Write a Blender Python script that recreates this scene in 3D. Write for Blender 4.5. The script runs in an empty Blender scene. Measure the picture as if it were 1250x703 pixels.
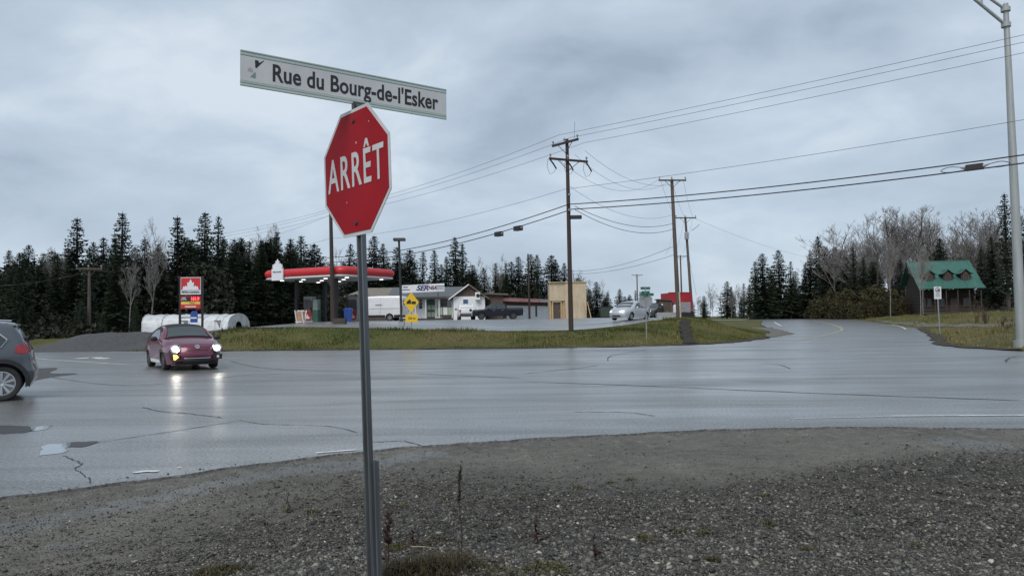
import bpy, bmesh, math, random
import numpy as np
from mathutils import Vector, Matrix

RND = random.Random(11)
NR = np.random.default_rng(5)
SC = bpy.context.scene
COL = SC.collection
rad = math.radians

# ------------------------------------------------------------------ camera
FPX, CX, CY = 900.0, 625.0, 351.5
PITCH, ROLL, EYE = math.atan(36.5 / 900), rad(0.7), 1.6
_f = Vector((0, math.cos(PITCH), math.sin(PITCH)))
_r0 = Vector((1, 0, 0)); _u0 = Vector((0, -math.sin(PITCH), math.cos(PITCH)))
_r = _r0 * math.cos(ROLL) - _u0 * math.sin(ROLL)
_u = _u0 * math.cos(ROLL) + _r0 * math.sin(ROLL)
camd = bpy.data.cameras.new('camera'); cam = bpy.data.objects.new('camera', camd); COL.objects.link(cam)
camd.sensor_width = 36; camd.lens = FPX / 1250 * 36; camd.clip_start = 0.05; camd.clip_end = 3000
cam.matrix_world = Matrix(((_r.x, _u.x, -_f.x, 0), (_r.y, _u.y, -_f.y, 0), (_r.z, _u.z, -_f.z, EYE), (0, 0, 0, 1)))
SC.camera = cam
CAM = Vector((0, 0, EYE))

# ------------------------------------------------------------------ sky and sun
w = bpy.data.worlds.new('World'); SC.world = w; w.use_nodes = True
nt = w.node_tree; nt.nodes.clear()
def N(tree, t, **kw):
    n = tree.nodes.new(t)
    for k, v in kw.items(): setattr(n, k, v)
    return n
SUN_EL, SUN_AZ = rad(48), rad(200)
sky = N(nt, 'ShaderNodeTexSky', sky_type='NISHITA', sun_disc=False); sky.sun_elevation = SUN_EL; sky.sun_rotation = SUN_AZ
tc = N(nt, 'ShaderNodeTexCoord'); sep = N(nt, 'ShaderNodeSeparateXYZ'); nt.links.new(tc.outputs['Generated'], sep.inputs[0])
def M(op, a, b=None, c=None, tree=None, clamp=False):
    t = tree or nt
    n = N(t, 'ShaderNodeMath', operation=op, use_clamp=clamp)
    for i, x in enumerate((a, b, c)):
        if x is None: continue
        if isinstance(x, (int, float)): n.inputs[i].default_value = x
        else: t.links.new(x, n.inputs[i])
    return n.outputs[0]
zz = M('ADD', M('MAXIMUM', sep.outputs[2], 0.0), 0.42)
cmb = N(nt, 'ShaderNodeCombineXYZ')
nt.links.new(M('DIVIDE', sep.outputs[0], zz), cmb.inputs[0]); nt.links.new(M('DIVIDE', sep.outputs[1], zz), cmb.inputs[1])
n1 = N(nt, 'ShaderNodeTexNoise'); n1.inputs['Scale'].default_value = 1.5; n1.inputs['Detail'].default_value = 5; n1.inputs['Roughness'].default_value = 0.5; n1.inputs['Distortion'].default_value = 0.5
n2 = N(nt, 'ShaderNodeTexNoise'); n2.inputs['Scale'].default_value = 4.0; n2.inputs['Detail'].default_value = 6; n2.inputs['Roughness'].default_value = 0.55; n2.inputs['Distortion'].default_value = 0.35
mp = N(nt, 'ShaderNodeMapping'); mp.inputs['Location'].default_value = (3.1, 1.7, 0.4); mp.inputs['Scale'].default_value = (1.0, 1.25, 1)
nt.links.new(cmb.outputs[0], mp.inputs[0]); nt.links.new(mp.outputs[0], n1.inputs['Vector']); nt.links.new(mp.outputs[0], n2.inputs['Vector'])
mix = M('ADD', M('MULTIPLY', n1.outputs['Fac'], 0.66), M('MULTIPLY', n2.outputs['Fac'], 0.34))
rp = N(nt, 'ShaderNodeValToRGB'); nt.links.new(mix, rp.inputs[0])
e = rp.color_ramp.elements
e[0].position = 0.37; e[0].color = (0.232, 0.286, 0.354, 1)
e[1].position = 0.64; e[1].color = (0.460, 0.512, 0.568, 1)
m_ = e.new(0.45); m_.color = (0.293, 0.354, 0.427, 1)
m_ = e.new(0.54); m_.color = (0.350, 0.414, 0.486, 1)
hz = N(nt, 'ShaderNodeMapRange'); hz.inputs['From Min'].default_value = 0.30; hz.inputs['From Max'].default_value = -0.02
nt.links.new(sep.outputs[2], hz.inputs['Value'])
hm = N(nt, 'ShaderNodeMix', data_type='RGBA'); nt.links.new(M('MULTIPLY', hz.outputs[0], 0.6), hm.inputs['Factor'])
nt.links.new(rp.outputs[0], hm.inputs['A']); hm.inputs['B'].default_value = (0.356, 0.422, 0.498, 1)
sc_ = N(nt, 'ShaderNodeVectorMath', operation='SCALE'); nt.links.new(hm.outputs['Result'], sc_.inputs[0]); sc_.inputs['Scale'].default_value = 10.0
mm = N(nt, 'ShaderNodeMix', data_type='RGBA'); mm.inputs['Factor'].default_value = 0.94
nt.links.new(sky.outputs[0], mm.inputs['A']); nt.links.new(sc_.outputs[0], mm.inputs['B'])
bg = N(nt, 'ShaderNodeBackground'); bg.inputs['Strength'].default_value = 0.1; nt.links.new(mm.outputs['Result'], bg.inputs[0])
wo = N(nt, 'ShaderNodeOutputWorld'); nt.links.new(bg.outputs[0], wo.inputs[0])
sl = bpy.data.lights.new('sun', 'SUN'); sl.energy = 1.5; sl.angle = rad(35); sl.color = (1, 0.965, 0.92)
so = bpy.data.objects.new('sun', sl); COL.objects.link(so)
sd = Vector((math.sin(SUN_AZ) * math.cos(SUN_EL), math.cos(SUN_AZ) * math.cos(SUN_EL), math.sin(SUN_EL)))
so.rotation_euler = sd.to_track_quat('Z', 'Y').to_euler(); so.location = (0, -10, 40)
vs = SC.view_settings; vs.view_transform = 'Standard'; vs.look = 'None'; vs.exposure = 0.60; vs.gamma = 1; vs.use_curve_mapping = False

# ------------------------------------------------------------------ materials
MATS = {}
def pmat(name, col, rough=0.6, metal=0.0, var=0.2, scale=3.0, bump=0.0, bscale=60.0, coat=0.0, col2=None, spec=0.5, detail=5, emit=None, estr=0, sc3=(1, 1, 1), rvar=0.0, objrand=0.0):
    if name in MATS: return MATS[name]
    m = bpy.data.materials.new(name); m.use_nodes = True; t = m.node_tree; b = t.nodes['Principled BSDF']
    tc = N(t, 'ShaderNodeTexCoord'); mp = N(t, 'ShaderNodeMapping'); mp.inputs['Scale'].default_value = sc3
    t.links.new(tc.outputs['Object'], mp.inputs[0])
    n = N(t, 'ShaderNodeTexNoise'); n.inputs['Scale'].default_value = scale; n.inputs['Detail'].default_value = detail; n.inputs['Roughness'].default_value = 0.6
    t.links.new(mp.outputs[0], n.inputs['Vector'])
    r = N(t, 'ShaderNodeValToRGB'); t.links.new(n.outputs['Fac'], r.inputs[0])
    c2 = col2 or tuple(c * (1 - var) for c in col); c1 = col if col2 else tuple(min(1, c * (1 + var)) for c in col)
    r.color_ramp.elements[0].position = 0.33; r.color_ramp.elements[0].color = (*c2, 1)
    r.color_ramp.elements[1].position = 0.67; r.color_ramp.elements[1].color = (*c1, 1)
    out = r.outputs[0]
    if objrand:
        oi = N(t, 'ShaderNodeObjectInfo'); hs = N(t, 'ShaderNodeHueSaturation')
        mr = N(t, 'ShaderNodeMapRange'); mr.inputs['To Min'].default_value = 1 - objrand; mr.inputs['To Max'].default_value = 1 + objrand
        t.links.new(oi.outputs['Random'], mr.inputs['Value']); t.links.new(mr.outputs[0], hs.inputs['Value']); t.links.new(out, hs.inputs['Color']); out = hs.outputs[0]
    t.links.new(out, b.inputs['Base Color'])
    b.inputs['Roughness'].default_value = rough; b.inputs['Metallic'].default_value = metal
    b.inputs['Coat Weight'].default_value = coat; b.inputs['Coat Roughness'].default_value = 0.06
    b.inputs['Specular IOR Level'].default_value = spec
    if rvar:
        mr = N(t, 'ShaderNodeMapRange'); mr.inputs['To Min'].default_value = max(0.02, rough - rvar); mr.inputs['To Max'].default_value = min(1, rough + rvar)
        t.links.new(n.outputs['Fac'], mr.inputs['Value']); t.links.new(mr.outputs[0], b.inputs['Roughness'])
    if emit: b.inputs['Emission Color'].default_value = (*emit, 1); b.inputs['Emission Strength'].default_value = estr
    if bump:
        n2 = N(t, 'ShaderNodeTexNoise'); n2.inputs['Scale'].default_value = bscale; n2.inputs['Detail'].default_value = 4
        t.links.new(mp.outputs[0], n2.inputs['Vector'])
        bp = N(t, 'ShaderNodeBump'); bp.inputs['Strength'].default_value = bump; bp.inputs['Distance'].default_value = 0.02
        t.links.new(n2.outputs['Fac'], bp.inputs['Height']); t.links.new(bp.outputs[0], b.inputs['Normal'])
    MATS[name] = m
    return m

# ------------------------------------------------------------------ geometry helpers
def tag(o, label=None, cat=None, group=None, kind=None):
    if label: o['label'] = label
    if cat: o['category'] = cat
    if group: o['group'] = group
    if kind: o['kind'] = kind
    return o
def thing(name, label, cat, loc=(0, 0, 0), rz=0, group=None):
    o = bpy.data.objects.new(name, None); COL.objects.link(o); o.empty_display_size = 0.3
    o.location = loc; o.rotation_euler = (0, 0, rz)
    return tag(o, label, cat, group)
def link(name, me, mat=None, parent=None, smooth=None):
    if mat is not None: me.materials.clear(); me.materials.append(mat)
    if smooth is not None:
        me.polygons.foreach_set('use_smooth', [True] * len(me.polygons))
        if smooth < 179: me.set_sharp_from_angle(angle=rad(smooth))
    o = bpy.data.objects.new(name, me); COL.objects.link(o); o.parent = parent
    return o
def np_mesh(name, V, F):
    V = np.asarray(V, np.float32); F = np.asarray(F, np.int32)
    me = bpy.data.meshes.new(name); me.vertices.add(len(V)); me.vertices.foreach_set('co', V.ravel())
    k = F.shape[1]; me.loops.add(F.size); me.loops.foreach_set('vertex_index', F.ravel())
    me.polygons.add(len(F)); me.polygons.foreach_set('loop_start', np.arange(0, F.size, k, dtype=np.int32))
    me.update(calc_edges=True); me.validate()
    return me
class MB:
    def __init__(s): s.v = []; s.f = []
    def add(s, vs, fs):
        b = len(s.v); s.v += [tuple(v) for v in vs]; s.f += [tuple(i + b for i in f) for f in fs]; return s
    def box(s, c, d, rot=None):
        x, y, z = (q / 2 for q in d); c = Vector(c)
        vs = [Vector(p) for p in ((-x, -y, -z), (x, -y, -z), (x, y, -z), (-x, y, -z), (-x, -y, z), (x, -y, z), (x, y, z), (-x, y, z))]
        if rot is not None: vs = [rot @ v for v in vs]
        return s.add([v + c for v in vs], [(0, 3, 2, 1), (4, 5, 6, 7), (0, 1, 5, 4), (1, 2, 6, 5), (2, 3, 7, 6), (3, 0, 4, 7)])
    def tube(s, pts, r, n=8, cap=True):
        pts = [Vector(p) for p in pts]; rs = r if isinstance(r, (list, tuple)) else [r] * len(pts)
        vs = []; up = None
        for i, p in enumerate(pts):
            d = (pts[min(i + 1, len(pts) - 1)] - pts[max(i - 1, 0)]).normalized()
            if up is None: up = Vector((0, 0, 1)) if abs(d.z) < 0.9 else Vector((1, 0, 0))
            a = d.cross(up).normalized(); b = a.cross(d).normalized(); up = b
            for k in range(n):
                t = 2 * math.pi * k / n; vs.append(p + (a * math.cos(t) + b * math.sin(t)) * rs[i])
        fs = []
        for i in range(len(pts) - 1):
            for k in range(n):
                k2 = (k + 1) % n; fs.append((i * n + k, i * n + k2, (i + 1) * n + k2, (i + 1) * n + k))
        if cap: fs.append(tuple(range(n - 1, -1, -1))); fs.append(tuple(range((len(pts) - 1) * n, len(pts) * n)))
        return s.add(vs, fs)
    def lathe(s, prof, n=24, mat=None):
        vs = []; fs = []
        for r, z in prof:
            for k in range(n):
                t = 2 * math.pi * k / n; v = Vector((r * math.cos(t), r * math.sin(t), z)); vs.append(mat @ v if mat else v)
        for i in range(len(prof) - 1):
            for k in range(n):
                k2 = (k + 1) % n; fs.append((i * n + k, i * n + k2, (i + 1) * n + k2, (i + 1) * n + k))
        fs.append(tuple(range(n - 1, -1, -1))); fs.append(tuple(range((len(prof) - 1) * n, len(prof) * n)))
        return s.add(vs, fs)
    def prism(s, poly, y0, y1, mat=None):   # polygon in local (x, z), extruded along y
        n = len(poly); vs = [Vector((x, y0, z)) for x, z in poly] + [Vector((x, y1, z)) for x, z in poly]
        if mat: vs = [mat @ v for v in vs]
        fs = [tuple(range(n)), tuple(range(2 * n - 1, n - 1, -1))] + [(i, i + n, (i + 1) % n + n, (i + 1) % n) for i in range(n)]
        return s.add(vs, fs)
    def loft(s, rings, cap=True):
        n = len(rings[0]); vs = [p for r in rings for p in r]; fs = []
        for i in range(len(rings) - 1):
            for k in range(n):
                k2 = (k + 1) % n; fs.append((i * n + k, i * n + k2, (i + 1) * n + k2, (i + 1) * n + k))
        if cap: fs.append(tuple(range(n - 1, -1, -1))); fs.append(tuple(range((len(rings) - 1) * n, len(rings) * n)))
        return s.add(vs, fs)
    def build(s, name, mat, parent=None, smooth=None, bevel=0, fix=True):
        me = bpy.data.meshes.new(name); me.from_pydata(s.v, [], s.f)
        if fix:
            bm = bmesh.new(); bm.from_mesh(me); bmesh.ops.recalc_face_normals(bm, faces=bm.faces); bm.to_mesh(me); bm.free()
        o = link(name, me, mat, parent, smooth)
        if bevel:
            b = o.modifiers.new('bevel', 'BEVEL'); b.width = bevel; b.segments = 2; b.limit_method = 'ANGLE'
        return o
def box(name, c, d, mat, parent=None, bevel=0, rot=None): return MB().box(c, d, rot).build(name, mat, parent, bevel=bevel)
def tube(name, pts, r, mat, parent=None, n=8, smooth=50): return MB().tube(pts, r, n).build(name, mat, parent, smooth=smooth)
RX = Matrix.Rotation(rad(90), 4, 'X')
def text(s, size, mat, parent, loc, name='lettering', xs=1.0, bold=0.0, shear=0.0, depth=0.002, align='CENTER', space=1.0, rz=0):
    cu = bpy.data.curves.new('t', 'FONT'); cu.body = s; cu.size = size; cu.align_x = align; cu.align_y = 'CENTER'
    cu.offset = bold; cu.shear = shear; cu.extrude = depth; cu.space_character = space; cu.resolution_u = 6
    o = bpy.data.objects.new('t', cu); COL.objects.link(o); dg = bpy.context.evaluated_depsgraph_get(); dg.update()
    me = bpy.data.meshes.new_from_object(o.evaluated_get(dg)); bpy.data.objects.remove(o); bpy.data.curves.remove(cu)
    me.transform(Matrix.Translation(loc) @ Matrix.Rotation(rz, 4, 'Z') @ RX @ Matrix.Diagonal((xs, 1, 1, 1)))
    return link(name, me, mat, parent)
def copy_tree(o, parent=None):
    c = o.copy(); COL.objects.link(c); c.parent = parent
    for ch in o.children: copy_tree(ch, c)
    return c

# ------------------------------------------------------------------ terrain and pixel -> world
def sstep(a, b, x):
    t = np.clip((np.asarray(x, float) - a) / (b - a), 0, 1); return t * t * (3 - 2 * t)
def sdf(X, Y, poly):
    X = np.asarray(X, float); Y = np.asarray(Y, float); d = np.full(X.shape, 1e9); ins = np.zeros(X.shape, bool)
    for i in range(len(poly)):
        (ax, ay), (bx, by) = poly[i], poly[(i + 1) % len(poly)]
        ex, ey = bx - ax, by - ay
        t = np.clip(((X - ax) * ex + (Y - ay) * ey) / (ex * ex + ey * ey), 0, 1)
        d = np.minimum(d, np.hypot(X - ax - t * ex, Y - ay - t * ey))
        c = ((ay > Y) != (by > Y)) & (X < ex * (Y - ay) / (ey if ey else 1e-9) + ax)
        ins ^= c
    return np.where(ins, d, -d)
LOT = [(-31, 47), (-24, 41.5), (-16, 40), (3, 38.8), (9, 40.5), (13, 44), (18, 52), (21.4, 62), (23.9, 75), (26, 90), (24, 112), (10, 145), (-60, 145), (-60, 75), (-40, 53)]
LAWN = [(20.8, 30), (21.3, 36.5), (27.2, 47.5), (38.6, 70), (44, 84), (52, 108), (60, 128), (72, 150), (220, 220), (260, 20), (60, 26), (26, 28.5)]
def Rd(X, Y): return 0.75 * sstep(50, 130, Y) * sstep(8, 20, X)
def wob(X, Y): return 0.06 * np.sin(X * 0.9 + 1.3 * np.sin(Y * 0.5)) + 0.05 * np.sin(Y * 1.1 + X * 0.37) + 0.03 * np.sin(X * 2.3 - Y * 1.7)
def H(X, Y):
    X = np.asarray(X, float); Y = np.asarray(Y, float)
    s = sdf(X, Y, LOT); sl_ = sdf(X, Y, LAWN)
    top = 0.72 + 0.43 * (1 - sstep(-14, 1, X)) * sstep(-23, -16, X) + 0.02 * np.clip(Y - 46, 0, 35) * sstep(-26, -16, X) + 0.36 * sstep(3.5, 12, X)
    top = np.minimum(top, 1.42)
    bank = sstep(0, 6.5, s) * top * (s > 0)
    bank = bank + wob(X, Y) * sstep(0.5, 2, s) * (1 - sstep(4.5, 6.5, s))
    h = np.maximum(Rd(X, Y), bank)
    lawn = Rd(X, Y) + 0.35 * sstep(0, 4, sl_) + np.minimum(0.045 * np.clip(sl_, 0, 100), 2.0) + wob(X * .6, Y * .6) * 1.2 * sstep(0.5, 4, sl_)
    h = np.where(sl_ > 0, lawn, h)
    fl = sstep(-22, -34, X) * sstep(44, 56, Y) * 0.35     # forest floor on the left
    return np.maximum(h, fl)
def h1(x, y): return float(H(np.array([x]), np.array([y]))[0])
def ray(px, py): return _f + _r * ((px - CX) / FPX) - _u * ((py - CY) / FPX)
def P(px, py, y): d = ray(px, py); return CAM + d * (y / d.y)
def G(px, py, z=0.0): d = ray(px, py); return CAM + d * ((z - EYE) / d.z)
def GX(px, y):                       # ground point at depth y in pixel column px
    x = P(px, 390, y).x; z = h1(x, y); d = ray(px, 390 )
    return Vector((x, y, z))
def GH(px, py, y0=5, y1=260):
    d = ray(px, py); d = d / d.y; ys = np.linspace(y0, y1, 4000)
    X = d.x * ys; Z = EYE + d.z * ys; k = np.argmax(Z <= H(X, ys))
    y = ys[k] if k else y1
    return Vector((d.x * y, y, h1(d.x * y, y)))
def polybm(poly, step, x0=None):
    bm = bmesh.new(); bm.faces.new([bm.verts.new((x, y, 0)) for x, y in poly])
    xs = [p[0] for p in poly]; ys = [p[1] for p in poly]
    def cut(ax, lo, hi):
        k = math.floor(lo / step) + 1
        while k * step < hi:
            co = [0, 0, 0]; no = [0, 0, 0]; co[ax] = k * step; no[ax] = 1
            bmesh.ops.bisect_plane(bm, geom=bm.verts[:] + bm.edges[:] + bm.faces[:], plane_co=co, plane_no=no, dist=1e-5); k += 1
    cut(0, min(xs), max(xs)); cut(1, min(ys), max(ys))
    return bm
def sheet(name, poly, mat, off, step=2.0, kind='structure', skirt=0, parent=None, zf=None):
    bm = polybm(poly, step)
    if zf is None: zf = H
    vs = bm.verts[:]; Z = zf(np.array([v.co.x for v in vs]), np.array([v.co.y for v in vs])) + off
    if skirt:
        be = [e for e in bm.edges if e.is_boundary]
        r = bmesh.ops.extrude_edge_only(bm, edges=be)
        for v, z in zip(vs, Z): v.co.z = z
        for g in r['geom']:
            if isinstance(g, bmesh.types.BMVert): g.co.z = zf(np.array([g.co.x]), np.array([g.co.y]))[0] + off - skirt
    else:
        for v, z in zip(vs, Z): v.co.z = z
    bmesh.ops.triangulate(bm, faces=[f for f in bm.faces if len(f.verts) > 4])
    bmesh.ops.recalc_face_normals(bm, faces=bm.faces)
    me = bpy.data.meshes.new(name); bm.to_mesh(me); bm.free()
    if len(me.polygons) and me.polygons[0].normal.z < 0 and not skirt: me.flip_normals()
    o = link(name, me, mat, parent)
    if kind: o['kind'] = kind
    return o
def smooth_line(pts, k=6):
    P_ = [Vector((*p, 0)) if len(p) == 2 else Vector(p) for p in pts]; out = []
    for i in range(len(P_) - 1):
        a, b, c, d = P_[max(i - 1, 0)], P_[i], P_[i + 1], P_[min(i + 2, len(P_) - 1)]
        for j in range(k):
            t = j / k
            out.append(0.5 * (2 * b + (c - a) * t + (2 * a - 5 * b + 4 * c - d) * t * t + (3 * b - a - 3 * c + d) * t ** 3))
    out.append(P_[-1]); return out
def ribbon(pts, wd, jit=0.0, ends=False):
    L = []; Rr = []
    for i, p in enumerate(pts):
        d = (pts[min(i + 1, len(pts) - 1)] - pts[max(i - 1, 0)]); d.z = 0; d.normalize(); n = Vector((-d.y, d.x, 0))
        k = wd * (1 + jit * RND.uniform(-1, 1))
        if ends and i in (0, len(pts) - 1): k *= 0.25
        L.append(p + n * k / 2); Rr.append(p - n * k / 2)
    return L, Rr
def strip(name, pts, wd, mat, off, jit=0.0, kind='structure', zf=None, ends=False):
    L, Rr = ribbon(pts, wd, jit, ends); zf = zf or h1; vs = []
    for a, b in zip(L, Rr): vs += [(a.x, a.y, zf(a.x, a.y) + off), (b.x, b.y, zf(b.x, b.y) + off)]
    fs = [(2 * i, 2 * i + 1, 2 * i + 3, 2 * i + 2) for i in range(len(pts) - 1)]
    me = bpy.data.meshes.new(name); me.from_pydata(vs, [], fs); me.update()
    if me.polygons[0].normal.z < 0: me.flip_normals()
    o = link(name, me, mat)
    if kind: o['kind'] = kind
    return o
# ------------------------------------------------------------------ setting materials
def node_mat(name):
    m = bpy.data.materials.new(name); m.use_nodes = True; t = m.node_tree
    return m, t, t.nodes['Principled BSDF']
def noise(t, vec, sc, det=5, ro=0.6, dist=0.0):
    n = N(t, 'ShaderNodeTexNoise'); n.inputs['Scale'].default_value = sc; n.inputs['Detail'].default_value = det
    n.inputs['Roughness'].default_value = ro; n.inputs['Distortion'].default_value = dist
    t.links.new(vec, n.inputs['Vector']); return n.outputs['Fac']
def ramp(t, f, stops):
    r = N(t, 'ShaderNodeValToRGB'); t.links.new(f, r.inputs[0]); el = r.color_ramp.elements
    el[0].position, el[0].color = stops[0][0], (*stops[0][1], 1); el[1].position, el[1].color = stops[-1][0], (*stops[-1][1], 1)
    for p, c in stops[1:-1]: q = el.new(p); q.color = (*c, 1)
    return r.outputs[0]
def mrange(t, f, a, b, c, d):
    n = N(t, 'ShaderNodeMapRange'); t.links.new(f, n.inputs['Value'])
    for k, v in zip(('From Min', 'From Max', 'To Min', 'To Max'), (a, b, c, d)): n.inputs[k].default_value = v
    return n.outputs[0]
def mixc(t, f, a, b):
    n = N(t, 'ShaderNodeMix', data_type='RGBA')
    if isinstance(f, (int, float)): n.inputs['Factor'].default_value = f
    else: t.links.new(f, n.inputs['Factor'])
    for x, i in ((a, 'A'), (b, 'B')):
        if isinstance(x, tuple): n.inputs[i].default_value = (*x, 1)
        else: t.links.new(x, n.inputs[i])
    return n.outputs['Result']
def bumpn(t, b, h, st, dist):
    n = N(t, 'ShaderNodeBump'); n.inputs['Strength'].default_value = st; n.inputs['Distance'].default_value = dist
    t.links.new(h, n.inputs['Height']); t.links.new(n.outputs[0], b.inputs['Normal'])

def asphalt(name, wet=1.0, light=1.0):
    m, t, b = node_mat(name); tc = N(t, 'ShaderNodeTexCoord').outputs['Object']
    mp = N(t, 'ShaderNodeMapping'); mp.inputs['Rotation'].default_value = (0, 0, rad(-8)); mp.inputs['Scale'].default_value = (0.10, 0.75, 1); t.links.new(tc, mp.inputs[0])
    streak = noise(t, mp.outputs[0], 1.0, 5, 0.62, 0.6)
    patch = noise(t, tc, 0.22, 5, 0.6, 0.5); grain = noise(t, tc, 26, 6, 0.82); mid = noise(t, tc, 14, 4, 0.65)
    c = ramp(t, M('ADD', M('MULTIPLY', patch, .5, tree=t), M('MULTIPLY', streak, .5, tree=t), tree=t), [(0.35, (0.095 * light, 0.096 * light, 0.092 * light)), (0.65, (0.195 * light, 0.195 * light, 0.187 * light))])
    g = ramp(t, grain, [(0.40, (0.30, 0.30, 0.30)), (0.52, (0.95, 0.95, 0.95)), (0.64, (2.0, 1.98, 1.94))])
    mu = N(t, 'ShaderNodeMix', data_type='RGBA', blend_type='MULTIPLY'); mu.inputs['Factor'].default_value = 1
    t.links.new(c, mu.inputs['A']); t.links.new(g, mu.inputs['B'])
    t.links.new(mu.outputs['Result'], b.inputs['Base Color'])
    wetf = M('ADD', M('MULTIPLY', streak, 0.6, tree=t), M('MULTIPLY', patch, 0.4, tree=t), tree=t)
    t.links.new(mrange(t, M('ADD', M('MULTIPLY', wetf, 0.75, tree=t), M('MULTIPLY', grain, 0.25, tree=t), tree=t), 0.40, 0.60, 0.48 * wet, 0.26 * wet), b.inputs['Roughness'])
    b.inputs['Specular IOR Level'].default_value = 1.0
    hgt = M('ADD', M('MULTIPLY', grain, 0.5, tree=t), M('MULTIPLY', mid, 0.9, tree=t), tree=t)
    t.links.new(mrange(t, M('ADD', M('MULTIPLY', streak, 0.45, tree=t), M('MULTIPLY', grain, 0.55, tree=t), tree=t), 0.40, 0.58, 0.15, 1.0), b.inputs['Coat Weight']); b.inputs['Coat Roughness'].default_value = 0.29; b.inputs['Coat IOR'].default_value = 1.6
    bumpn(t, b, hgt, 0.45, 0.007)
    n_ = N(t, 'ShaderNodeBump'); n_.inputs['Strength'].default_value = 0.5; n_.inputs['Distance'].default_value = 0.006; t.links.new(hgt, n_.inputs['Height']); t.links.new(n_.outputs[0], b.inputs['Coat Normal'])
    return m
M_road = asphalt('wet_asphalt'); M_lot = asphalt('lot_asphalt', 1.15, 1.1)

def grassmat():
    m, t, b = node_mat('autumn_grass'); tc = N(t, 'ShaderNodeTexCoord').outputs['Object']
    a = noise(t, tc, 0.16, 6, 0.65, 0.4); f = noise(t, tc, 3.5, 5, 0.7); ff = noise(t, tc, 22, 3, 0.7)
    mixf = M('ADD', M('MULTIPLY', a, 0.62, tree=t), M('MULTIPLY', f, 0.38, tree=t), tree=t)
    c = ramp(t, mixf, [(0.34, (0.040, 0.052, 0.014)), (0.44, (0.075, 0.088, 0.020)), (0.52, (0.115, 0.108, 0.034)), (0.60, (0.135, 0.105, 0.045)), (0.68, (0.095, 0.070, 0.034))])
    c = mixc(t, mrange(t, ff, 0.35, 0.6, 0.45, 0.0), c, (0.03, 0.028, 0.012))
    t.links.new(c, b.inputs['Base Color']); b.inputs['Roughness'].default_value = 0.85; b.inputs['Specular IOR Level'].default_value = 0.2
    bumpn(t, b, M('ADD', f, ff, tree=t), 0.6, 0.08)
    return m
M_grass = grassmat()
def blademat(name, stops, rough=0.7):
    m, t, b = node_mat(name); at = N(t, 'ShaderNodeAttribute', attribute_name='tone')
    t.links.new(ramp(t, at.outputs['Fac'], stops), b.inputs['Base Color']); b.inputs['Roughness'].default_value = rough; b.inputs['Specular IOR Level'].default_value = 0.25
    return m
def gravelmat():
    m, t, b = node_mat('packed_gravel'); tc = N(t, 'ShaderNodeTexCoord').outputs['Object']
    big = noise(t, tc, 0.55, 6, 0.62, 0.4); md = noise(t, tc, 5, 6, 0.7); fine = noise(t, tc, 70, 4, 0.75)
    vo = N(t, 'ShaderNodeTexVoronoi'); vo.inputs['Scale'].default_value = 38; t.links.new(tc, vo.inputs['Vector'])
    vo2 = N(t, 'ShaderNodeTexVoronoi'); vo2.inputs['Scale'].default_value = 95; t.links.new(tc, vo2.inputs['Vector'])
    c = ramp(t, M('ADD', M('MULTIPLY', big, 0.5, tree=t), M('MULTIPLY', md, 0.5, tree=t), tree=t), [(0.36, (0.096, 0.088, 0.070)), (0.5, (0.192, 0.177, 0.142)), (0.66, (0.300, 0.280, 0.228))])
    st = N(t, 'ShaderNodeSeparateColor'); t.links.new(vo.outputs['Color'], st.inputs[0])
    st2 = N(t, 'ShaderNodeSeparateColor'); t.links.new(vo2.outputs['Color'], st2.inputs[0])
    c = mixc(t, mrange(t, st.outputs[0], 0.55, 1.0, 0, 0.45), c, (0.075, 0.070, 0.060))
    c = mixc(t, mrange(t, st2.outputs[1], 0.72, 1.0, 0, 0.6), c, (0.25, 0.24, 0.22))
    c = mixc(t, mrange(t, fine, 0.40, 0.60, 0.5, 0.0), c, (0.05, 0.048, 0.045))
    wet = N(t, 'ShaderNodeAttribute', attribute_name='wet').outputs['Fac']
    wn = M('ADD', wet, M('MULTIPLY', M('SUBTRACT', md, 0.52, tree=t), 2.6, tree=t), tree=t)
    wm = mrange(t, wn, 0.42, 0.66, 0, 1)
    c = mixc(t, M('MULTIPLY', wm, 0.45, tree=t), c, (0.04, 0.042, 0.043))
    lo = N(t, 'ShaderNodeAttribute', attribute_name='loose').outputs['Fac']
    c = mixc(t, M('MULTIPLY', lo, 0.70, tree=t), c, (0.034, 0.030, 0.025))  # ground colour darkened to imitate shade in the gaps between loose stones
    t.links.new(c, b.inputs['Base Color'])
    t.links.new(mrange(t, wm, 0, 1, 0.72, 0.26), b.inputs['Roughness']); b.inputs['Specular IOR Level'].default_value = 0.4
    hh = M('ADD', M('MULTIPLY', vo.outputs['Distance'], -1.2, tree=t), M('ADD', M('MULTIPLY', vo2.outputs['Distance'], -0.7, tree=t), M('MULTIPLY', fine, 0.9, tree=t), tree=t), tree=t)
    n = N(t, 'ShaderNodeBump'); n.inputs['Distance'].default_value = 0.03
    t.links.new(mrange(t, wm, 0, 1, 0.8, 0.30), n.inputs['Strength']); t.links.new(hh, n.inputs['Height']); t.links.new(n.outputs[0], b.inputs['Normal'])
    return m
M_gravel = gravelmat()
M_water = pmat('puddle_water', (0.03, 0.032, 0.035), rough=0.03, var=0.1, coat=1.0, spec=1.0)
M_crack = pmat('tar_crack', (0.026, 0.026, 0.026), rough=0.5, var=0.3, scale=8)
M_white_line = pmat('worn_white_paint', (0.80, 0.80, 0.77), rough=0.4, col2=(0.42, 0.42, 0.41), scale=9, var=0.2)
M_yellow_line = pmat('worn_yellow_paint', (0.46, 0.38, 0.20), rough=0.45, col2=(0.22, 0.20, 0.15), scale=6)
M_path = pmat('dark_wet_path', (0.062, 0.056, 0.047), rough=0.9, col2=(0.022, 0.020, 0.017), scale=3, bump=0.8, bscale=10, spec=.08)
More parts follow.
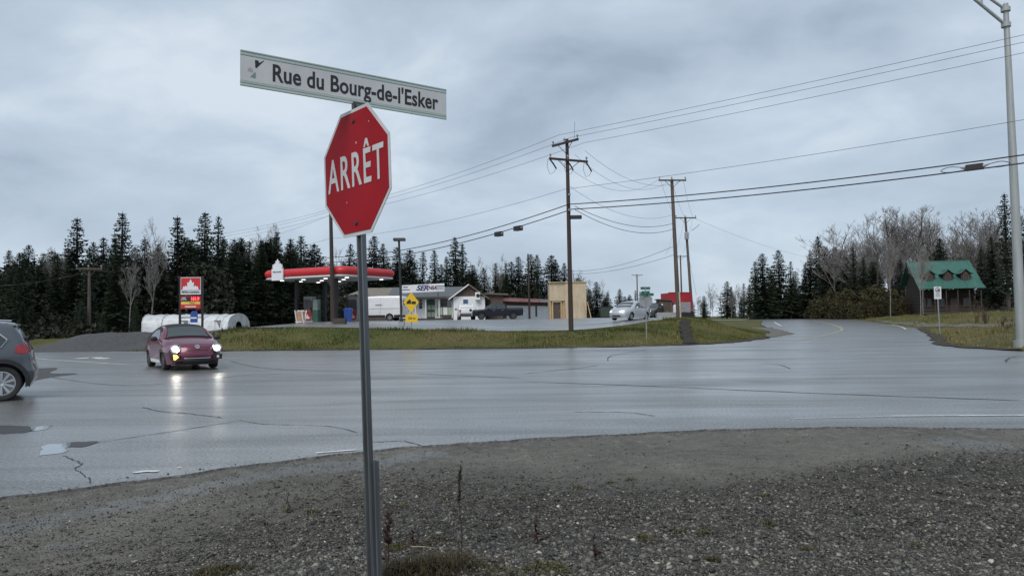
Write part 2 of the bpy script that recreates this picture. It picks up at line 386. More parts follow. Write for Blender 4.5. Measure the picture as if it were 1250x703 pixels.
M_dirt = pmat('dark_gravel', (0.085, 0.083, 0.082), rough=0.85, col2=(0.03, 0.03, 0.031), scale=9, bump=0.8, bscale=12)

def vn(X, Y, f, s):
    return 0.5 + 0.25 * (np.sin(X * f + s + 1.7 * np.sin(Y * f * 0.8 + s)) + np.sin(Y * f * 1.3 - s + 1.3 * np.sin(X * f * 0.7)))
# ------------------------------------------------------------------ ground, roads
EDGE_PX = [(-330, 660), (-150, 630), (0, 607), (100, 595), (200, 582), (300, 567), (440, 551), (520, 543), (600, 538), (700, 532), (800, 527), (900, 523), (1000, 521), (1120, 521), (1250, 523), (1450, 527), (1900, 540)]
EDGE = [p for p in smooth_line([G(*p) for p in EDGE_PX], 8)]
EDGE = [Vector((p.x, p.y + 0.05 * math.sin(p.x * 5.1) * math.sin(p.x * 2.3 + 1) + 0.02 * math.sin(p.x * 17), 0)) for p in EDGE]
ex = np.array([p.x for p in EDGE]); ey = np.array([p.y for p in EDGE]); o_ = np.argsort(ex); ex, ey = ex[o_], ey[o_]
def edge_y(x): return np.interp(x, ex, ey)

def axis(segs):
    a = []
    for lo, hi, st in segs: a += list(np.arange(lo, hi, st))
    return np.array(a + [segs[-1][1]])
gx = axis([(-400, -80, 20), (-80, -36, 4), (-36, 40, 1), (40, 90, 2), (90, 400, 20)]); gy = axis([(-30, 20, 5), (20, 36, 2), (36, 92, 1), (92, 160, 2), (160, 700, 30)])
GXX, GYY = np.meshgrid(gx, gy)
V = np.stack([GXX.ravel(), GYY.ravel(), H(GXX.ravel(), GYY.ravel()) - 0.12], 1)
V[:, 2] += np.where(np.maximum(sdf(V[:, 0], V[:, 1], LOT), sdf(V[:, 0], V[:, 1], LAWN)) > -2.2, 0.09, 0.0); V[(H(V[:, 0], V[:, 1]) > 0.15), 2] += 0.03
nx, ny = len(gx), len(gy); I = np.arange((nx - 1) * (ny - 1)); r_, c_ = I // (nx - 1), I % (nx - 1); a_ = r_ * nx + c_
ground = link('ground', np_mesh('ground', V, np.stack([a_, a_ + 1, a_ + nx + 1, a_ + nx], 1)), M_grass, smooth=180); ground['kind'] = 'structure'

lawn_toe = [(60, 26), (26, 28.5), (20.8, 30), (21.3, 36.5), (27.2, 47.5), (38.6, 70), (44, 84), (52, 108), (58, 124)]
ROAD = [(p.x, p.y) for p in EDGE] + [(75, 10), (75, 27)] + lawn_toe[0:1] + [(p.x + .25 * math.sin(p.y), p.y - .2) for p in smooth_line(lawn_toe[1:], 5)] + [(56, 134), (40, 140), (20, 142), (20, 136), (34, 134), (40, 128), (41, 121), (38, 112)] + \
    [(p.x, p.y) for p in smooth_line([(31.0, 92), (26.5, 76), (23.2, 64), (19, 54.0), (13.5, 45.2), (9, 41.3), (3, 39.4), (-16, 40.6), (-24, 42.2), (-31, 48), (-75, 52)], 5)] + [(-110, 52), (-110, 3)]
road = sheet('road', ROAD, M_road, 0.0, step=3.0, skirt=0.06, zf=Rd)
# asphalt thickness lip towards the gravel is the skirt; parking lot on the raised ground
LOTP = [(-21, 47.0), (-12, 46.3), (-4, 46.6), (3, 47.0), (7.5, 50.5), (11, 56), (13.5, 63), (17, 75), (19, 90), (12, 125), (-40, 125), (-42, 75), (-27, 53)]
LOTP = [(p.x + .15 * math.sin(3 * p.x), p.y + .15 * math.sin(2.1 * p.x)) for p in smooth_line(LOTP + LOTP[:1], 4)][:-1]
sheet('parking_lot', LOTP, M_lot, 0.03, step=1.0)

# foreground gravel shoulder
MOUND = G(455, 740)
def gz(X, Y):
    d = edge_y(X) - Y
    z = -0.025 + 0.035 * sstep(0.4, 2.5, d) + 0.012 * np.sin(X * 1.7 + np.sin(Y * 1.3)) * sstep(0.3, 1.5, d) + 0.010 * np.sin(Y * 3.1 + X * 0.8) * sstep(0.3, 1.5, d)
    z += 0.11 * np.exp(-((X - (MOUND.x + 0.35)) ** 2 / 1.6 + (Y - 4.25) ** 2 / 0.5)) + 0.05 * np.exp(-((X - 1.6) ** 2 / 5.0 + (Y - 4.6) ** 2 / 0.9))
    z += 0.016 * np.sin(X * 6.3 + 2 * np.sin(Y * 2.9)) * np.sin(Y * 5.7 + X) * sstep(1.5, 3, d)
    return np.where(d < 0, -0.03 - 0.02 * np.clip(-d, 0, 1), z)
sx = axis([(-40, -9, 0.8), (-9, -3, 0.10), (-3, 5, 0.06), (5, 10, 0.12), (10, 60, 1.2)]); sy = axis([(-14, 1, 1.0), (1, 2.4, 0.2), (2.4, 7, 0.06), (7, 12.5, 0.1), (12.5, 15, 0.5)])
XX, YY = np.meshgrid(sx, sy); XX = XX.ravel(); YY = YY.ravel(); dE = edge_y(XX) - YY
Z = gz(XX, YY) + NR.normal(0, 0.0035, XX.shape) * (dE > 0.2)
nx, ny = len(sx), len(sy); I = np.arange((nx - 1) * (ny - 1)); a_ = (I // (nx - 1)) * nx + I % (nx - 1)
me = np_mesh('gravel_shoulder', np.stack([XX, YY, Z], 1), np.stack([a_, a_ + 1, a_ + nx + 1, a_ + nx], 1))
# standing wet: a tyre-worn trough along the asphalt on the left, small patches on the right
trough = G(120, 640); wet = np.zeros(len(XX))
wl = smooth_line([G(-200, 690), G(0, 650), (G(120, 622)), G(240, 596), G(350, 572), G(450, 561), G(520, 553)], 8)
dw = np.full(len(XX), 9.0)
for p in wl: dw = np.minimum(dw, np.hypot(XX - p.x, (YY - p.y) * 1.3))
wet = np.maximum(wet, 1.0 - dw / 0.55)
for (px, py, rr, am) in [(1175, 540, 0.45, 0.95), (430, 566, 0.45, 1.05), (380, 570, .4, 1.0), (300, 584, .35, .9), (85, 668, 0.12, 1.2), (1215, 548, .4, .7)]:
    p = G(px, py); wet = np.maximum(wet, am * (1 - (np.hypot((XX - p.x) * 0.6, YY - p.y) / rr) ** 2))
wet = np.maximum(wet, 0.25 * (1 - np.clip(dE, 0, 3) / 3) + 0.05)
at = me.attributes.new('wet', 'FLOAT', 'POINT'); at.data.foreach_set('value', np.clip(wet * 1.12, 0, 1.2).astype(np.float32))
lo_ = sstep(1.6, 4.2, dE + 2.4 * (vn(XX, YY, 1.1, 2.0) - 0.5)) * (0.35 + 0.65 * sstep(-3.2, -0.6, XX)) * (XX > -9) * (XX < 14)
at = me.attributes.new('loose', 'FLOAT', 'POINT'); at.data.foreach_set('value', lo_.astype(np.float32))
gs = link('gravel_shoulder', me, M_gravel, smooth=180); gs['kind'] = 'structure'

# loose stones
def rock_template(seed):
    bm = bmesh.new(); r = random.Random(seed)
    for k in range(11):
        v = Vector((r.gauss(0, 1), r.gauss(0, 1), r.gauss(0, 1))).normalized() * r.uniform(.42, .6); bm.verts.new((v.x * 1.2, v.y * .95, v.z * .75))
    res = bmesh.ops.convex_hull(bm, input=bm.verts[:]); bmesh.ops.delete(bm, geom=[v for v in bm.verts if not v.link_faces], context='VERTS'); bmesh.ops.triangulate(bm, faces=bm.faces[:])
    bm.verts.index_update(); bm.verts.ensure_lookup_table(); vs = np.array([v.co[:] for v in bm.verts]); fs = np.array([[v.index for v in f.verts] for f in bm.faces]); bm.free(); return vs, fs
ROCKS = [rock_template(s) for s in range(6)]
def scatter_rocks(name, X, Y, Zb, S, tone, mat, flat=0.65):
    Vs = []; Fs = []; T = []; off = 0
    k = NR.integers(0, 6, len(X))
    for q in range(6):
        m = k == q; n = m.sum()
        if not n: continue
        vs, fs = ROCKS[q]
        A = NR.normal(size=(n, 3, 3)); Q, _ = np.linalg.qr(A)
        loc = np.einsum('nij,vj->nvi', Q, vs) * S[m][:, None, None]
        loc[:, :, 2] *= flat
        loc += np.stack([X[m], Y[m], Zb[m] + S[m] * 0.16], 1)[:, None, :]
        Vs.append(loc.reshape(-1, 3)); Fs.append((fs[None] + (np.arange(n) * len(vs))[:, None, None] + off).reshape(-1, 3)); off += n * len(vs)
        T.append(np.repeat(tone[m], len(vs)))
    me = np_mesh(name, np.concatenate(Vs), np.concatenate(Fs))
    a = me.attributes.new('tone', 'FLOAT', 'POINT'); a.data.foreach_set('value', np.concatenate(T).astype(np.float32))
    return link(name, me, mat)
M_stone = blademat('crushed_stone', [(0.0, (0.022, 0.020, 0.018)), (0.35, (0.068, 0.063, 0.054)), (0.7, (0.165, 0.153, 0.130)), (0.92, (0.30, 0.28, 0.235)), (1.0, (0.65, 0.62, 0.54))], 0.45)
n = 560000
py = 520 + 215 * NR.random(n) ** 0.8; px = NR.uniform(-450, 1700, n)
dz = np.array([_f, _r, _u])
D = np.array(_f)[None] + np.outer((px - CX) / FPX, np.array(_r)) - np.outer((py - CY) / FPX, np.array(_u))
tt = -EYE / D[:, 2]; X = D[:, 0] * tt; Y = D[:, 1] * tt
de = edge_y(X) - Y
loose = sstep(1.6, 4.2, de + 3.0 * (vn(X, Y, 1.1, 2.0) - 0.5)) * (0.45 + 0.55 * sstep(-3.2, -0.6, X + 0.5 * (vn(X, Y, 3, 1) - .5)))
dens = 0.15 + 0.85 * loose * (0.55 + 0.45 * vn(X, Y, 2.3, 5.0))
keep = ((de > 0.12) & (NR.random(n) < dens)) | ((de > -0.9) & (de < 0.1) & (NR.random(n) < 0.05 * np.exp(de * 4)))
X, Y, de, loose = X[keep], Y[keep], de[keep], loose[keep]
S = np.exp(NR.normal(math.log(0.0108), 0.50, len(X))); S = np.clip(S, 0.006, 0.055) * (0.75 + 0.35 * loose)
scatter_rocks('loose_gravel', X, Y, np.where(de < 0, 0.0, gz(X, Y)), S, np.clip(NR.beta(1.15, 2.1, len(X)) + ((NR.random(len(X)) > 0.993) & (S < .02)) * 0.5, 0, 1), M_stone)['kind'] = 'stuff'

# puddles, cracks, paint on the asphalt
def blob(name, pxs, mat, off, zf=None):
    pts = smooth_line([G(*p) for p in pxs] + [G(*pxs[0])], 6)[:-1]
    me = bpy.data.meshes.new(name); me.from_pydata([(p.x + .02 * math.sin(31 * p.x), p.y + .03 * math.sin(23 * p.x), off) for p in pts], [], [tuple(range(len(pts)))]); me.update()
    if me.polygons[0].normal.z < 0: me.flip_normals()
    o = link(name, me, mat); o['kind'] = 'structure'; return o
blob('puddle', [(50, 551), (56, 543), (78, 541), (112, 538), (122, 540), (84, 546), (78, 552), (50, 556)], M_water, 0.004)
blob('puddle', [(34, 527), (46, 521), (64, 520), (56, 524)], M_water, 0.004)
blob('puddle', [(-20, 530), (-20, 520), (30, 520), (38, 523), (30, 528)], M_crack, 0.004)
blob('puddle', [(84, 545), (90, 540), (118, 539), (112, 543), (95, 546)], M_crack, 0.006)
blob('worn_patch', [(20, 470), (30, 452), (70, 449), (62, 455), (95, 456), (60, 461)], M_dirt, 0.003)
def pxstrip(name, pts, wd, mat, off=0.005, jit=0.35, k=6, wig=0.0):
    p = smooth_line([G(*q) for q in pts], k)
    if wig: p = [Vector((q.x, q.y + RND.uniform(-wig, wig), 0)) for q in p]
    return strip(name, p, wd, mat, off, jit, zf=h1 if pts[0][1] < 440 else (lambda x, y: 0), ends=True)
for pts, wd in [([(76, 556), (92, 562), (100, 566), (93, 571), (96, 575), (105, 582), (112, 590)], .014), ([(60, 460), (140, 470), (230, 466), (300, 458), (360, 456)], .05),
                ([(175, 497), (190, 501), (240, 506), (272, 510)], .03), ([(120, 540), (200, 528), (290, 514)], .022), ([(290, 513), (330, 518), (400, 520), (437, 528)], .022),
                ([(455, 540), (490, 538), (515, 544)], .02), ([(640, 466), (760, 470), (900, 476), (1050, 482), (1250, 489)], .07),
                ([(742, 441), (748, 434), (790, 427)], .05), ([(640, 456), (700, 450), (730, 446)], .05), ([(1228, 443), (1232, 437), (1250, 434)], .07),
                ([(560, 426.8), (700, 427), (900, 427.6), (1100, 428)], .10), ([(930, 444), (950, 445), (965, 450)], .04), ([(700, 503), (760, 503), (800, 508)], .03),
                ([(280, 440.5), (330, 450), (480, 455), (640, 462)], .06)]:
    pxstrip('road_crack', pts, wd, M_crack, 0.004, 0.6, 7, 0.03)
for pts, wd in [([(162, 577.5), (178, 575.5), (194, 575.5)], .075), ([(385, 553.2), (412, 551), (438, 549)], .06), ([(216, 571.5), (222, 571)], .05), ([(1085, 508), (1160, 507.5), (1260, 507)], .09),
                ([(965, 511), (1040, 509.5), (1085, 508.4)], .03), ([(38, 437.5), (90, 441), (160, 445.5)], .13), ([(95, 438), (112, 436.5), (130, 438)], .5), ([(265, 437), (300, 437)], .18),
                ([(40, 430.5), (130, 430.2), (170, 430)], .12), ([(715, 471), (737, 471)], .1), ([(696, 462), (720, 463)], .05)]:
    pxstrip('lane_marking', pts, wd, M_white_line, 0.008, 0.25)
def farstrip(name, pts, wd, mat): strip(name, smooth_line([GH(*p) for p in pts], 6), wd, mat, 0.012, 0.1)
farstrip('centre_line', [(968, 416.5), (1000, 411), (1022, 405.5), (1028, 402), (1020, 397.5), (1003, 393.5), (992, 391.8)], 0.24, M_yellow_line)
farstrip('lane_marking', [(945, 393), (949, 395.5), (954, 398)], 0.2, M_white_line)
farstrip('lane_marking', [(1088, 396.5), (1100, 399), (1106, 402)], 0.18, M_white_line)

# dark footpath over the bank, gravel heap, drive and bare strips on the lawn
def quadsheet(name, L, Rr, mat, off):
    p1 = smooth_line(L, 5); p2 = smooth_line(Rr, 5); vs = []; K = 4
    for a, b in zip(p1, p2):
        a, b = a.lerp(b, RND.uniform(-.22, .18)), b.lerp(a, RND.uniform(-.22, .18))
        for k in range(K + 1):
            q = a.lerp(b, k / K); vs.append((q.x, q.y, h1(q.x, q.y) + off + 0.02 * math.sin(9 * q.x) * math.sin(7 * q.y)))
    fs = [(i * (K + 1) + k, i * (K + 1) + k + 1, (i + 1) * (K + 1) + k + 1, (i + 1) * (K + 1) + k) for i in range(len(p1) - 1) for k in range(K)]
    me = bpy.data.meshes.new(name); me.from_pydata(vs, [], fs); me.update()
    if me.polygons[0].normal.z < 0: me.flip_normals()
    o = link(name, me, mat); o['kind'] = 'structure'
quadsheet('footpath', [(13.2, 55.5), (12.3, 51.0), (11.35, 47.0), (10.7, 43.6), (10.5, 41.7)], [(12.7, 55.8), (11.6, 51.2), (10.7, 47.2), (9.95, 43.4), (9.6, 41.0)], M_path, 0.08)
quadsheet('gravel_verge', [(17.3, 53.0), (21.2, 61.0), (23.6, 70.0), (26.0, 80.0)], [(18.7, 52.3), (22.8, 60.5), (25.2, 69.5), (27.8, 79.5)], M_gravel, 0.03)
quadsheet('driveway', [GH(1062, 391.5), GH(1120, 394.0), GH(1180, 395.0), GH(1260, 395.5)], [GH(1085, 394.8), GH(1120, 398.4), GH(1180, 399.0), GH(1260, 399)], M_gravel, 0.05)
M_floor = pmat('forest_floor', (0.050, 0.038, 0.026), rough=0.95, col2=(0.018, 0.015, 0.011), scale=1.5, bump=.6, bscale=5)
sheet('forest_floor', [(-120, 52.8), (-75, 52.4), (-31.8, 48.8), (-40.8, 54), (-60.5, 76), (-60, 100), (-120, 100)], M_floor, 0.05, step=2.0)
M_edge = pmat('edge_dirt', (0.085, 0.072, 0.052), rough=.9, col2=(0.035, 0.030, 0.022), scale=2.5, bump=.6, bscale=9, spec=.1)
for pts_ in ([(-17, 40.15), (-10, 39.7), (3, 38.85), (9, 40.5), (13, 43.9), (17.6, 51.2)], [(20.9, 30.5), (21.4, 36.5), (27.3, 47.4), (38.7, 70)]):
    strip('dirt_verge', smooth_line(pts_, 14), 0.75, M_edge, 0.035, 0.55)
cx, cy = -24.6, 48.0
vs = []; fs = []
xs = np.linspace(-7.2, 7.4, 40); ys = np.linspace(-7.2, 6, 30)
for y in ys:
    for x in xs:
        rr = math.hypot(x / 6.6 if x < 0 else x / 7.2, y / 7.0 if y < 0 else y / 5.5)
        hb_ = h1(cx + x, cy + y); z = max(hb_ + (.05 if rr < 1 else -.15), 1.02 * float(1 - sstep(0.30, 1.0, rr)) * (0.93 + 0.07 * math.sin(3 * x) * math.cos(2 * y)) - .02)
        vs.append((cx + x, cy + y, z))
fs = [(j * 40 + i, j * 40 + i + 1, (j + 1) * 40 + i + 1, (j + 1) * 40 + i) for j in range(29) for i in range(39)]
me = bpy.data.meshes.new('gravel_heap'); me.from_pydata(vs, [], fs); o = link('gravel_heap', me, M_dirt, smooth=180); o['kind'] = 'structure'

M_dry = pmat('dry_lawn', (0.165, 0.128, 0.058), rough=.9, col2=(0.075, 0.080, 0.026), scale=.22, spec=.1, bump=.5, bscale=6)
lt_ = [(p[0] + .35, p[1] + .5) for p in LAWN[1:8]]
sheet('lawn', lt_ + [(110, 150), (120, 40), (60, 30), (27, 30.5)], M_dry, -0.015, step=1.5)
# grass blades on the banks and the lawn
def blades(name, X, Y, hh, mat, wd=0.05, tone=None, zf=H, lean=0.35):
    n = len(X); Z = zf(X, Y); a = NR.uniform(0, 2 * math.pi, n); hgt = hh * NR.uniform(0.5, 1.3, n)
    dx, dy = np.cos(a) * wd, np.sin(a) * wd; b = NR.uniform(0, 2 * math.pi, n); L = NR.uniform(0, lean, n) * hgt * 1.6
    V = np.stack([np.stack([X - dx, Y - dy, Z - 0.02], 1), np.stack([X + dx, Y + dy, Z - 0.02], 1), np.stack([X + np.cos(b) * L, Y + np.sin(b) * L, Z + hgt], 1)], 1).reshape(-1, 3)
    me = np_mesh(name, V, np.arange(3 * n).reshape(-1, 3))
    if tone is None: tone = NR.random(n)
    at = me.attributes.new('tone', 'FLOAT', 'POINT'); at.data.foreach_set('value', np.repeat(np.clip(tone, 0, 1), 3).astype(np.float32))
    o = link(name, me, mat); o['kind'] = 'stuff'; return o
M_blade = blademat('bank_grass', [(0.0, (0.030, 0.026, 0.012)), (0.25, (0.045, 0.058, 0.014)), (0.5, (0.085, 0.100, 0.022)), (0.75, (0.135, 0.125, 0.040)), (1.0, (0.20, 0.165, 0.085))])
n = 150000; X = NR.uniform(-26, 27, n); Y = NR.uniform(38.5, 75, n)
s = sdf(X, Y, LOT); sL = sdf(X, Y, LOTP); k = (s > 0.15) & (sL < -0.1) & (np.hypot((X + 24.6) / 7.0, (Y - 48) / 6.8) > 1.0) & (~((X < -19.2) & (Y > 44)))
k &= ~((Y < 57) & (np.abs(X - np.interp(Y, [40, 43, 47.5, 52, 57], [9.9, 10.2, 11.0, 11.95, 13.1])) < 0.36))
X, Y, s = X[k], Y[k], s[k]
tone = 0.42 + 0.75 * (vn(X, Y, 0.55, 3) - 0.5) + 0.35 * (vn(X, Y, 1.7, 9) - .5) + NR.normal(0, 0.13, len(X)) - 0.10 * (1 - sstep(0.3, 3.0, s)) + 0.10 * sstep(12, 17, X)
blades('grass', X, Y, 0.035 + 0.13 * vn(X, Y, 1.3, 7) * vn(X, Y, .5, 2) * 2, M_blade, 0.03, tone + .17)
n = 90000; X = NR.uniform(20, 95, n); Y = 29 + 95 * NR.random(n) ** 1.5; s = sdf(X, Y, LAWN); k = (s > 0.3); X, Y, s = X[k], Y[k], s[k]
tone = 0.80 + 0.6 * (vn(X, Y, 0.22, 1) - 0.5) + 0.35 * (vn(X, Y, 0.9, 4) - .5) + NR.normal(0, 0.12, len(X))
blades('grass', X, Y, 0.05 + 0.22 * vn(X, Y, 1.1, 7) * vn(X, Y, .4, 2) * 2, M_blade, 0.035, tone)
# ------------------------------------------------------------------ trees
M_needle = pmat('spruce_needles', (0.054, 0.074, 0.040), rough=0.75, col2=(0.021, 0.032, 0.020), scale=0.9, spec=0.25, objrand=0.35)
M_needle2 = pmat('cedar_foliage', (0.074, 0.064, 0.030), rough=0.8, col2=(0.030, 0.028, 0.015), scale=1.2, spec=0.2, objrand=0.2)
M_bark = pmat('grey_bark', (0.075, 0.065, 0.058), rough=0.9, col2=(0.03, 0.026, 0.024), scale=6, sc3=(1, 1, .3), objrand=0.2)
M_birch = pmat('pale_bark', (0.26, 0.245, 0.23), rough=0.85, col2=(0.10, 0.09, 0.085), scale=5, sc3=(1, 1, .5), objrand=0.25)
M_twig = pmat('bare_twigs', (0.225, 0.210, 0.200), rough=0.9, col2=(0.135, 0.125, 0.118), scale=2, objrand=0.25)

def spruce_meshes(seed, h=12.0, r=2.0, low=0.08, gap=0.0, dens=1.0):
    g = np.random.default_rng(seed); T = []
    z = low * h; k = 0
    while z < h * 0.985:
        f = 1 - z / h
        env = r * (f ** 0.66) * (0.62 + 0.38 * min(1, (z / h - low) / 0.12 + .3))
        nb = max(4, int((5 + 3 * f) * dens))
        a0 = g.uniform(0, 6.28)
        lvl = g.uniform(0.72, 1.12) * (1 if g.random() > gap else 0.45)
        for b in range(nb):
            az = a0 + 6.283 * b / nb + g.uniform(-.35, .35); L = env * lvl * g.uniform(0.6, 1.15) + 0.10
            if g.random() < 0.07: L *= 1.3
            dirv = np.array([math.cos(az), math.sin(az), 0]); side = np.array([-math.sin(az), math.cos(az), 0])
            dr = g.uniform(0.12, 0.42) * (0.5 + f); up = g.uniform(0.05, 0.2); ns = max(3, int(L / 0.22))
            def pt(t): return dirv * (L * t) + np.array([0, 0, z - dr * L * t + up * L * t * t * t])
            for s in range(ns):
                t0 = (s + 0.2) / ns
                if g.random() < 0.08: continue
                p = pt(t0); p1 = pt(min(1.04, t0 + 1.3 / ns)); wd = (0.14 + 0.30 * L * (1 - t0 * 0.75)) * g.uniform(0.6, 1.2) * 0.62
                for sg in (-1, 1):
                    tip = p + side * sg * wd + dirv * wd * g.uniform(0.2, 0.8) + np.array([0, 0, -wd * g.uniform(0.15, 0.6)])
                    T.append((p, p1, tip))
                hang = g.uniform(0.12, 0.32) * (0.6 + f)
                T.append((p, p1, (p + p1) / 2 + np.array([g.uniform(-.06, .06), g.uniform(-.06, .06), -hang])))
            p = pt(0.9); T.append((p + side * .05, p - side * .05, pt(1.12) + np.array([0, 0, 0.04])))
        z += g.uniform(0.20, 0.34) * (0.55 + 0.65 * f); k += 1
    for b in range(5):
        az = b * 1.26; T.append((np.array([0.03 * math.cos(az), 0.03 * math.sin(az), h * 0.95]), np.array([0, 0, h * 0.96]), np.array([0.10 * math.cos(az), 0.1 * math.sin(az), h * 0.99])))
        T.append((np.array([0.04 * math.cos(az), 0.04 * math.sin(az), h * 0.95]), np.array([0.04 * math.cos(az + 2), 0.04 * math.sin(az + 2), h * 0.95]), np.array([0, 0, h * 1.01])))
    V = np.array(T).reshape(-1, 3); crown = np_mesh('spruce_crown', V, np.arange(len(V)).reshape(-1, 3)); crown.materials.append(M_needle)
    tr = MB().tube([(0, 0, -0.3), (0.02, 0, h * 0.3), (0, 0.02, h * 0.7), (0, 0, h * 0.99)], [0.17, 0.13, 0.07, 0.015], 6)
    tm = bpy.data.meshes.new('spruce_trunk'); tm.from_pydata(tr.v, [], tr.f); tm.materials.append(M_bark)
    return h, tm, crown

def bare_meshes(seed, h=13.0, bark=None, spread=0.5, fork=0.35, thick=0.13):
    g = random.Random(seed); segs = []; twigs = []
    def grow(p, d, L, r, lv):
        n = 3 if lv < 3 else 2; pts = [p]; rs = [r]; q = p.copy(); dd = d.copy()
        for i in range(n):
            dd = (dd + Vector((g.uniform(-1, 1), g.uniform(-1, 1), g.uniform(-.3, .9))) * (0.10 if lv == 0 else 0.20)).normalized()
            q = q + dd * (L / n); pts.append(q.copy()); rs.append(r * (1 - 0.45 * (i + 1) / n))
        (segs if lv < 2 else twigs).append((pts, rs, lv))
        if lv >= 5 or L < 0.25: return
        nc = {0: 9, 1: 5, 2: 5, 3: 4, 4: 3}[lv]
        for c in range(nc):
            t = g.uniform(fork if lv == 0 else 0.2, 1.0) if c else 1.0
            i = min(n - 1, int(t * n)); f = t * n - i; b = pts[i].lerp(pts[i + 1], f)
            ax = Vector((g.uniform(-1, 1), g.uniform(-1, 1), g.uniform(-.2, .5))).normalized()
            nd = (dd * (1.0 if c == 0 else g.uniform(0.5, 0.85)) + ax * (0.30 if c == 0 else 1.35 * spread * g.uniform(0.7, 1.3)) + Vector((0, 0, 0.14))).normalized()
            k = (0.62 if lv == 0 else 0.60) * g.uniform(0.6, 1.05) * (1.0 if c else 0.8) * (1 - 0.35 * t if lv == 0 and c else 1)
            grow(b, nd, L * k, max(0.011, rs[i] * (0.62 if c == 0 else 0.48)), lv + 1)
    grow(Vector((0, 0, -0.2)), Vector((g.uniform(-.06, .06), g.uniform(-.06, .06), 1)), h * 0.52, thick, 0)
    a = MB()
    for pts, rs, lv in segs: a.tube(pts, rs, 5, False)
    b = MB()
    for pts, rs, lv in twigs: b.tube(pts, rs, 3, False)
    top = max(v[2] for v in b.v)
    tm = bpy.data.meshes.new('bare_trunk'); tm.from_pydata(a.v, [], a.f); tm.materials.append(bark or M_birch)
    cm = bpy.data.meshes.new('bare_crown'); cm.from_pydata(b.v, [], b.f); cm.materials.append(M_twig)
    return top, tm, cm

SPR = [spruce_meshes(s, 12.0, rr, lo, gp, de) for s, rr, lo, gp, de in [(1, 2.0, .06, .05, 1), (2, 1.7, .08, .12, 1), (3, 2.2, .05, .08, 1.1), (4, 1.4, .12, .18, .9), (5, 1.9, .10, .1, 1), (6, 1.25, .2, .25, .8), (7, 2.4, .05, .06, 1.1)]]
BARE = [bare_meshes(s, hh, bk, sp, fk) for s, hh, bk, sp, fk in [(11, 13, M_birch, .55, .35), (12, 12, M_bark, .65, .3), (13, 14, M_birch, .5, .45), (14, 12, M_bark, .7, .4), (15, 13, M_birch, .6, .5)]]
def tree(proto, name, x, y, height, label, group, rz=None, wid=1.0, lean=0):
    h, tm, cm = proto; s = height / h
    t = thing(name, label, 'tree', (x, y, h1(x, y) - 0.05), RND.uniform(0, 6.28) if rz is None else rz, group)
    t.scale = (s * wid, s * wid, s); t.rotation_euler.x = lean or RND.uniform(-.025, .025); t.rotation_euler.y = RND.uniform(-.025, .025)
    for nm, me in (('trunk', tm), ('crown', cm)):
        o = bpy.data.objects.new(nm, me); COL.objects.link(o); o.parent = t
    return t
def ptree(proto, name, px, ptop, y, label, group, **k):
    g = GX(px, y); top = P(px, ptop, y).z
    return tree(proto, name, g.x, y, max(2.0, top - g.z), label, group, **k)
rs = lambda: RND.choice(SPR)
def wd(): return RND.uniform(1.35, 1.9)
# left forest: the tall ones of the skyline, then the rows that fill it
LA = 'dark spruce in the forest wall at the left, behind the price sign and gravel heap'; GA = 'spruces of the left forest'
for px, pt, y in [(20, 320, 72), (48, 322, 74), (66, 328, 70), (92, 264, 66), (112, 294, 70), (128, 288, 76), (147, 257, 68), (163, 300, 74), (176, 290, 70), (196, 296, 68), (217, 262, 70), (232, 290, 76), (247, 257, 72), (268, 262, 74), (284, 290, 72), (302, 292, 78), (318, 300, 74), (340, 281, 76), (354, 296, 80)]:
    ptree(rs(), 'spruce_tree', px, pt, y, LA, GA, wid=wd())
for i in range(130):
    px = RND.uniform(-90, 385); y = RND.uniform(60, 98)
    pt = 322 + RND.uniform(-26, 24) - 0.05 * min(px, 200) + max(0, (60 - px)) * 0.12
    if px > 175 and y < 76: y += 14
    ptree(rs(), 'spruce_tree', px, pt, y, LA, GA, wid=RND.uniform(1.5, 2.2))
for i in range(26):
    px = RND.uniform(-60, 180); ptree(rs(), 'spruce_tree', px, RND.uniform(366, 392), RND.uniform(57, 62), 'young low spruce at the front edge of the left forest', 'low spruces at the front of the left forest', wid=1.5)
LB = 'thin bare pale trunk among the dark spruces at the left'; GB = 'bare trees in the left forest'
for px, pt, y in [(70, 305, 66), (158, 300, 63), (183, 262, 65), (176, 280, 72), (296, 310, 86), (304, 294, 88), (325, 270, 92), (318, 288, 80), (62, 300, 80), (190, 290, 80), (12, 318, 84), (128, 300, 78), (352, 300, 90), (380, 300, 100)]:
    ptree(RND.choice(BARE), 'bare_tree', px, pt, y, LB, GB, wid=0.7)
# behind the petrol station and the shop
LC = 'dark spruce rising behind the petrol station and the shop'; GC = 'spruces behind the petrol station'
for px, pt, y in [(372, 318, 112), (392, 326, 116), (425, 296, 118), (441, 300, 120), (455, 286, 118), (470, 296, 122), (487, 300, 122), (500, 303, 120), (516, 306, 124), (532, 304, 122), (545, 312, 126), (558, 288, 122), (566, 296, 126), (578, 322, 124), (592, 326, 124), (606, 320, 128), (618, 320, 126), (625, 318, 130), (634, 312, 130), (649, 309, 128), (657, 310, 132), (673, 310, 130), (680, 316, 134), (690, 320, 134), (706, 338, 140), (729, 343, 138), (720, 352, 142), (742, 356, 148), (757, 352, 170)]:
    ptree(rs(), 'spruce_tree', px, pt, y, LC, GC, wid=wd() * 1.05)
for i in range(80):
    px = RND.uniform(360, 745); pt = (334 if px < 560 else 344) + RND.uniform(-16, 18) + (14 if px > 690 else 0)
    ptree(rs(), 'spruce_tree', px, pt, RND.uniform(124, 146), LC, GC, wid=RND.uniform(1.5, 2.3))
LD = 'bare grey tree showing between the spruces behind the shop'; GD = 'bare trees behind the shop'
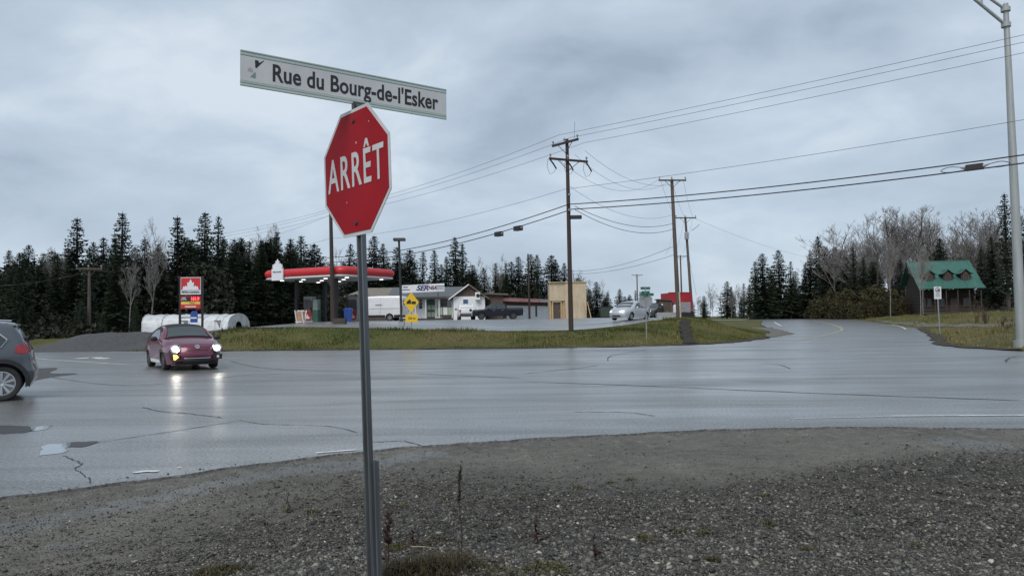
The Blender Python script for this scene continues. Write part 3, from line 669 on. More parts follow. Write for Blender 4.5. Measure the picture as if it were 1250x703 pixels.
for px, pt, y in [(585, 312, 128), (577, 318, 126), (596, 322, 134), (610, 318, 136), (615, 308, 138), (634, 330, 132), (700, 326, 140), (712, 334, 142), (738, 340, 150), (722, 340, 146), (405, 300, 130), (415, 312, 128), (692, 330, 138)]:
    ptree(RND.choice(BARE), 'bare_tree', px, pt, y, LD, GD, wid=0.8)
# far trees beyond the bend
LE = 'small far spruce beyond the bend of the side road'; GE = 'far spruces beyond the bend'
for i in range(46):
    px = RND.uniform(752, 1010); pt = 366 + RND.uniform(-14, 10) - (10 if 885 < px < 915 else 0)
    ptree(rs(), 'spruce_tree', px, pt, RND.uniform(175, 235), LE, GE, wid=RND.uniform(1.3, 2.1))
for i in range(12):
    px = RND.uniform(845, 925); ptree(RND.choice(BARE), 'bare_tree', px, RND.uniform(342, 362), RND.uniform(180, 230), 'small far bare tree beyond the bend of the side road', 'far bare trees beyond the bend', wid=.8)
# spruces left of the cedar hedge
LF = 'tall dark spruce in the stand left of the cedar hedge by the side road'; GF = 'spruces left of the hedge'
for px, pt, y in [(922, 318, 150), (933, 308, 146), (943, 330, 150), (953, 304, 152), (966, 318, 150), (972, 330, 156), (985, 322, 146), (990, 304, 146), (1003, 287, 148), (1010, 300, 142), (1022, 300, 144), (1030, 304, 150), (1040, 320, 148), (1048, 326, 146), (1060, 330, 144)]:
    ptree(rs(), 'spruce_tree', px, pt, y, LF, GF, wid=wd() * .95)
for i in range(24):
    px = RND.uniform(915, 1065); ptree(rs(), 'spruce_tree', px, 352 + RND.uniform(-16, 12), RND.uniform(146, 165), LF, GF, wid=RND.uniform(1.5, 2.1))
# bare wood around the log house
LG = 'tall bare deciduous tree in the wood around the log house'; GG = 'bare trees around the log house'
for px, pt, y in [(998, 292, 150), (1022, 276, 136), (1030, 284, 150), (1042, 268, 138), (1054, 272, 146), (1062, 260, 136), (1075, 256, 132), (1084, 262, 140), (1092, 252, 128), (1101, 258, 138), (1110, 250, 126), (1120, 251, 128), (1128, 254, 134), (1138, 260, 132), (1146, 268, 136), (1166, 270, 132), (1172, 262, 128), (1182, 256, 126), (1192, 262, 130), (1200, 252, 122), (1208, 250, 124), (1216, 262, 128), (1225, 262, 122), (1240, 250, 124), (1255, 246, 120), (1088, 280, 124), (1106, 290, 122), (1050, 290, 130), (1070, 285, 150), (1035, 300, 144), (1150, 282, 142), (1186, 280, 138), (1220, 280, 136), (1130, 285, 140), (1010, 300, 146)]:
    ptree(RND.choice(BARE), 'bare_tree', px, pt, y, LG, GG, wid=RND.uniform(.9, 1.25))
for i in range(20):
    px = RND.uniform(1030, 1290); ptree(RND.choice(BARE), 'bare_tree', px, RND.uniform(275, 310), RND.uniform(126, 165), LG, GG, wid=RND.uniform(.9, 1.2))
for px, pt, y, p in [(1087, 306, 104, 0), (1127, 318, 92, 2), (1124, 325, 99, 4)]:
    ptree(BARE[p], 'bare_tree', px, pt - 40, y, 'slender pale birch standing in front of the left end of the log house', 'birches in front of the log house', wid=.5)
ptree(SPR[2], 'spruce_tree', 1150, 289, 122, 'broad dark spruce rising right behind the green roof of the log house', None, wid=1.25)
ptree(SPR[4], 'spruce_tree', 1132, 300, 124, 'narrow dark spruce behind the left half of the green roof', None, wid=1.0)
for px, pt, y, l in [(1232, 234, 100, 'tallest dark spruce at the right edge, just left of the pale lamp pole'), (1250, 262, 104, 'dark spruce cut by the right edge of the photo, behind the lamp pole'), (1216, 288, 110, 'dark narrow spruce behind the small green-roofed shed'), (1222, 330, 118, 'low dark spruce filling the gap behind the green-roofed shed')]:
    ptree(SPR[5 if pt < 240 else 4], 'spruce_tree', px, pt, y, l, None, wid=1.25)
for i in range(16):
    px = RND.choice([RND.uniform(1060, 1115), RND.uniform(1200, 1300)]); ptree(rs(), 'spruce_tree', px, RND.uniform(318, 350), RND.uniform(128, 150), 'mid-height dark spruce in the wood beside the log house', 'spruces beside the log house', wid=1.3)
# hedge and bushes
def bush_mesh(seed, n, rx, ry, rz_, leaf=0.14, pw=0.5):
    g = np.random.default_rng(seed); d = g.normal(size=(n, 3)); d /= np.linalg.norm(d, axis=1)[:, None]; rr = g.random(n) ** pw
    lump = 1 + 0.16 * np.sin(d[:, 0] * 5 + seed) * np.sin(d[:, 2] * 4 + 1) + 0.10 * np.sin(d[:, 1] * 9 + seed * 2)
    c = d * (rr * lump)[:, None] * np.array([rx, ry, rz_]); c[:, 2] = np.abs(c[:, 2] + rz_ * 0.15)
    a = g.normal(size=(n, 3)); a /= np.linalg.norm(a, axis=1)[:, None]; b = np.cross(a, g.normal(size=(n, 3))); b /= np.linalg.norm(b, axis=1)[:, None]
    s = leaf * g.uniform(.6, 1.5, n)[:, None]
    V = np.stack([c - b * s * .4, c + b * s * .4, c + a * s], 1).reshape(-1, 3)
    return np_mesh('bush', V, np.arange(3 * n).reshape(-1, 3))
HB = [bush_mesh(s, 5000, 1.5, 1.4, 2.4, 0.19, 0.45) for s in (1, 2, 3)]
for m in HB: m.materials.append(M_needle2)
def cedar(px, ptop, y, label, group, w=1.0):
    g = GX(px, y); hh = P(px, ptop, y).z - g.z
    t = thing('cedar_bush', label, 'bush', g, RND.uniform(0, 6), group); k = hh / 2.75; t.scale = (k * w, k * w, k)
    o = bpy.data.objects.new('foliage', RND.choice(HB)); COL.objects.link(o); o.parent = t
    st = MB().tube([(0, 0, -.2), (0.05, 0, 1.6)], [.09, .03], 6).build('stem', M_bark, t)
for px, pt, y in [(996, 366, 132), (1006, 360, 130), (1014, 356, 132), (1022, 350, 128), (1032, 348, 126), (1040, 346, 128), (1049, 345, 124), (1058, 344, 124), (1066, 345, 122), (1075, 345, 120), (1083, 347, 118), (1091, 350, 116), (1098, 356, 112), (1028, 362, 122), (1045, 362, 120), (1062, 360, 118), (1080, 362, 115)]:
    cedar(px, pt + RND.uniform(1, 9), y, 'rounded olive cedar bush in the hedge between the side road and the log house', 'cedar bushes of the hedge', RND.uniform(0.9, 1.2))
def shrub(px, ptop, y, label, group=None, n=9, wdt=0.5, seed=1):
    g = GX(px, y); hh = P(px, ptop, y).z - g.z; r = random.Random(seed)
    t = thing('bare_shrub', label, 'shrub', g, 0, group); b = MB()
    for i in range(n):
        a = r.uniform(0, 6.28); L = hh * r.uniform(.6, 1.05); sp = wdt * hh * r.uniform(.2, 1)
        p = [Vector((0.1 * math.cos(a), .1 * math.sin(a), -.05)), Vector((math.cos(a) * sp * .4, math.sin(a) * sp * .4, L * .5)), Vector((math.cos(a) * sp, math.sin(a) * sp, L))]
        b.tube(p, [.03, .02, .008], 4, False)
        for q in range(5):
            f = r.uniform(.3, .9); s_ = p[1].lerp(p[2], f) if f > .5 else p[0].lerp(p[1], f + .3); a2 = r.uniform(0, 6.28); l2 = L * r.uniform(.15, .35)
            b.tube([s_, s_ + Vector((math.cos(a2) * l2 * .5, math.sin(a2) * l2 * .5, l2))], [.012, .006], 3, False)
    b.build('stems', M_twigd, t)
M_twigd = pmat('dark_twigs', (0.07, 0.045, 0.036), rough=0.9, var=0.3)
shrub(1204, 366, 62, 'multi-stemmed dark bare shrub on the lawn left of the lamp pole', None, 12, .5, 3)
shrub(1192, 374, 66, 'thin bare shrub just left of the multi-stemmed dark shrub', None, 6, .3, 4)
for i, (px, pt, y) in enumerate([(1222, 385, 48), (1236, 384, 44), (1241, 392, 40), (1230, 396, 42), (1160, 410, 44), (1168, 404, 50)]):
    shrub(px, pt, y, 'low wiry brown shrub in the rough grass at the foot of the lamp pole' if px > 1200 else 'low wiry weed in the rough grass below the white sign', 'wiry shrubs by the lamp pole' if px > 1200 else 'wiry weeds by the white sign', 8, .6, 20 + i)

# dark brush filling the foot of the woods (one uncountable mass each)
M_brush = blademat('dark_brush', [(0.0, (.010, .013, .008)), (.5, (.022, .026, .015)), (.8, (.050, .042, .030)), (1.0, (.085, .07, .055))])
def brush(name, boxes, size):
    Vs = []; T = []
    for (x0, x1, y0, y1, h0, h1_, n) in boxes:
        X = NR.uniform(x0, x1, n); Y = NR.uniform(y0, y1, n); X = X * (Y / ((y0 + y1) / 2)); top = h0 + (h1_ - h0) * (0.5 + 0.5 * np.sin(X * .45 + 2 * np.sin(X * .17)))
        Z = H(X, Y) + top * NR.random(n) ** 1.4
        c = np.stack([X, Y, Z], 1); a = NR.normal(size=(n, 3)); a /= np.linalg.norm(a, axis=1)[:, None]; b = np.cross(a, NR.normal(size=(n, 3))); b /= np.linalg.norm(b, axis=1)[:, None]
        s = size * NR.uniform(.5, 1.4, n)[:, None]
        Vs.append(np.stack([c - b * s * .4, c + b * s * .4, c + a * s], 1).reshape(-1, 3)); T.append(np.repeat(np.clip(NR.beta(2, 3, n), 0, 1), 3))
    V = np.concatenate(Vs); me = np_mesh(name, V, np.arange(len(V)).reshape(-1, 3)); at = me.attributes.new('tone', 'FLOAT', 'POINT'); at.data.foreach_set('value', np.concatenate(T).astype(np.float32))
    o = link(name, me, M_brush); o['kind'] = 'stuff'
brush('forest_brush', [(-75, -31, 66, 98, 3.0, 6.5, 52000), (-70, -34, 58, 64, .5, 1.6, 9000), (-34, -18, 84, 98, 3.0, 6.0, 9000), (-38, 14, 122, 146, 3.0, 6.0, 22000), (-62, -32, 53, 60, .3, 1.0, 9000), (12, 44, 180, 235, 1.0, 3.2, 9000), (53, 70, 150, 170, 2.5, 5.0, 10000), (62, 130, 128, 150, 1.5, 4.5, 30000)], .36)

for px, pt, y in [(1044, 300, 128), (1056, 312, 126), (1068, 318, 124), (1100, 316, 120), (1200, 300, 116), (1212, 312, 116), (1034, 312, 132)]:
    ptree(rs(), 'spruce_tree', px, pt, y, 'mid-height dark spruce in the wood beside the log house', 'spruces beside the log house', wid=1.4)
# ------------------------------------------------------------------ buildings
M_wsiding = pmat('white_siding', (0.72, 0.73, 0.74), rough=0.6, var=0.06, bump=0.0)
M_brownwall = pmat('brown_boards', (0.095, 0.068, 0.052), rough=0.8, var=0.3, sc3=(1, 1, .2), scale=4)
M_shingle = pmat('grey_shingles', (0.105, 0.112, 0.120), rough=0.75, var=0.25, scale=2.5, sc3=(1, 3, 3), bump=.3, bscale=14)
M_tanroof = pmat('tan_shingles', (0.19, 0.165, 0.14), rough=0.85, var=0.2, scale=2)
M_darkglass = pmat('dark_window_glass', (0.03, 0.035, 0.04), rough=0.08, var=0.2)
M_trimw = pmat('white_trim', (0.70, 0.70, 0.70), rough=0.5, var=0.05)
M_trimb = pmat('brown_trim', (0.14, 0.105, 0.085), rough=0.6, var=0.15)
M_black = pmat('black_metal', (0.012, 0.012, 0.013), rough=0.4, var=0.3)
M_green_door = pmat('green_door_paint', (0.035, 0.10, 0.062), rough=0.5, var=0.15)
M_poster = pmat('pale_green_poster', (0.42, 0.50, 0.38), rough=0.5, col2=(0.30, 0.36, 0.27), scale=9)
M_deck = pmat('dark_deck_boards', (0.055, 0.046, 0.038), rough=0.85, var=0.3, sc3=(1, 4, 8))
M_ply = pmat('bare_plywood', (0.54, 0.44, 0.31), rough=0.75, col2=(0.42, 0.34, 0.23), scale=2.2, sc3=(1, 1, .35))
M_lumber = pmat('raw_lumber', (0.50, 0.36, 0.20), rough=0.75, var=0.12)
M_doorb = pmat('brown_door', (0.075, 0.055, 0.045), rough=0.6, var=0.2)
M_red = pmat('red_vinyl', (0.50, 0.025, 0.030), rough=0.4, var=0.08)
M_redsheet = pmat('red_metal_cladding', (0.36, 0.018, 0.028), rough=0.5, var=0.15, sc3=(1, 1, .2), scale=3)
M_greymetal = pmat('galvanised_sheet', (0.30, 0.31, 0.32), rough=0.5, metal=0.4, var=0.15)
M_concrete = pmat('concrete', (0.30, 0.30, 0.29), rough=0.85, var=0.15, scale=4)
M_navy = pmat('navy_lettering', (0.02, 0.03, 0.11), rough=0.5, var=0.1)
M_dred = pmat('dark_red_lettering', (0.11, 0.02, 0.035), rough=0.5, var=0.1)
M_blackink = pmat('black_lettering', (0.014, 0.014, 0.016), rough=0.45, var=0.1)
M_rim_w = pmat('sign_white', (0.68, 0.70, 0.72), rough=0.4, var=0.05)
M_bluebin = pmat('blue_plastic', (0.02, 0.07, 0.30), rough=0.4, var=0.15)
M_lamp = pmat('lit_lamp', (0.9, 0.9, 0.85), emit=(1, 0.96, 0.88), estr=6)
M_dlamp = pmat('canopy_lamp', (0.9, 0.9, 0.85), emit=(1, 0.97, 0.9), estr=1.6)
M_fabricw = pmat('white_tarpaulin', (0.54, 0.56, 0.57), rough=0.5, var=0.18, bump=0.15, bscale=3)

def wall_frame(name, x0, x1, z0, z1, y, t, parent, mat, holes=()):  # wall in xz plane facing -y with openings
    b = MB(); xs = sorted({x0, x1} | {h[0] for h in holes} | {h[1] for h in holes}); zs = sorted({z0, z1} | {h[2] for h in holes} | {h[3] for h in holes})
    for i in range(len(xs) - 1):
        for k in range(len(zs) - 1):
            cx, cz = (xs[i] + xs[i + 1]) / 2, (zs[k] + zs[k + 1]) / 2
            if any(h[0] < cx < h[1] and h[2] < cz < h[3] for h in holes): continue
            b.box((cx, y + t / 2, cz), (xs[i + 1] - xs[i], t, zs[k + 1] - zs[k]))
    return b.build(name, mat, parent)
def window(x0, x1, z0, z1, y, parent, frame=M_trimw, glass=M_darkglass, mull=(1, 1), fw=0.07, name='window'):
    b = MB(); cx, cz, W_, H_ = (x0 + x1) / 2, (z0 + z1) / 2, x1 - x0, z1 - z0
    for s in (-1, 1):
        b.box((cx + s * (W_ / 2 - fw / 2), y, cz), (fw, 0.1, H_)); b.box((cx, y, cz + s * (H_ / 2 - fw / 2)), (W_ - 2 * fw, 0.1, fw))
    for i in range(1, mull[0]): b.box((x0 + W_ * i / mull[0], y, cz), (fw * .6, 0.08, H_ - 2 * fw))
    for k in range(1, mull[1]): b.box((cx, y + .005, z0 + H_ * k / mull[1]), (W_ - 2 * fw, 0.07, fw * .6))
    o = b.build(name, frame, parent)
    box('pane', (cx, y + 0.03, cz), (W_ - fw, 0.02, H_ - fw), glass, o)
    return o
def slope(name, p, mat, parent, th=0.12):  # p: four corners of a roof plane
    p = [Vector(q) for q in p]; n = (p[1] - p[0]).cross(p[3] - p[0]).normalized()
    if n.z < 0: n = -n
    b = MB(); b.add(p + [q - n * th for q in p], [(0, 1, 2, 3), (7, 6, 5, 4), (0, 4, 5, 1), (1, 5, 6, 2), (2, 6, 7, 3), (3, 7, 4, 0)]); return b.build(name, mat, parent)

# --- shop with gabled wing
g = GX(575, 93); BX = lambda px, y: P(px, 380, y).x - g.x
shop = thing('convenience_store', 'white shop with grey shingled roof, front gable and long white sign board', 'shop', g)
HZ = lambda py, px, y: P(px, py, y).z - g.z
ex_, rz_ = HZ(362, 553, 93), HZ(346.5, 575, 92)
x0, x1 = BX(553.5, 93), BX(592, 93)
wall_frame('wall', x0, x1, -.3, ex_, 0, .2, shop, M_wsiding)
tri = MB().prism([(x0, ex_), (x1, ex_), ((x0 + x1) / 2, rz_ - .25)], 0.0, .18).build('gable_wall', M_brownwall, shop)
xc = (x0 + x1) / 2; ov = .55
box('wall', (x0 + .1, 3, ex_ / 2), (.2, 5.6, ex_), M_wsiding, shop); box('wall', (x1 - .1, 3, ex_ / 2), (.2, 5.6, ex_), M_brownwall, shop)
roof = slope('roof', [(x0 - ov, -.5, ex_ - .32), (xc, -.5, rz_), (xc, 6, rz_), (x0 - ov, 6, ex_ - .32)], M_shingle, shop)
slope('roof', [(xc, -.5, rz_), (x1 + ov, -.5, ex_ - .32), (x1 + ov, 6, ex_ - .32), (xc, 6, rz_)], M_shingle, shop)
for s, xa in ((-1, x0 - ov), (1, x1 + ov)):
    MB().add([(xa, -.56, ex_ - .45), (xc, -.56, rz_ - .13), (xc, -.56, rz_ + .05), (xa, -.56, ex_ - .27), (xa, -.503, ex_ - .45), (xc, -.503, rz_ - .13), (xc, -.503, rz_ + .05), (xa, -.503, ex_ - .27)], [(0, 1, 2, 3), (4, 7, 6, 5), (0, 3, 7, 4), (1, 5, 6, 2), (3, 2, 6, 7), (0, 4, 5, 1)]).build('barge_board', M_trimb if s > 0 else M_trimw, shop)
window(BX(565, 93), BX(572, 93), HZ(377, 568, 93), HZ(365, 568, 93), -.03, shop, glass=pmat('blue_window_glass', (0.05, 0.10, 0.20), rough=.15), mull=(1, 1), fw=.06)  # pane in a plain dark blue colour
acu = box('air_conditioner', (BX(583.5, 93), -.35, HZ(361.5, 583, 93)), (.62, .6, .95), M_trimw, shop, .02)
MB().lathe([(0.0, 0), (.22, 0), (.24, .02), (.05, .03)], 20, Matrix.Translation((BX(584, 93), -.66, HZ(361, 583, 93))) @ Matrix.Rotation(rad(90), 4, 'X')).build('fan_grille', M_black, acu)
# main wing to the left
xl = BX(478, 95.5); yw = 2.3
op = [(BX(511, 95.3), BX(516, 95.3), HZ(377.5, 513, 95.3), HZ(364, 513, 95.3)), (BX(521, 95.3), BX(531, 95.3), .25, HZ(364, 525, 95.3)), (BX(538, 95.3), BX(546, 95.3), HZ(376, 540, 95.3), HZ(364.5, 540, 95.3))]
wall_frame('wall', xl, x0, -.3, ex_, yw, .2, shop, M_wsiding, op)
window(*op[0], yw + .08, shop, mull=(1, 3)); window(*op[2], yw + .08, shop, frame=M_trimb, mull=(1, 1))
d = MB().box(((op[1][0] + op[1][1]) / 2, yw + .1, (op[1][2] + op[1][3]) / 2), (op[1][1] - op[1][0], .06, op[1][3] - op[1][2])).build('door', M_green_door, shop)
for k, zz_ in enumerate((.75, 1.65)):
    for q in range(2): box('poster', ((op[1][0] + .3 + q * .52), yw + .055, zz_), (.44, .02, .6), M_poster, d)
roofm = slope('roof', [(xl - .4, yw - 1.3, ex_ - .05), (xc, yw - 1.3, ex_ - .05), (xc, yw + 3.6, rz_ - .04), (xl - .4, yw + 3.6, rz_ - .04)], M_shingle, shop)
slope('roof', [(xl - .4, yw + 3.6, rz_ - .04), (xc, yw + 3.6, rz_ - .04), (xc, yw + 8.5, ex_), (xl - .4, yw + 8.5, ex_)], M_shingle, shop)
box('fascia', ((xl + x0) / 2, yw - 1.33, ex_ - .14), (x0 - xl, .05, .26), M_trimb, shop)
MB().prism([(yw - .1, -.3), (yw + 7.5, -.3), (yw + 7.5, ex_ - .1), (yw + 3.6, rz_ - .3), (yw - .1, ex_ - .1)], 0, .2, Matrix.Translation((xl, 0, 0)) @ Matrix.Rotation(rad(90), 4, 'Z')).build('wall', M_wsiding, shop)
for px in (507, 519.5, 536, 552): box('porch_post', (BX(px, 94), yw - 1.15, ex_ / 2 - .15), (.12, .12, ex_ - .3), M_trimw, shop)
box('deck', ((xl + x0) / 2, yw - .75, 0.05), (x0 - xl - .02, 1.5, .42), M_deck, shop)
nb = MB().box((BX(542.5, 94), yw - 1.0, 1.15), (BX(552, 94) - BX(534, 94), .08, 1.25)).build('notice_board', pmat('dark_green_panel', (.06, .065, .045), rough=.6), shop)
for px, wdt, mt in ((537, .6, M_poster), (543.5, .55, M_trimw), (549, .45, M_poster)): box('poster', (BX(px, 94), yw - 1.055, 1.15), (wdt, .02, .95), mt, nb)
sw = BX(543, 93) - BX(491.3, 93); sx_ = (BX(543, 93) + BX(491.3, 93)) / 2; szc = HZ(352, 517, 93); sh = 1.0
sg = box('sign_board', (sx_, -.15, szc), (sw, .18, sh), M_rim_w, shop, .02, rot=Matrix.Rotation(rad(-2), 3, 'Y'))
box('sign_trim', (sx_, -.13, szc + sh / 2 + .03), (sw, .2, .05), M_black, sg, rot=Matrix.Rotation(rad(-2), 3, 'Y'))
text('SER', .92, M_navy, sg, (sx_ - .15, -.25, szc + .01), bold=.035, shear=.35, xs=1.05)
text('NSA', .62, M_dred, sg, (sx_ + 1.15, -.25, szc + .03), bold=.03, shear=.25, xs=.85)
for a, b, zz_, ww in ((-2.25, .12, .14, .6), (-2.15, .1, -.18, .95), (2.1, .12, .22, 1.2), (2.1, .08, -.02, .9), (2.1, .06, -.2, 1.1)): box('small_print', (sx_ + a, -.245, szc + zz_ + .02), (ww, .01, b), M_navy, sg)
for px in (500, 535): box('sign_brace', (BX(px, 93), -.05, szc - .75), (.08, .08, .6), M_black, sg)
# brown annex and long low building
g2 = GX(605, 97)
an = thing('annex_building', 'small flat-roofed dark brown annex between the gabled shop and the long low building', 'building', g2)
ah = P(605, 357.5, 97).z - g2.z
box('wall', (0, 2, ah / 2 - .2), (P(613, 380, 97).x - P(595, 380, 97).x, 4, ah - .1), M_brownwall, an)
slope('roof', [(-1.4, -.5, ah), (1.7, -.5, ah - .12), (1.7, 4.3, ah - .12), (-1.4, 4.3, ah)], M_trimb, an, .18)
window(-.3, .4, 1.0, 2.0, -.03, an, frame=M_trimb)
A, B = GX(603, 99), GX(680, 116); L = (B - A); Ln = math.hypot(L.x, L.y)
mo = thing('long_building', 'long low white building with a red and white fascia running back behind the black pickup', 'building', A, math.atan2(L.y, L.x))
mh = P(605, 364, 99).z - A.z
op = [(Ln * .12, Ln * .18, .1, 2.1), (Ln * .62, Ln * .655, .3, 2.2)]
wall_frame('wall', 0, Ln, -.3, mh - .9, 0, .2, mo, M_wsiding, op); box('wall', (.1, 3, mh / 2 - .6), (.2, 5.6, mh - .7), M_wsiding, mo)
dr = box('door', ((op[0][0] + op[0][1]) / 2, .12, 1.1), (op[0][1] - op[0][0], .05, 2.0), M_doorb, mo); box('handle', (op[0][1] - .12, .07, 1.05), (.05, .06, .12), M_greymetal, dr)
box('door', ((op[1][0] + op[1][1]) / 2, .12, 1.25), (op[1][1] - op[1][0], .05, 1.9), M_doorb, mo)
box('eaves_shade_band', (Ln / 2, .02, mh - .62), (Ln, .1, .62), M_brownwall, mo)  # dark brown band imitates the shade under the overhanging roof
box('roof', (Ln / 2, 2.6, mh + .02), (Ln + .6, 7.2, .14), M_tanroof, mo)
fa = box('fascia', (Ln * .28, -1.03, mh - .2), (Ln * .62, .06, .45), pmat('faded_red_fascia', (0.50, 0.18, 0.18), rough=.6, col2=(.60, .34, .33), scale=2.5), mo)
box('fascia', (Ln * .8, -1.03, mh - .2), (Ln * .4, .055, .42), pmat('beige_fascia', (.40, .36, .33), rough=.6), mo)
# brown roofed building behind the canopy
g3 = GX(457, 108)
bb = thing('storage_building', 'low brownish building with a wide tan roof behind the petrol canopy and white van', 'building', g3)
HW = (P(492, 380, 108).x - P(424, 380, 108).x) / 2; bh = P(457, 361, 108).z - g3.z; br = P(457, 350, 108).z - g3.z
wall_frame('wall', -HW, HW, -.3, bh, 0, .2, bb, M_brownwall, [(-HW + 1.2, -HW + 2.4, .9, 2.2), (1, 2.2, .9, 2.2)])
window(-HW + 1.2, -HW + 2.4, .9, 2.2, .06, bb); window(1, 2.2, .9, 2.2, .06, bb)
slope('roof', [(-HW - .4, -.6, bh - .1), (HW + .4, -.6, bh - .1), (HW - 2, 4, br), (-HW + 2, 4, br)], M_tanroof, bb)
slope('roof', [(-HW + 2, 4, br), (HW - 2, 4, br), (HW + .4, 8.6, bh - .1), (-HW - .4, 8.6, bh - .1)], M_tanroof, bb)
for s in (-1, 1): MB().add([(s * (HW + .4), -.6, bh - .1), (s * (HW - 2), 4, br), (s * (HW + .4), 8.6, bh - .1)], [(0, 1, 2)]).build('roof', M_tanroof, bb); box('wall', (s * (HW - .1), 4, bh / 2), (.18, 7.8, bh), M_brownwall, bb)
# plywood structure
g4 = GX(694, 95); X4 = lambda px: P(px, 380, 95).x - g4.x; H4 = lambda py: P(690, py, 95).z - g4.z
pb = thing('plywood_kiosk', 'tall unfinished box-shaped kiosk of bare yellow plywood with a brown door', 'kiosk', g4)
xa, xm, xb = X4(671), X4(690), X4(716)
wall_frame('wall', xa, xm, H4(367), H4(345.5), 0, .1, pb, M_ply)
wall_frame('wall', xa, xm, -.2, H4(367), .35, .1, pb, M_lumber, [(X4(675.5), X4(684.5), 0, 2.05)])
for px in (671.8, 674.8, 685.2, 689): box('stud', (X4(px), .2, H4(367) / 2), (.12, .2, H4(367)), M_lumber, pb)
box('lintel', ((xa + xm) / 2 - .1, .2, 2.3), (1.2, .25, .3), M_ply, pb)
dd = box('door', (X4(680), .38, 1.0), (.92, .06, 2.0), M_doorb, pb); box('handle', (X4(683.5), .32, 1.0), (.05, .08, .12), M_greymetal, dd)
wall_frame('wall', xm + .004, xb, -.2, H4(345), -.12, .12, pb, M_ply); box('wall', (xb - .06, 2.2, H4(345) / 2 - .1), (.12, 4.4, H4(345)), M_ply, pb); box('wall', (xa + .06, 2.3, H4(346) / 2), (.12, 4.2, H4(346) - .1), M_ply, pb)
box('roof', ((xa + xb) / 2, 2.2, H4(345) + .04), (xb - xa + .1, 4.9, .1), M_lumber, pb)
tube('prop', [(xb + .55, -.3, .0), (xb + .12, -.1, 2.1)], .06, M_lumber, pb, 4); tube('prop', [(xb - .1, -.4, .0), (xb - .4, -.16, 2.1)], .05, M_lumber, pb, 4)
# --- log house
g5 = GX(1157, 106); X5 = lambda px: P(px, 350, 106).x - g5.x; H5 = lambda py: P(1155, py, 106).z - g5.z
M_log = pmat('dark_logs', (0.062, 0.046, 0.037), rough=0.8, col2=(0.03, 0.023, 0.019), scale=3, sc3=(.4, 1, 3))
M_groof = pmat('green_metal_roof', (0.036, 0.118, 0.094), rough=0.55, var=0.3, sc3=(6, .3, .3), scale=1.5)
lh = thing('log_house', 'dark log house with a green metal roof, three dormers and a full-width porch', 'house', g5, rad(-14))
W2, ze, zr, zk = 3.85, H5(353) + .1, H5(317), H5(343)
for y_ in (0.0, 7.2):
  lg = MB()
  for k in range(13):
    z = .15 + k * .26
    lg.tube([(-W2 + .4, y_, z), (W2 - .4, y_, z)], .135, 8)
  lg.build('log_wall', M_log, lh, smooth=60)
for s in (-1, 1):
    b = MB()
    for k in range(24):
        z = .05 + k * .26; yc = 3.6; hw = 3.8 if z < zk - .6 else max(0.2, 3.8 * (zr - .2 - z) / (zr - zk + .4))
        if z > zr - .3: break
        b.tube([(s * (W2 - .5), yc - hw, z), (s * (W2 - .5), yc + hw, z)], .135, 8)
    b.build('gable_wall', M_log, lh, smooth=60)
def flared(name, prof, xa, xb, mat, parent):   # roof sheet from a (y, z) profile
    b = MB(); n = len(prof); top = [Vector((x, y, z)) for x in (xa, xb) for y, z in prof]; bot = [v - Vector((0, 0, .1)) for v in top]
    fs = []
    for i in range(n - 1): fs += [(i, i + 1, n + i + 1, n + i), (2 * n + i, 3 * n + i, 3 * n + i + 1, 2 * n + i + 1), (i, 2 * n + i, 2 * n + i + 1, i + 1), (n + i, n + i + 1, 3 * n + i + 1, 3 * n + i)]
    fs += [(0, n, 3 * n, 2 * n), (n - 1, 3 * n - 1, 4 * n - 1, 2 * n - 1)]
    return b.add(top + bot, fs).build(name, mat, parent)
pf = [(-2.5, ze), (-1.6, ze + .42), (-.6, ze + 1.05), (.5, ze + 1.95), (3.6, zr)]
flared('roof', pf, -W2 - .35, W2 + .35, M_groof, lh); flared('roof', [(3.6, zr), (6.7, ze + 1.9), (7.9, ze + .8)], -W2 - .35, W2 + .35, M_groof, lh)
MB().tube([(-W2 - .36, 3.6, zr + .03), (W2 + .36, 3.6, zr + .03)], .07, 6).build('ridge_cap', M_groof, lh)
for k, xd in enumerate((-2.35, .05, 2.3)):
    dm = MB().box((xd, .7, ze + 1.62), (1.15, 2.4, 1.15)).build('dormer', M_log, lh)
    arc = [(-.95, .0), (-.7, .10), (-.45, .26), (-.2, .50), (0, .72), (.2, .50), (.45, .26), (.7, .10), (.95, .0)]
    b = MB(); tp = [(xd + x, ze + 2.08 + z) for x, z in arc]; b.prism(tp + [(x, z - .10) for x, z in reversed(tp)], -.85, 2.9); b.build('dormer_roof', M_groof, dm)
    MB().prism([(xd - .58, ze + 2.05)] + [(xd + x * .6, ze + 2.04 + z * .75) for x, z in arc] + [(xd + .58, ze + 2.05)], -.515, -.45).build('dormer_gable', M_brownwall, dm)
    window(xd - .36, xd + .36, ze + 1.2, ze + 1.98, -.55, dm, frame=pmat('brown_frame', (.11, .07, .05), rough=.6), mull=(2, 2), fw=.08)
for k in range(6): tube('porch_post', [(-W2 + .2 + k * (2 * W2 - .4) / 5, -2.2, 0), (-W2 + .2 + k * (2 * W2 - .4) / 5, -2.2, ze)], .09, M_log, lh)
box('porch_deck', (0, -1.2, .06), (2 * W2, 2.4, .3), M_deck, lh)
rl = MB()
for z in (.55, 1.0): rl.box((0, -2.25, z), (2 * W2 - .4, .06, .08))
for k in range(36): rl.box((-W2 + .3 + k * (2 * W2 - .6) / 35, -2.25, .6), (.04, .04, .8))
rl.build('railing', M_log, lh)
for xx in (-2.6, -.9, 2.5): window(xx - .5, xx + .5, 1.0, 2.2, -.2, lh, frame=pmat('brown_frame', (.1, .06, .04)), mull=(2, 1))
dl = box('door', (.8, -.17, 1.15), (.9, .08, 2.0), M_doorb, lh); box('handle', (1.1, -.23, 1.1), (.05, .06, .12), M_greymetal, dl)
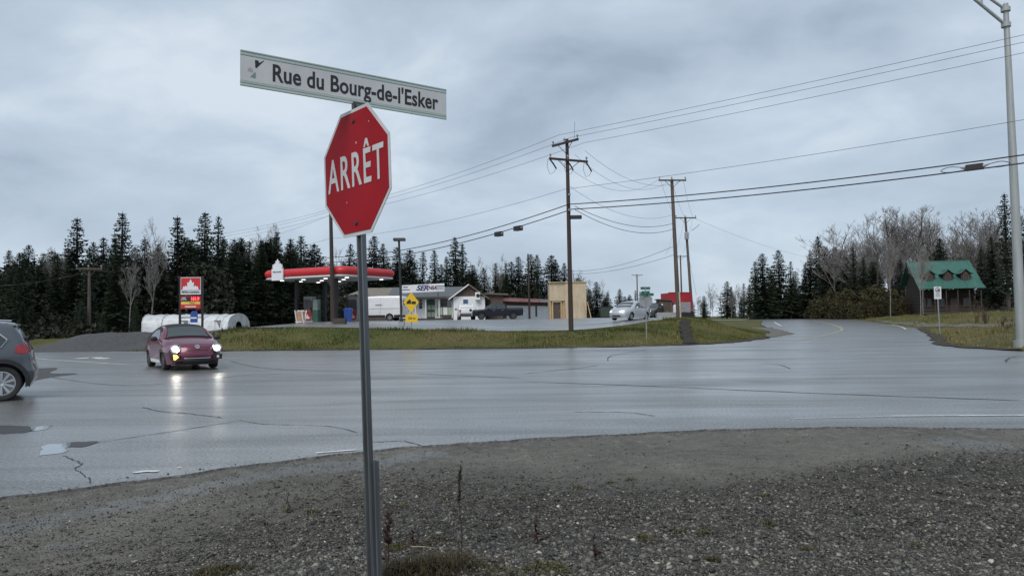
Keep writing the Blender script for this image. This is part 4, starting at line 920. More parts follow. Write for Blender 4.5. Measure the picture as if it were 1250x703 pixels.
g6 = GX(1223, 112)
shd = thing('garden_shed', 'small dark shed with a green metal roof right of the log house', 'shed', g6, rad(-10))
wS = (P(1236, 360, 112).x - P(1213, 360, 112).x) / 2; hS = P(1222, 358, 112).z - g6.z; hR = P(1222, 350, 112).z - g6.z
box('wall', (0, 1.3, hS / 2 - .1), (2 * wS - .5, 2.4, hS), M_log, shd); box('door', (.2, .07, .95), (.8, .06, 1.8), M_doorb, shd)
slope('roof', [(-wS, -.4, hS - .08), (wS, -.4, hS - .08), (wS - .3, 1.3, hR), (-wS + .3, 1.3, hR)], M_groof, shd, .08); slope('roof', [(-wS + .3, 1.3, hR), (wS - .3, 1.3, hR), (wS, 3.0, hS - .08), (-wS, 3.0, hS - .08)], M_groof, shd, .08)
# mushroom-roofed well/letter post and small things on the lawn
g7 = GH(1101, 383.5)
ml = thing('lawn_ornament', 'little dark post with a pale mushroom-shaped roof at the drive of the log house', 'ornament', g7); hh = P(1101, 370, g7.y).z - g7.z
MB().tube([(0, 0, -.1), (0, 0, hh * .75)], [.28, .2], 10).build('post', M_doorb, ml, smooth=50); MB().lathe([(1.05, hh * .66), (.95, hh * .75), (.5, hh * .93), (.05, hh)], 18).build('cap', pmat('weathered_white', (.5, .48, .45), rough=.7), ml, smooth=60)
g8 = GH(1078, 384)
nb = thing('name_board', 'small white name board on a dark post in front of the cedar hedge', 'sign', g8); hh = P(1078, 360, g8.y).z - g8.z
box('board', (0, 0, hh), (.9, .05, .22), M_rim_w, nb); tube('post', [(0, .04, -.1), (0, .04, hh)], .04, M_doorb, nb)
g9 = GH(970, 388); sgn = thing('road_sign', 'small white sign at the crest of the side road, left of the hedge', 'sign', g9); hh = P(970, 376, g9.y).z - g9.z
box('plate', (0, 0, hh - .35), (.75, .03, .95), M_rim_w, sgn); tube('post', [(0, .04, -.1), (0, .04, hh)], .035, M_greymetal, sgn)
g10 = GH(994, 384); dl_ = thing('delineator_post', 'slanting yellowish marker post at the left end of the cedar hedge', 'marker post', g10); tube('post', [(.3, 0, -.1), (-.35, 0, 1.6)], .07, pmat('dull_yellow', (.45, .36, .12)), dl_); tube('collar', [(-.22, 0, 1.27), (-.27, 0, 1.4)], .085, M_rim_w, dl_)
g11 = GH(1110, 379); lp = thing('garden_lantern', 'slim dark garden lantern on a post left of the log house porch', 'lantern', g11); hh = P(1110, 361, g11.y).z - g11.z
tube('post', [(0, 0, -.1), (0, 0, hh)], .05, M_black, lp); box('lantern_head', (0, 0, hh), (.25, .25, .35), M_rim_w, lp, .02)
# --- red trailer, small brown shed, grey utility trailer, concrete blocks by pole two
g12 = GX(832, 77); rt = thing('red_container', 'tall red box trailer with a dark end wall, behind the leaning utility pole', 'trailer', g12, rad(8))
w2 = 16 / 900 * 77; h12 = P(832, 357.5, 77).z - g12.z
bx = MB().box((-.15, 1.2, h12 / 2 + .25), (2 * w2 - .3, 2.4, h12 - .5)).build('body', M_redsheet, rt)
rb = MB()
for k in range(12): rb.box((-w2 + .15 + k * (2 * w2 - .4) / 11, -.02, h12 / 2 + .25), (.05, .04, h12 - .52))
rb.build('ribs', M_redsheet, bx)
box('end_door', (w2 - .27, 1.2, h12 / 2 + .25), (.06, 2.2, h12 - .7), M_black, rt); tube('roof_rail', [(-w2, 0, h12 + .03), (w2 - .3, 0, h12 + .03), (w2 - .3, 2.4, h12 + .03)], .05, M_redsheet, rt)
WHEEL_TMP = []
g13 = GX(813, 72); bs = thing('brown_shed', 'small dark brown wooden shed left of the red trailer', 'shed', g13)
h13 = P(813, 366, 72).z - g13.z
box('wall', (0, .8, h13 / 2 + .1), (1.25, 1.5, h13 - .1), M_brownwall, bs); slope('roof', [(-.78, -.1, h13 + .1), (.78, -.1, h13 - .02), (.78, 1.7, h13 - .02), (-.78, 1.7, h13 + .1)], M_doorb, bs, .08); box('door', (.1, .02, h13 / 2), (.6, .05, h13 - .5), M_doorb, bs); box('notice', (-.35, .03, h13 - .45), (.18, .02, .15), M_rim_w, bs)
g14 = GX(815, 68.5); cb = thing('concrete_block', 'long low grey concrete block in front of the brown shed', 'concrete block', g14); MB().prism([(-.95, -.1), (.95, -.1), (.95, .38), (.85, .52), (-.85, .52), (-.95, .38)], 0, .6).build('block', M_concrete, cb); MB().tube([(0, .3, .48), (0, .3, .62), (.12, .3, .62), (.12, .3, .48)], .02, 5).build('lifting_loop', M_greymetal, cb)
g15 = GX(836, 71); ut = thing('utility_trailer', 'small grey metal utility trailer in front of the red trailer', 'trailer', g15, rad(5))
box('tub', (-.05, .8, .98), (1.35, 1.5, 1.0), M_greymetal, ut, .03); box('drawbar', (-1.0, .8, .45), (1.0, .1, .1), M_black, ut)
g16 = GX(825.5, 70.4); wp = thing('white_barrel', 'white plastic barrel standing between the brown shed and the utility trailer', 'barrel', g16); MB().lathe([(.25, 0), (.29, .05), (.3, .5), (.29, .55), (.3, .6), (.29, 1.15), (.24, 1.2)], 18).build('drum', M_rim_w, wp, smooth=40); MB().lathe([(.24, 1.2), (.25, 1.24), (.1, 1.26)], 18).build('lid', M_rim_w, wp)
# green dumpster far left of the silver car
g17 = GX(741, 100); du = thing('waste_container', 'dark green waste container left of the silver car', 'container', g17)
MB().prism([(-.8, .15), (.8, .15), (.9, 1.5), (-.9, 1.5)], 0, 1.3).build('tub', pmat('dark_green_steel', (.03, .05, .04), rough=.6), du); box('lid', (0, .65, 1.55), (1.85, 1.4, .08), M_black, du)
for s in (-.6, .6): box('foot', (s, .65, .05), (.15, 1.0, .2), M_black, du)

# --- white fabric garages
def shelter(px, y, L, Wd, hgt, label, opening, rz):
    g = GX(px, y); t = thing('fabric_garage', label, 'fabric garage', g, rz, 'white fabric garages')
    prof = [(-Wd / 2, 0), (-Wd / 2 + .05, hgt * .55), (-Wd / 2 + .35, hgt * .8), (-Wd * .2, hgt * .95), (0, hgt), (Wd * .2, hgt * .95), (Wd / 2 - .35, hgt * .8), (Wd / 2 - .05, hgt * .55), (Wd / 2, 0)]
    n = len(prof); K = 9; vs = []; fs = []
    for i in range(K + 1):
        sag = 0.0 if i % 2 == 0 else 0.07
        for yy, zz_ in prof: vs.append((-L / 2 + L * i / K, yy * (1 - sag * .5), max(0, zz_ - sag * (zz_ / hgt))))
    for i in range(K):
        for k in range(n - 1): fs.append((i * n + k, i * n + k + 1, (i + 1) * n + k + 1, (i + 1) * n + k))
    MB().add(vs, fs).build('cover', M_fabricw, t, smooth=180, fix=False)
    for s in (-1, 1):
        if s == opening:
            b = MB(); ins = [(y_ * .30, z_ * .58) for y_, z_ in prof]; o_ = [(s * L / 2, y_, z_) for y_, z_ in prof]; i_ = [(s * L / 2, y_, z_) for y_, z_ in ins]
            b.add(o_ + i_, [(k, k + 1, n + k + 1, n + k) for k in range(n - 1)]).build('end_panel', M_fabricw, t, fix=False)
            MB().add([(s * (L / 2 - .6), y_, z_) for y_, z_ in prof], [tuple(range(n))]).build('interior_shade', M_black, t, fix=False)  # black sheet stands in for the shade inside the garage
        else: MB().add([(s * L / 2, y_, z_) for y_, z_ in prof], [tuple(range(n))]).build('end_panel', M_fabricw, t, fix=False)
    for i in range(K + 1):
        if i % 3 == 0: MB().tube([(-L / 2 + L * i / K, yy * 1.01, zz_ * 1.01) for yy, zz_ in prof], .03, 5).build('hoop', M_fabricw, t)
    box('end_window', (-L / 2 + L * .72, -Wd / 2 + .1, hgt * .42), (.6, .06, .7), pmat('clear_plastic', (.18, .19, .2), rough=.2), t)
    return t
shelter(216, 63, 4.6, 3.2, 1.55, 'white fabric garage, the left and longer one behind the price sign', -2, rad(8))
shelter(268, 62.5, 3.7, 3.0, 1.5, 'white fabric garage, the right one with a dark open end', 1, rad(-14))

# --- petrol canopy
gc = GX(425, 64); zb = P(425, 337, 60.5).z
can = thing('petrol_canopy', 'red and white petrol station canopy with rounded ends on black posts', 'canopy', (-16.1, 65.2, h1(-16, 65)), rad(-30))
zc = zb - can.location.z; LX, LY, FH = 4.75, 3.5, .84
def rrect(a, b, r, n=6):
    out = []
    for cx_, cy_, a0 in ((a - r, b - r, 0), (-a + r, b - r, 90), (-a + r, -b + r, 180), (a - r, -b + r, 270)):
        for k in range(n + 1):
            t = rad(a0 + 90 * k / n); out.append((cx_ + r * math.cos(t), cy_ + r * math.sin(t)))
    return out
def band(zs, name, mat, parent):
    return MB().loft([[(x, y, z) for x, y in rrect(LX + o, LY + o, .8)] for o, z in zs], True).build(name, mat, parent, smooth=50)
band([(-.34, zc + .12), (-.12, zc + .14), (.0, zc + .24), (.05, zc + .48), (.0, zc + .66), (-.14, zc + .80), (-.4, zc + .84)], 'fascia', M_red, can)
band([(-.12, zc - .02), (-.04, zc + .0), (-.02, zc + .06), (-.10, zc + .135)], 'lower_band', M_rim_w, can)
band([(-.2, zc - .05), (-.2, zc - .021)], 'soffit', pmat('soffit_shaded_white', (.36, .38, .38), rough=.5), can)  # white soffit greyed in its colour, as less light reaches it
for x_ in (-2.3, 2.3):
    for y_ in (-1.7, 1.7):
        box('post', (x_, y_, zc / 2), (.28, .28, zc), M_black, can)
for x_ in (-3.6, -1.0, 1.6, 4.0):
    for y_ in (-2.2, 0, 2.2): box('downlight', (x_, y_, zc - .07), (.24, .24, .05), M_dlamp, can)
lb = box('logo_board', (-2.6, -LY - .12, zc + .38), (1.35, .14, 1.05), M_rim_w, can, .02)
def leaf(sz):
    h_ = [(0, 1.0), (.13, .74), (.27, .80), (.22, .48), (.40, .58), (.44, .44), (.70, .46), (.62, .30), (.74, .20), (.5, .02), (0, .0)]
    return [(x * sz, z * sz) for x, z in h_] + [(-x * sz, z * sz) for x, z in reversed(h_[1:-1])]
MB().prism([(x - 2.6, z + zc + .86) for x, z in leaf(.85)], -LY - .17, -LY - .09).build('maple_leaf', M_rim_w, lb)
text('PETRO-CANADA', .16, M_blackink, lb, (-2.6, -LY - .2, zc + .58), bold=.006, xs=.85)
b = MB()
for k in range(9): b.tube([(-4 + k * 1.0, -2.6, zc + .84), (-4 + k * 1.0, -2.6, zc + 1.1)], .02, 4)
b.build('roof_spikes', M_black, can)
# pumps, bins, board under the canopy
def pump(px, y, label):
    g = GX(px, y); t = thing('fuel_pump', label, 'fuel pump', g, rad(-28), 'fuel pumps under the canopy')
    box('plinth', (0, 0, .08), (1.6, 1.0, .16), M_concrete, t); bd = box('cabinet', (0, 0, 1.25), (.95, .55, 2.1), M_greymetal, t, .03)
    box('front_panel', (0, -.285, 1.55), (.8, .03, .95), pmat('pump_screen', (.09, .085, .09), rough=.3), bd); box('lower_panel', (0, -.285, .62), (.8, .03, .8), M_red, bd)
    MB().prism([(x, z + .32) for x, z in leaf(.42)], -.32, -.302).build('maple_leaf', M_rim_w, bd)
    for s in (-1, 1): MB().tube([(s * .42, -.3, 1.9), (s * .56, -.42, 1.3), (s * .52, -.4, .6), (s * .46, -.32, 1.1)], .025, 6).build('hose', M_black, t, smooth=60); box('nozzle', (s * .45, -.34, 1.2), (.07, .12, .24), M_black, t)
    return t
pump(378, 65.5, 'left fuel pump under the canopy, with a red leaf panel at its foot'); pump(433, 67, 'fuel pump under the canopy half hidden by the stop sign post')
g = GX(386.5, 65); gt = thing('grey_cabinet', 'pale green cabinet with a dark green base right of the left fuel pump', 'cabinet', g, rad(-20)); box('upper_case', (0, 0, 1.55), (.5, .45, .95), pmat('pale_green_metal', (.22, .27, .25), rough=.5), gt, .02); box('lower_case', (0, 0, .55), (.56, .5, 1.08), M_green_door, gt, .02); box('handle', (.15, -.25, .9), (.04, .04, .14), M_greymetal, gt)
g = GX(367, 57); sb = thing('sandwich_board', 'pale framed sandwich board with a brown poster left of the fuel pumps', 'sandwich board', g, rad(-25))
for s in (-1, 1):
    b = MB(); tl = Matrix.Rotation(rad(-12 * s), 3, 'X')
    for q in (-.33, .33): b.box((q, s * .15, .5), (.08, .04, 1.06), tl)
    for z in (.12, .98): b.box((0, s * .15 - s * (z - .5) * .2, z), (.6, .04, .08), tl)
    fr = b.build('frame', M_rim_w, sb); box('poster', (0, s * .15, .55), (.6, .02, .8), pmat('brown_poster', (.32, .17, .11), rough=.6, col2=(.5, .32, .2), scale=3), fr, rot=tl)
g = GX(425, 62); bn = thing('blue_bin', 'blue plastic bin beside the canopy post', 'bin', g); MB().loft([[(x, y, z) for x, y in rrect(a, a * .9, .08)] for a, z in ((.26, 0), (.34, 1.05))]).build('tub', M_bluebin, bn); MB().loft([[(x, y, z) for x, y in rrect(a, a * .9, .08)] for a, z in ((.37, 1.05), (.36, 1.12), (.15, 1.2))]).build('lid', M_bluebin, bn)
g = GX(415, 53.5); ci = thing('low_planter', 'low dark box at the grass edge right of the brown utility pole', 'planter', g); MB().prism([(-.42, -.05), (.42, -.05), (.45, .42), (-.45, .42)], -.3, .3).build('box_body', M_deck, ci); box('soil', (0, 0, .425), (.8, .5, .03), M_dirt, ci)
# ------------------------------------------------------------------ poles, cables, signs
M_pole = pmat('creosoted_pole', (0.060, 0.040, 0.032), rough=0.85, col2=(0.03, 0.021, 0.018), scale=5, sc3=(1, 1, .08))
M_pole2 = pmat('weathered_pole', (0.13, 0.10, 0.082), rough=0.85, col2=(0.06, 0.045, 0.038), scale=5, sc3=(1, 1, .08))
M_ins = pmat('grey_porcelain', (0.24, 0.24, 0.25), rough=0.3, var=.1)
M_cable = pmat('black_cable', (0.022, 0.022, 0.024), rough=0.6, var=.1)
M_wire = pmat('bare_wire', (0.10, 0.105, 0.11), rough=0.5, metal=.3, var=.1)
def upole(px, y, ptop, label, mat, arms=(), lean=None, r0=.16, ptx=None):
    g = GX(px, y); top = P(ptx if ptx is not None else px, ptop, y); hgt = top.z - g.z
    t = thing('utility_pole', label, 'utility pole', g); dx = (top.x - g.x) / hgt
    MB().tube([(0, 0, -.3), (dx * hgt / 2, 0, hgt / 2), (dx * hgt, 0, hgt)], [r0, r0 * .82, r0 * .65], 10).build('shaft', mat, t, smooth=50)
    for (dz, half, az, kind) in arms:
        z = hgt - dz; cx_ = dx * z; d = Vector((math.cos(rad(az)), math.sin(rad(az)), 0)); c = Vector((cx_, 0, z)) + Vector((d.y, -d.x, 0)) * .17
        R3 = Matrix.Rotation(rad(az), 3, 'Z')
        a = MB().box(c, (2 * half, .10, .13), R3)
        for s in (-1, 1): a.tube([c + d * s * half * .55 - Vector((0, 0, .05)), Vector((cx_, 0, z - .65)) + Vector((d.y, -d.x, 0)) * .12], .022, 5)
        ao = a.build('crossarm', mat, t)
        for s in (-.94, -.05 if kind != 2 else .3, .94):
            p = c + d * half * s
            MB().tube([p + Vector((0, 0, .06)), p + Vector((0, 0, .16)), p + Vector((0, 0, .2)), p + Vector((0, 0, .3))], [.025, .03, .075, .05], 8).build('insulator', M_ins, ao)
            if kind == 1:
                q = p - Vector((d.y, -d.x, 0)) * .1
                MB().tube([q, q + Vector((.25, .5, -.2)), q + Vector((.45, .9, -.42))], .05, 6).build('strain_insulator', mat, ao)
                MB().tube([q + Vector((-.1, 0, 0)), q + Vector((-.16, 0, -.5)), q + Vector((0, 0, -.95)), q + Vector((.25, .2, -.8)), q + Vector((.45, .9, -.42))], .012, 5).build('jumper_wire', M_wire, ao)
    return t, g, top
arm = -32
p1, g1, t1 = upole(697, 45.5, 170, 'dark utility pole with two crossarms at the grass edge, the nearest one, mid-photo', M_pole, [(.25, 1.15, -50, 0), (1.35, 1.35, 24, 1)], ptx=692)
for z, l in ((4.9, .14),): box('cable_bracket', (.4, -.1, t1.z - g1.z - z), (.7, .3, .22), M_cable, p1, .03)
for z in (3.5, 4.45): box('clamp', (0, -.15, t1.z - g1.z - z), (.16, .14, .12), M_ins, p1)
tube('lightning_rod', [(.35, -.3, t1.z - g1.z), (.4, -.3, t1.z - g1.z + 1.0)], .015, M_ins, p1)
p0, g0, t0 = upole(406.5, 60, 251, 'brown utility pole in front of the petrol canopy', M_pole, [(.12, .42, 180, 3)], ptx=403.5, r0=.2)
p2, g2_, t2 = upole(828.5, 63, 219, 'leaning weathered utility pole with one crossarm, in front of the red trailer', M_pole2, [(.12, 1.2, 4, 0)], ptx=820, r0=.2)
tube('cable_guard', [(.12, -.22, .05), (.05, -.2, 2.2)], .07, pmat('pale_wood_guard', (.45, .36, .27)), p2, 6)
p3, g3_, t3 = upole(845.5, 86, 265, 'utility pole with a grey transformer, second of the two close together by the red trailer', M_pole2, [(.12, 1.25, 4, 0)], ptx=836.5, r0=.19)
hh3 = t3.z - g3_.z; MB().lathe([(.05, hh3 - 2.7), (.24, hh3 - 2.65), (.25, hh3 - 1.9), (.2, hh3 - 1.8), (.05, hh3 - 1.78)], 14, Matrix.Translation((-.55, -.25, 0))).build('transformer', M_ins, p3, smooth=40)
MB().tube([(.1, -.1, hh3 - 1.6), (.8, -.1, hh3 - 1.1), (1.0, -.1, hh3 - .9)], .05, 6).build('bracket', M_ins, p3)
p4, g4_, t4 = upole(833, 128, 312, 'far slim utility pole between the two poles by the red trailer', M_pole2, [(.15, 1.2, 4, 0)], ptx=830.5, r0=.17)
p5, g5_, t5 = upole(778.5, 190, 335, 'farthest small utility pole above the silver car', M_pole2, [(.2, 1.4, 4, 0)], ptx=777.5, r0=.2)
p6, g6_, t6 = upole(109, 58, 326, 'slim brown utility pole at the edge of the left forest', M_pole2, [(.15, .9, 25, 0)], r0=.15)
p7, g7_, t7 = upole(646.5, 104, 310, 'plain dark pole standing before the long low building', M_pole, [], ptx=644.5, r0=.17)
p8 = copy_tree(p1); p8.location = (27, 19, 0); p8['label'] = 'utility pole beyond the right edge of the photo'
P8T = Vector((27, 19, t1.z + .2))
def cable(pts, sag, r, label, mat=M_wire, group='overhead lines', name='power_line'):
    out = []
    for i in range(len(pts) - 1):
        a, b = Vector(pts[i]), Vector(pts[i + 1]); s = sag[i] if isinstance(sag, (list, tuple)) else sag; n = 22
        for k in range(n + (i == len(pts) - 2)):
            t = k / n; p = a.lerp(b, t); p.z -= s * 4 * t * (1 - t); out.append(p)
    o = MB().tube(out, r, 5).build(name, mat, smooth=180, fix=False); return tag(o, label, 'cable', group)
dirn = Vector((1, -1, 0)).normalized(); perp = Vector((1, 1, 0)).normalized()
far0 = Vector((-17.4, 70, 12.3)); farL = Vector((-46, 108, 12.2))
for k, (px1, py1, dz8, dz0, lbl) in enumerate([(682, 165, 0, 0, 'topmost of the three thin power lines crossing the sky to the top crossarm'), (697, 168, 0.35, .1, 'middle of the three thin power lines crossing the sky to the top crossarm'), (713, 174.5, .2, .2, 'lowest of the three thin power lines crossing the sky to the top crossarm')]):
    pm = P(px1, py1, 45.3 + k * .3)
    off = (k - 1) * 1.0
    pr = [P(1250, 40, 29), P(1250, 49, 29.4), P(1250, 62, 30)][k]; ext = pr + (pr - pm) * 0.35
    pl = P(392, [253, 256, 259][k], 72); pl = P([404, 404, 404][k], [255, 258, 263][k], 71)
    cable([ext, pm, pl, P(250, 288 + 4 * k, 100)], [.12, .45, .3], .011, lbl)
a = P(690, 231, 45.5)
prr = P(1250, 141, 29.5); cable([prr + (prr - a) * .3, a, P(404, 291, 71), P(300, 310, 95)], [.25, .55, .3], .011, 'single thin line between the upper power lines and the thick cables')
for k, (py1, pyr, pyl, lbl) in enumerate([(249.5, 181, 293, 'upper of the two thick black telephone cables crossing the photo'), (255.5, 191, 302, 'lower of the two thick black telephone cables, the one carrying the splice boxes')]):
    a = P(694 + k * 4, py1, 45.3); pr = P(1250, pyr, 29.5)
    b0 = P(404, [314, 320][k], 71)
    cable([pr + (pr - a) * .3, a, b0, P(290, 330 + 5 * k, 100)], [.38, .75, .3], .03, lbl, M_cable, 'thick black cables', 'telephone_cable')
    if k: ca, cb_ = a, b0
    else: ua, ub = a, b0
def on(a, b, sag, px):
    best = None
    for i in range(400):
        t = i / 399; p = a.lerp(b, t); p.z -= sag * 4 * t * (1 - t); d = p - CAM; q = CX + FPX * d.dot(_r) / d.dot(_f)
        if best is None or abs(q - px) < best[0]: best = (abs(q - px), p, t)
    return best[1]
def splice(pos, dirv, label, r=.14, L=.75):
    t = thing('splice_box', label, 'cable box', pos, math.atan2(dirv.y, dirv.x), 'splice boxes on the cable')
    MB().loft([[(x, y, z) for y, z in [(-r, -r * .9), (r, -r * .9), (r, r * .7), (r * .5, r), (-r * .5, r), (-r, r * .7)]] for x in (-L / 2, L / 2)]).build('case', M_cable, t)
    for s in (-1, 1): MB().tube([(s * L / 2, 0, 0), (s * (L / 2 + .2), 0, .05)], [.08, .03], 8).build('end_seal', M_ins, t)
for px, l in ((608.5, 'left one of the two black splice boxes left of the dark pole'), (632, 'right one of the two black splice boxes left of the dark pole')):
    p = on(ca, cb_, .75, px); splice(p - Vector((0, 0, .10)), cb_ - ca, l, .17, .62)
aa, bb2 = P(1250, 191, 29.5) + (P(1250, 191, 29.5) - ca) * .3, ca
q = on(aa, bb2, .38, 1190); splice(q + Vector((0, 0, .10)), bb2 - aa, 'grey splice box with looped cable near the right lamp pole', .13, .62)
dv = (bb2 - aa).normalized()
for s, l in ((1, 'cable loop left of the splice box by the right lamp pole'), (-1, 'cable loop right of the splice box by the right lamp pole')):
    pts = [q + dv * s * .25 + Vector((0, 0, .1)), q + dv * s * .9 + Vector((0, 0, .22)), q + dv * s * 1.25 + Vector((0, 0, .1)), q + dv * s * 1.0 - Vector((0, 0, .0)), q + dv * s * .3 + Vector((0, 0, .02))]
    tag(MB().tube(smooth_line(pts, 6), .016, 5).build('cable_loop', M_cable, smooth=180), l, 'cable', 'cable loops')
# lines to the poles behind
for (pa, pb, sg, l) in [((714, 184, 46), (838, 218, 63), 1.3, 'slack line from the right end of the lower crossarm to the leaning pole'), ((702, 189, 46), (822, 218.5, 63), 1.5, 'slack line from beside the dark pole to the top of the leaning pole'), ((680, 193, 46), (804, 219, 63), 1.5, 'slack line from the left end of the lower crossarm to the leaning pole'), ((696, 228, 46), (822, 262, 63), 1.0, 'slack thin line below the crossarms running to the middle of the leaning pole')]:
    cable([P(*pa), P(*pb)], sg, .010, l)
for (pa, pb, sg, l) in [((702, 252, 45.6), (824, 272, 63), .75, 'upper slack telephone cable from the dark pole to the leaning pole'), ((702, 256, 45.6), (824, 279, 63), .85, 'lower slack telephone cable from the dark pole to the leaning pole')]:
    cable([P(*pa), P(*pb)], sg, .018, l, M_cable, 'slack telephone cables', 'telephone_cable')
for (pa, pb, sg, l) in [((826, 299, 63.5), (650, 322, 104), 1.6, 'slack service cable from the leaning pole to the plain dark pole, upper one'), ((826, 310, 63.5), (650, 328, 104), 1.2, 'slack service cable from the leaning pole to the plain dark pole, lower one')]:
    cable([P(*pa), P(*pb)], sg, .016, l, M_cable, 'slack service cables', 'service_cable')
for k, (x1, x2) in enumerate(((806, 826), (820, 836), (834, 846))): cable([P(x1, 219, 63.2), P(x2, 264.5, 86.2), P(x2 - 14, 311, 128)], [.5, .8], .010, 'thin line running from the leaning pole to the poles behind it', group='lines between the poles by the red trailer')
cable([P(846, 266, 86), P(1010, 318, 150)], .8, .012, 'faint line running right from the transformer pole towards the hedge')
cable([P(109, 330, 58), P(220, 312, 72), P(404, 262, 71)], [.6, .6], .010, 'faint line from the slim pole at the forest edge towards the brown pole')
cable([P(-60, 350, 52), P(109, 331, 58)], .4, .010, 'faint line running left from the slim pole at the forest edge')
cable([P(838, 300, 86), P(850, 360, 84)], .0, .014, 'short guy wire from the transformer pole down to the ground', group='guy wires')
# pale lamp pole at the right
gl = GX(1246, 32); lt = P(1227.5, 5, 32); hl = lt.z - gl.z
M_alu = pmat('dull_aluminium', (0.33, 0.35, 0.345), rough=0.55, metal=0.25, var=.12, sc3=(2, 2, .2))
lamp = thing('street_lamp', 'tall pale metal lamp pole with a trussed arm at the right edge', 'street lamp', gl)
dx = (lt.x - gl.x)
MB().tube([(0, 0, -.1), (dx * .5, 0, hl * .5), (dx, 0, hl)], [.21, .165, .105], 20).build('shaft', M_alu, lamp, smooth=50)
MB().tube([(0, 0, -.15), (0, 0, .25)], [.31, .30], 20).build('base_flange', M_alu, lamp, smooth=40)
cl1, cl2 = P(1227.5, 12, 32) - gl, P(1228, 31, 32) - gl; e1, e2 = P(1120, -58, 31.2) - gl, P(1121, -52, 31.2) - gl
MB().tube([cl1, cl1.lerp(e1, .5) + Vector((0, 0, .1)), e1], .06, 10).build('arm', M_alu, lamp, smooth=60); MB().tube([cl2, cl2.lerp(e2, .5) + Vector((0, 0, .1)), e2], .07, 10).build('arm', M_alu, lamp, smooth=60)
for f in (.28, .62): MB().tube([cl1.lerp(e1, f) + Vector((0, 0, .08)), cl2.lerp(e2, f) + Vector((0, 0, .08))], .05, 8).build('strut', M_alu, lamp)
for c in (cl1, cl2): MB().tube([c - Vector((0, 0, .09)), c + Vector((0, 0, .09))], .19, 16).build('clamp', M_alu, lamp, smooth=40)
hd = MB().loft([[(e1.x - .1 - t * 1.0, e1.y + y * w_, e1.z + .05 + t * .2 + z * w_) for y, z in ((-.2, -.06), (.2, -.06), (.16, .08), (-.16, .08))] for t, w_ in ((0, .5), (.3, 1), (.8, .9), (1, .5))]).build('lamp_head', M_alu, lamp)
# second street lamp: curved arm over the hedge
gq = GX(1073, 122); hq = P(1070, 303, 122).z - gq.z
sl2 = thing('street_lamp', 'dark street lamp with a curved arm above the cedar hedge', 'street lamp', gq)
MB().tube([(0, 0, -.1), (0, 0, hq - .8)], [.14, .1], 8).build('shaft', M_pole, sl2); MB().tube([(0, 0, hq - 1.0), (-.5, 0, hq - .1), (-1.4, 0, hq + .5), (-2.6, 0, hq + .75)], .06, 6).build('arm', M_alu, sl2); MB().loft([[(-2.6 - t, y * w_, hq + .75 + z * w_) for y, z in ((-.18, -.08), (.18, -.08), (.12, .08), (-.12, .08))] for t, w_ in ((0, .6), (.3, 1), (.7, .6))]).build('lamp_head', M_ins, sl2)
# black parking lot lamp
gk = GX(490, 52); hk = P(488, 294, 52).z - gk.z
pk = thing('parking_lamp', 'black square-headed parking lot lamp beside the yellow sign', 'lamp post', gk)
box('base', (0, 0, .15), (.42, .42, .34), M_concrete, pk, .02); MB().tube([(0, 0, .3), (0, 0, .5), (-.14, 0, hk)], [.16, .085, .075], 8).build('shaft', M_black, pk, smooth=50); box('lamp_head', (-.1, -.05, hk + .08), (.82, .55, .2), pmat('dark_grey_housing', (.05, .05, .055), rough=.5), pk, .02)
# yellow warning sign
gy = GX(502, 47.5); hy = P(501, 369, 47.5).z - gy.z
M_yel = pmat('yellow_sheeting', (0.72, 0.46, 0.015), rough=0.4, var=.06)
ys = thing('warning_sign', 'yellow diamond road sign with a black truck symbol and a yellow tab below', 'road sign', gy)
tube('post', [(0, .05, -.2), (0, .05, hy)], .035, M_greymetal, ys, 6)
dm_ = MB().prism([(0, hy - .66), (.5, hy), (0, hy + .66), (-.5, hy)], -.012, .012).build('diamond_plate', M_yel, ys)
MB().prism([(-.3, hy - .02), (-.22, hy + .1), (-.14, hy + .16), (-.08, hy + .22), (-.02, hy + .12), (.0, hy + .02), (.0, hy - .1), (-.3, hy - .1)], -.02, -.013).build('symbol', M_blackink, dm_)
MB().prism([(.03, hy - .12), (.3, hy - .12), (.3, hy + .06), (.03, hy + .06)], -.02, -.013).build('symbol', M_blackink, dm_)
tb = box('tab_plate', (.02, 0, hy - 1.03), (.78, .024, .5), M_yel, ys); text('150 m', .2, M_blackink, tb, (.02, -.016, hy - 1.03), bold=.006)
# price sign
gp = GX(233, 49.5); X_ = lambda px: P(px, 360, 49.5).x - gp.x; Z_ = lambda py: P(233, py, 49.5).z - gp.z
pp = thing('price_sign', 'red and white petrol price sign on two black posts behind the maroon car', 'petrol sign', gp)
xl_, xr_ = X_(219.8), X_(247.2)
for x in (xl_, xr_): box('post', (x, .0, Z_(337) / 2 - .2), (.11, .14, Z_(337) + .4), M_black, pp)
box('crossbar', ((xl_ + xr_) / 2, 0, Z_(387.5)), (xr_ - xl_ - .11, .06, .06), M_black, pp)
xc = (xl_ + xr_) / 2; wS = xr_ - xl_ - .16
lp_ = box('logo_panel', (xc, -.02, (Z_(338.5) + Z_(359.5)) / 2), (wS, .16, Z_(338.5) - Z_(359.5)), M_rim_w, pp)
zt, zb_ = Z_(339.2), Z_(354)
box('red_field', (xc, -.105, (zt + zb_) / 2), (wS - .06, .02, zt - zb_), M_red, lp_)
sz = (zt - zb_) * .93
MB().prism([(xc + x * 1.0 * sz / .93 * .9, zb_ - .006 + max(0, z - .02) * sz) for x, z in [(-.78, 0), (-.70, .16), (-.66, .36), (-.52, .30), (-.47, .42), (-.28, .30), (-.31, .72), (-.17, .64), (0, 1.0), (.17, .64), (.31, .72), (.28, .30), (.47, .42), (.52, .30), (.66, .36), (.70, .16), (.78, 0)]], -.127, -.116).build('maple_leaf', M_rim_w, lp_)
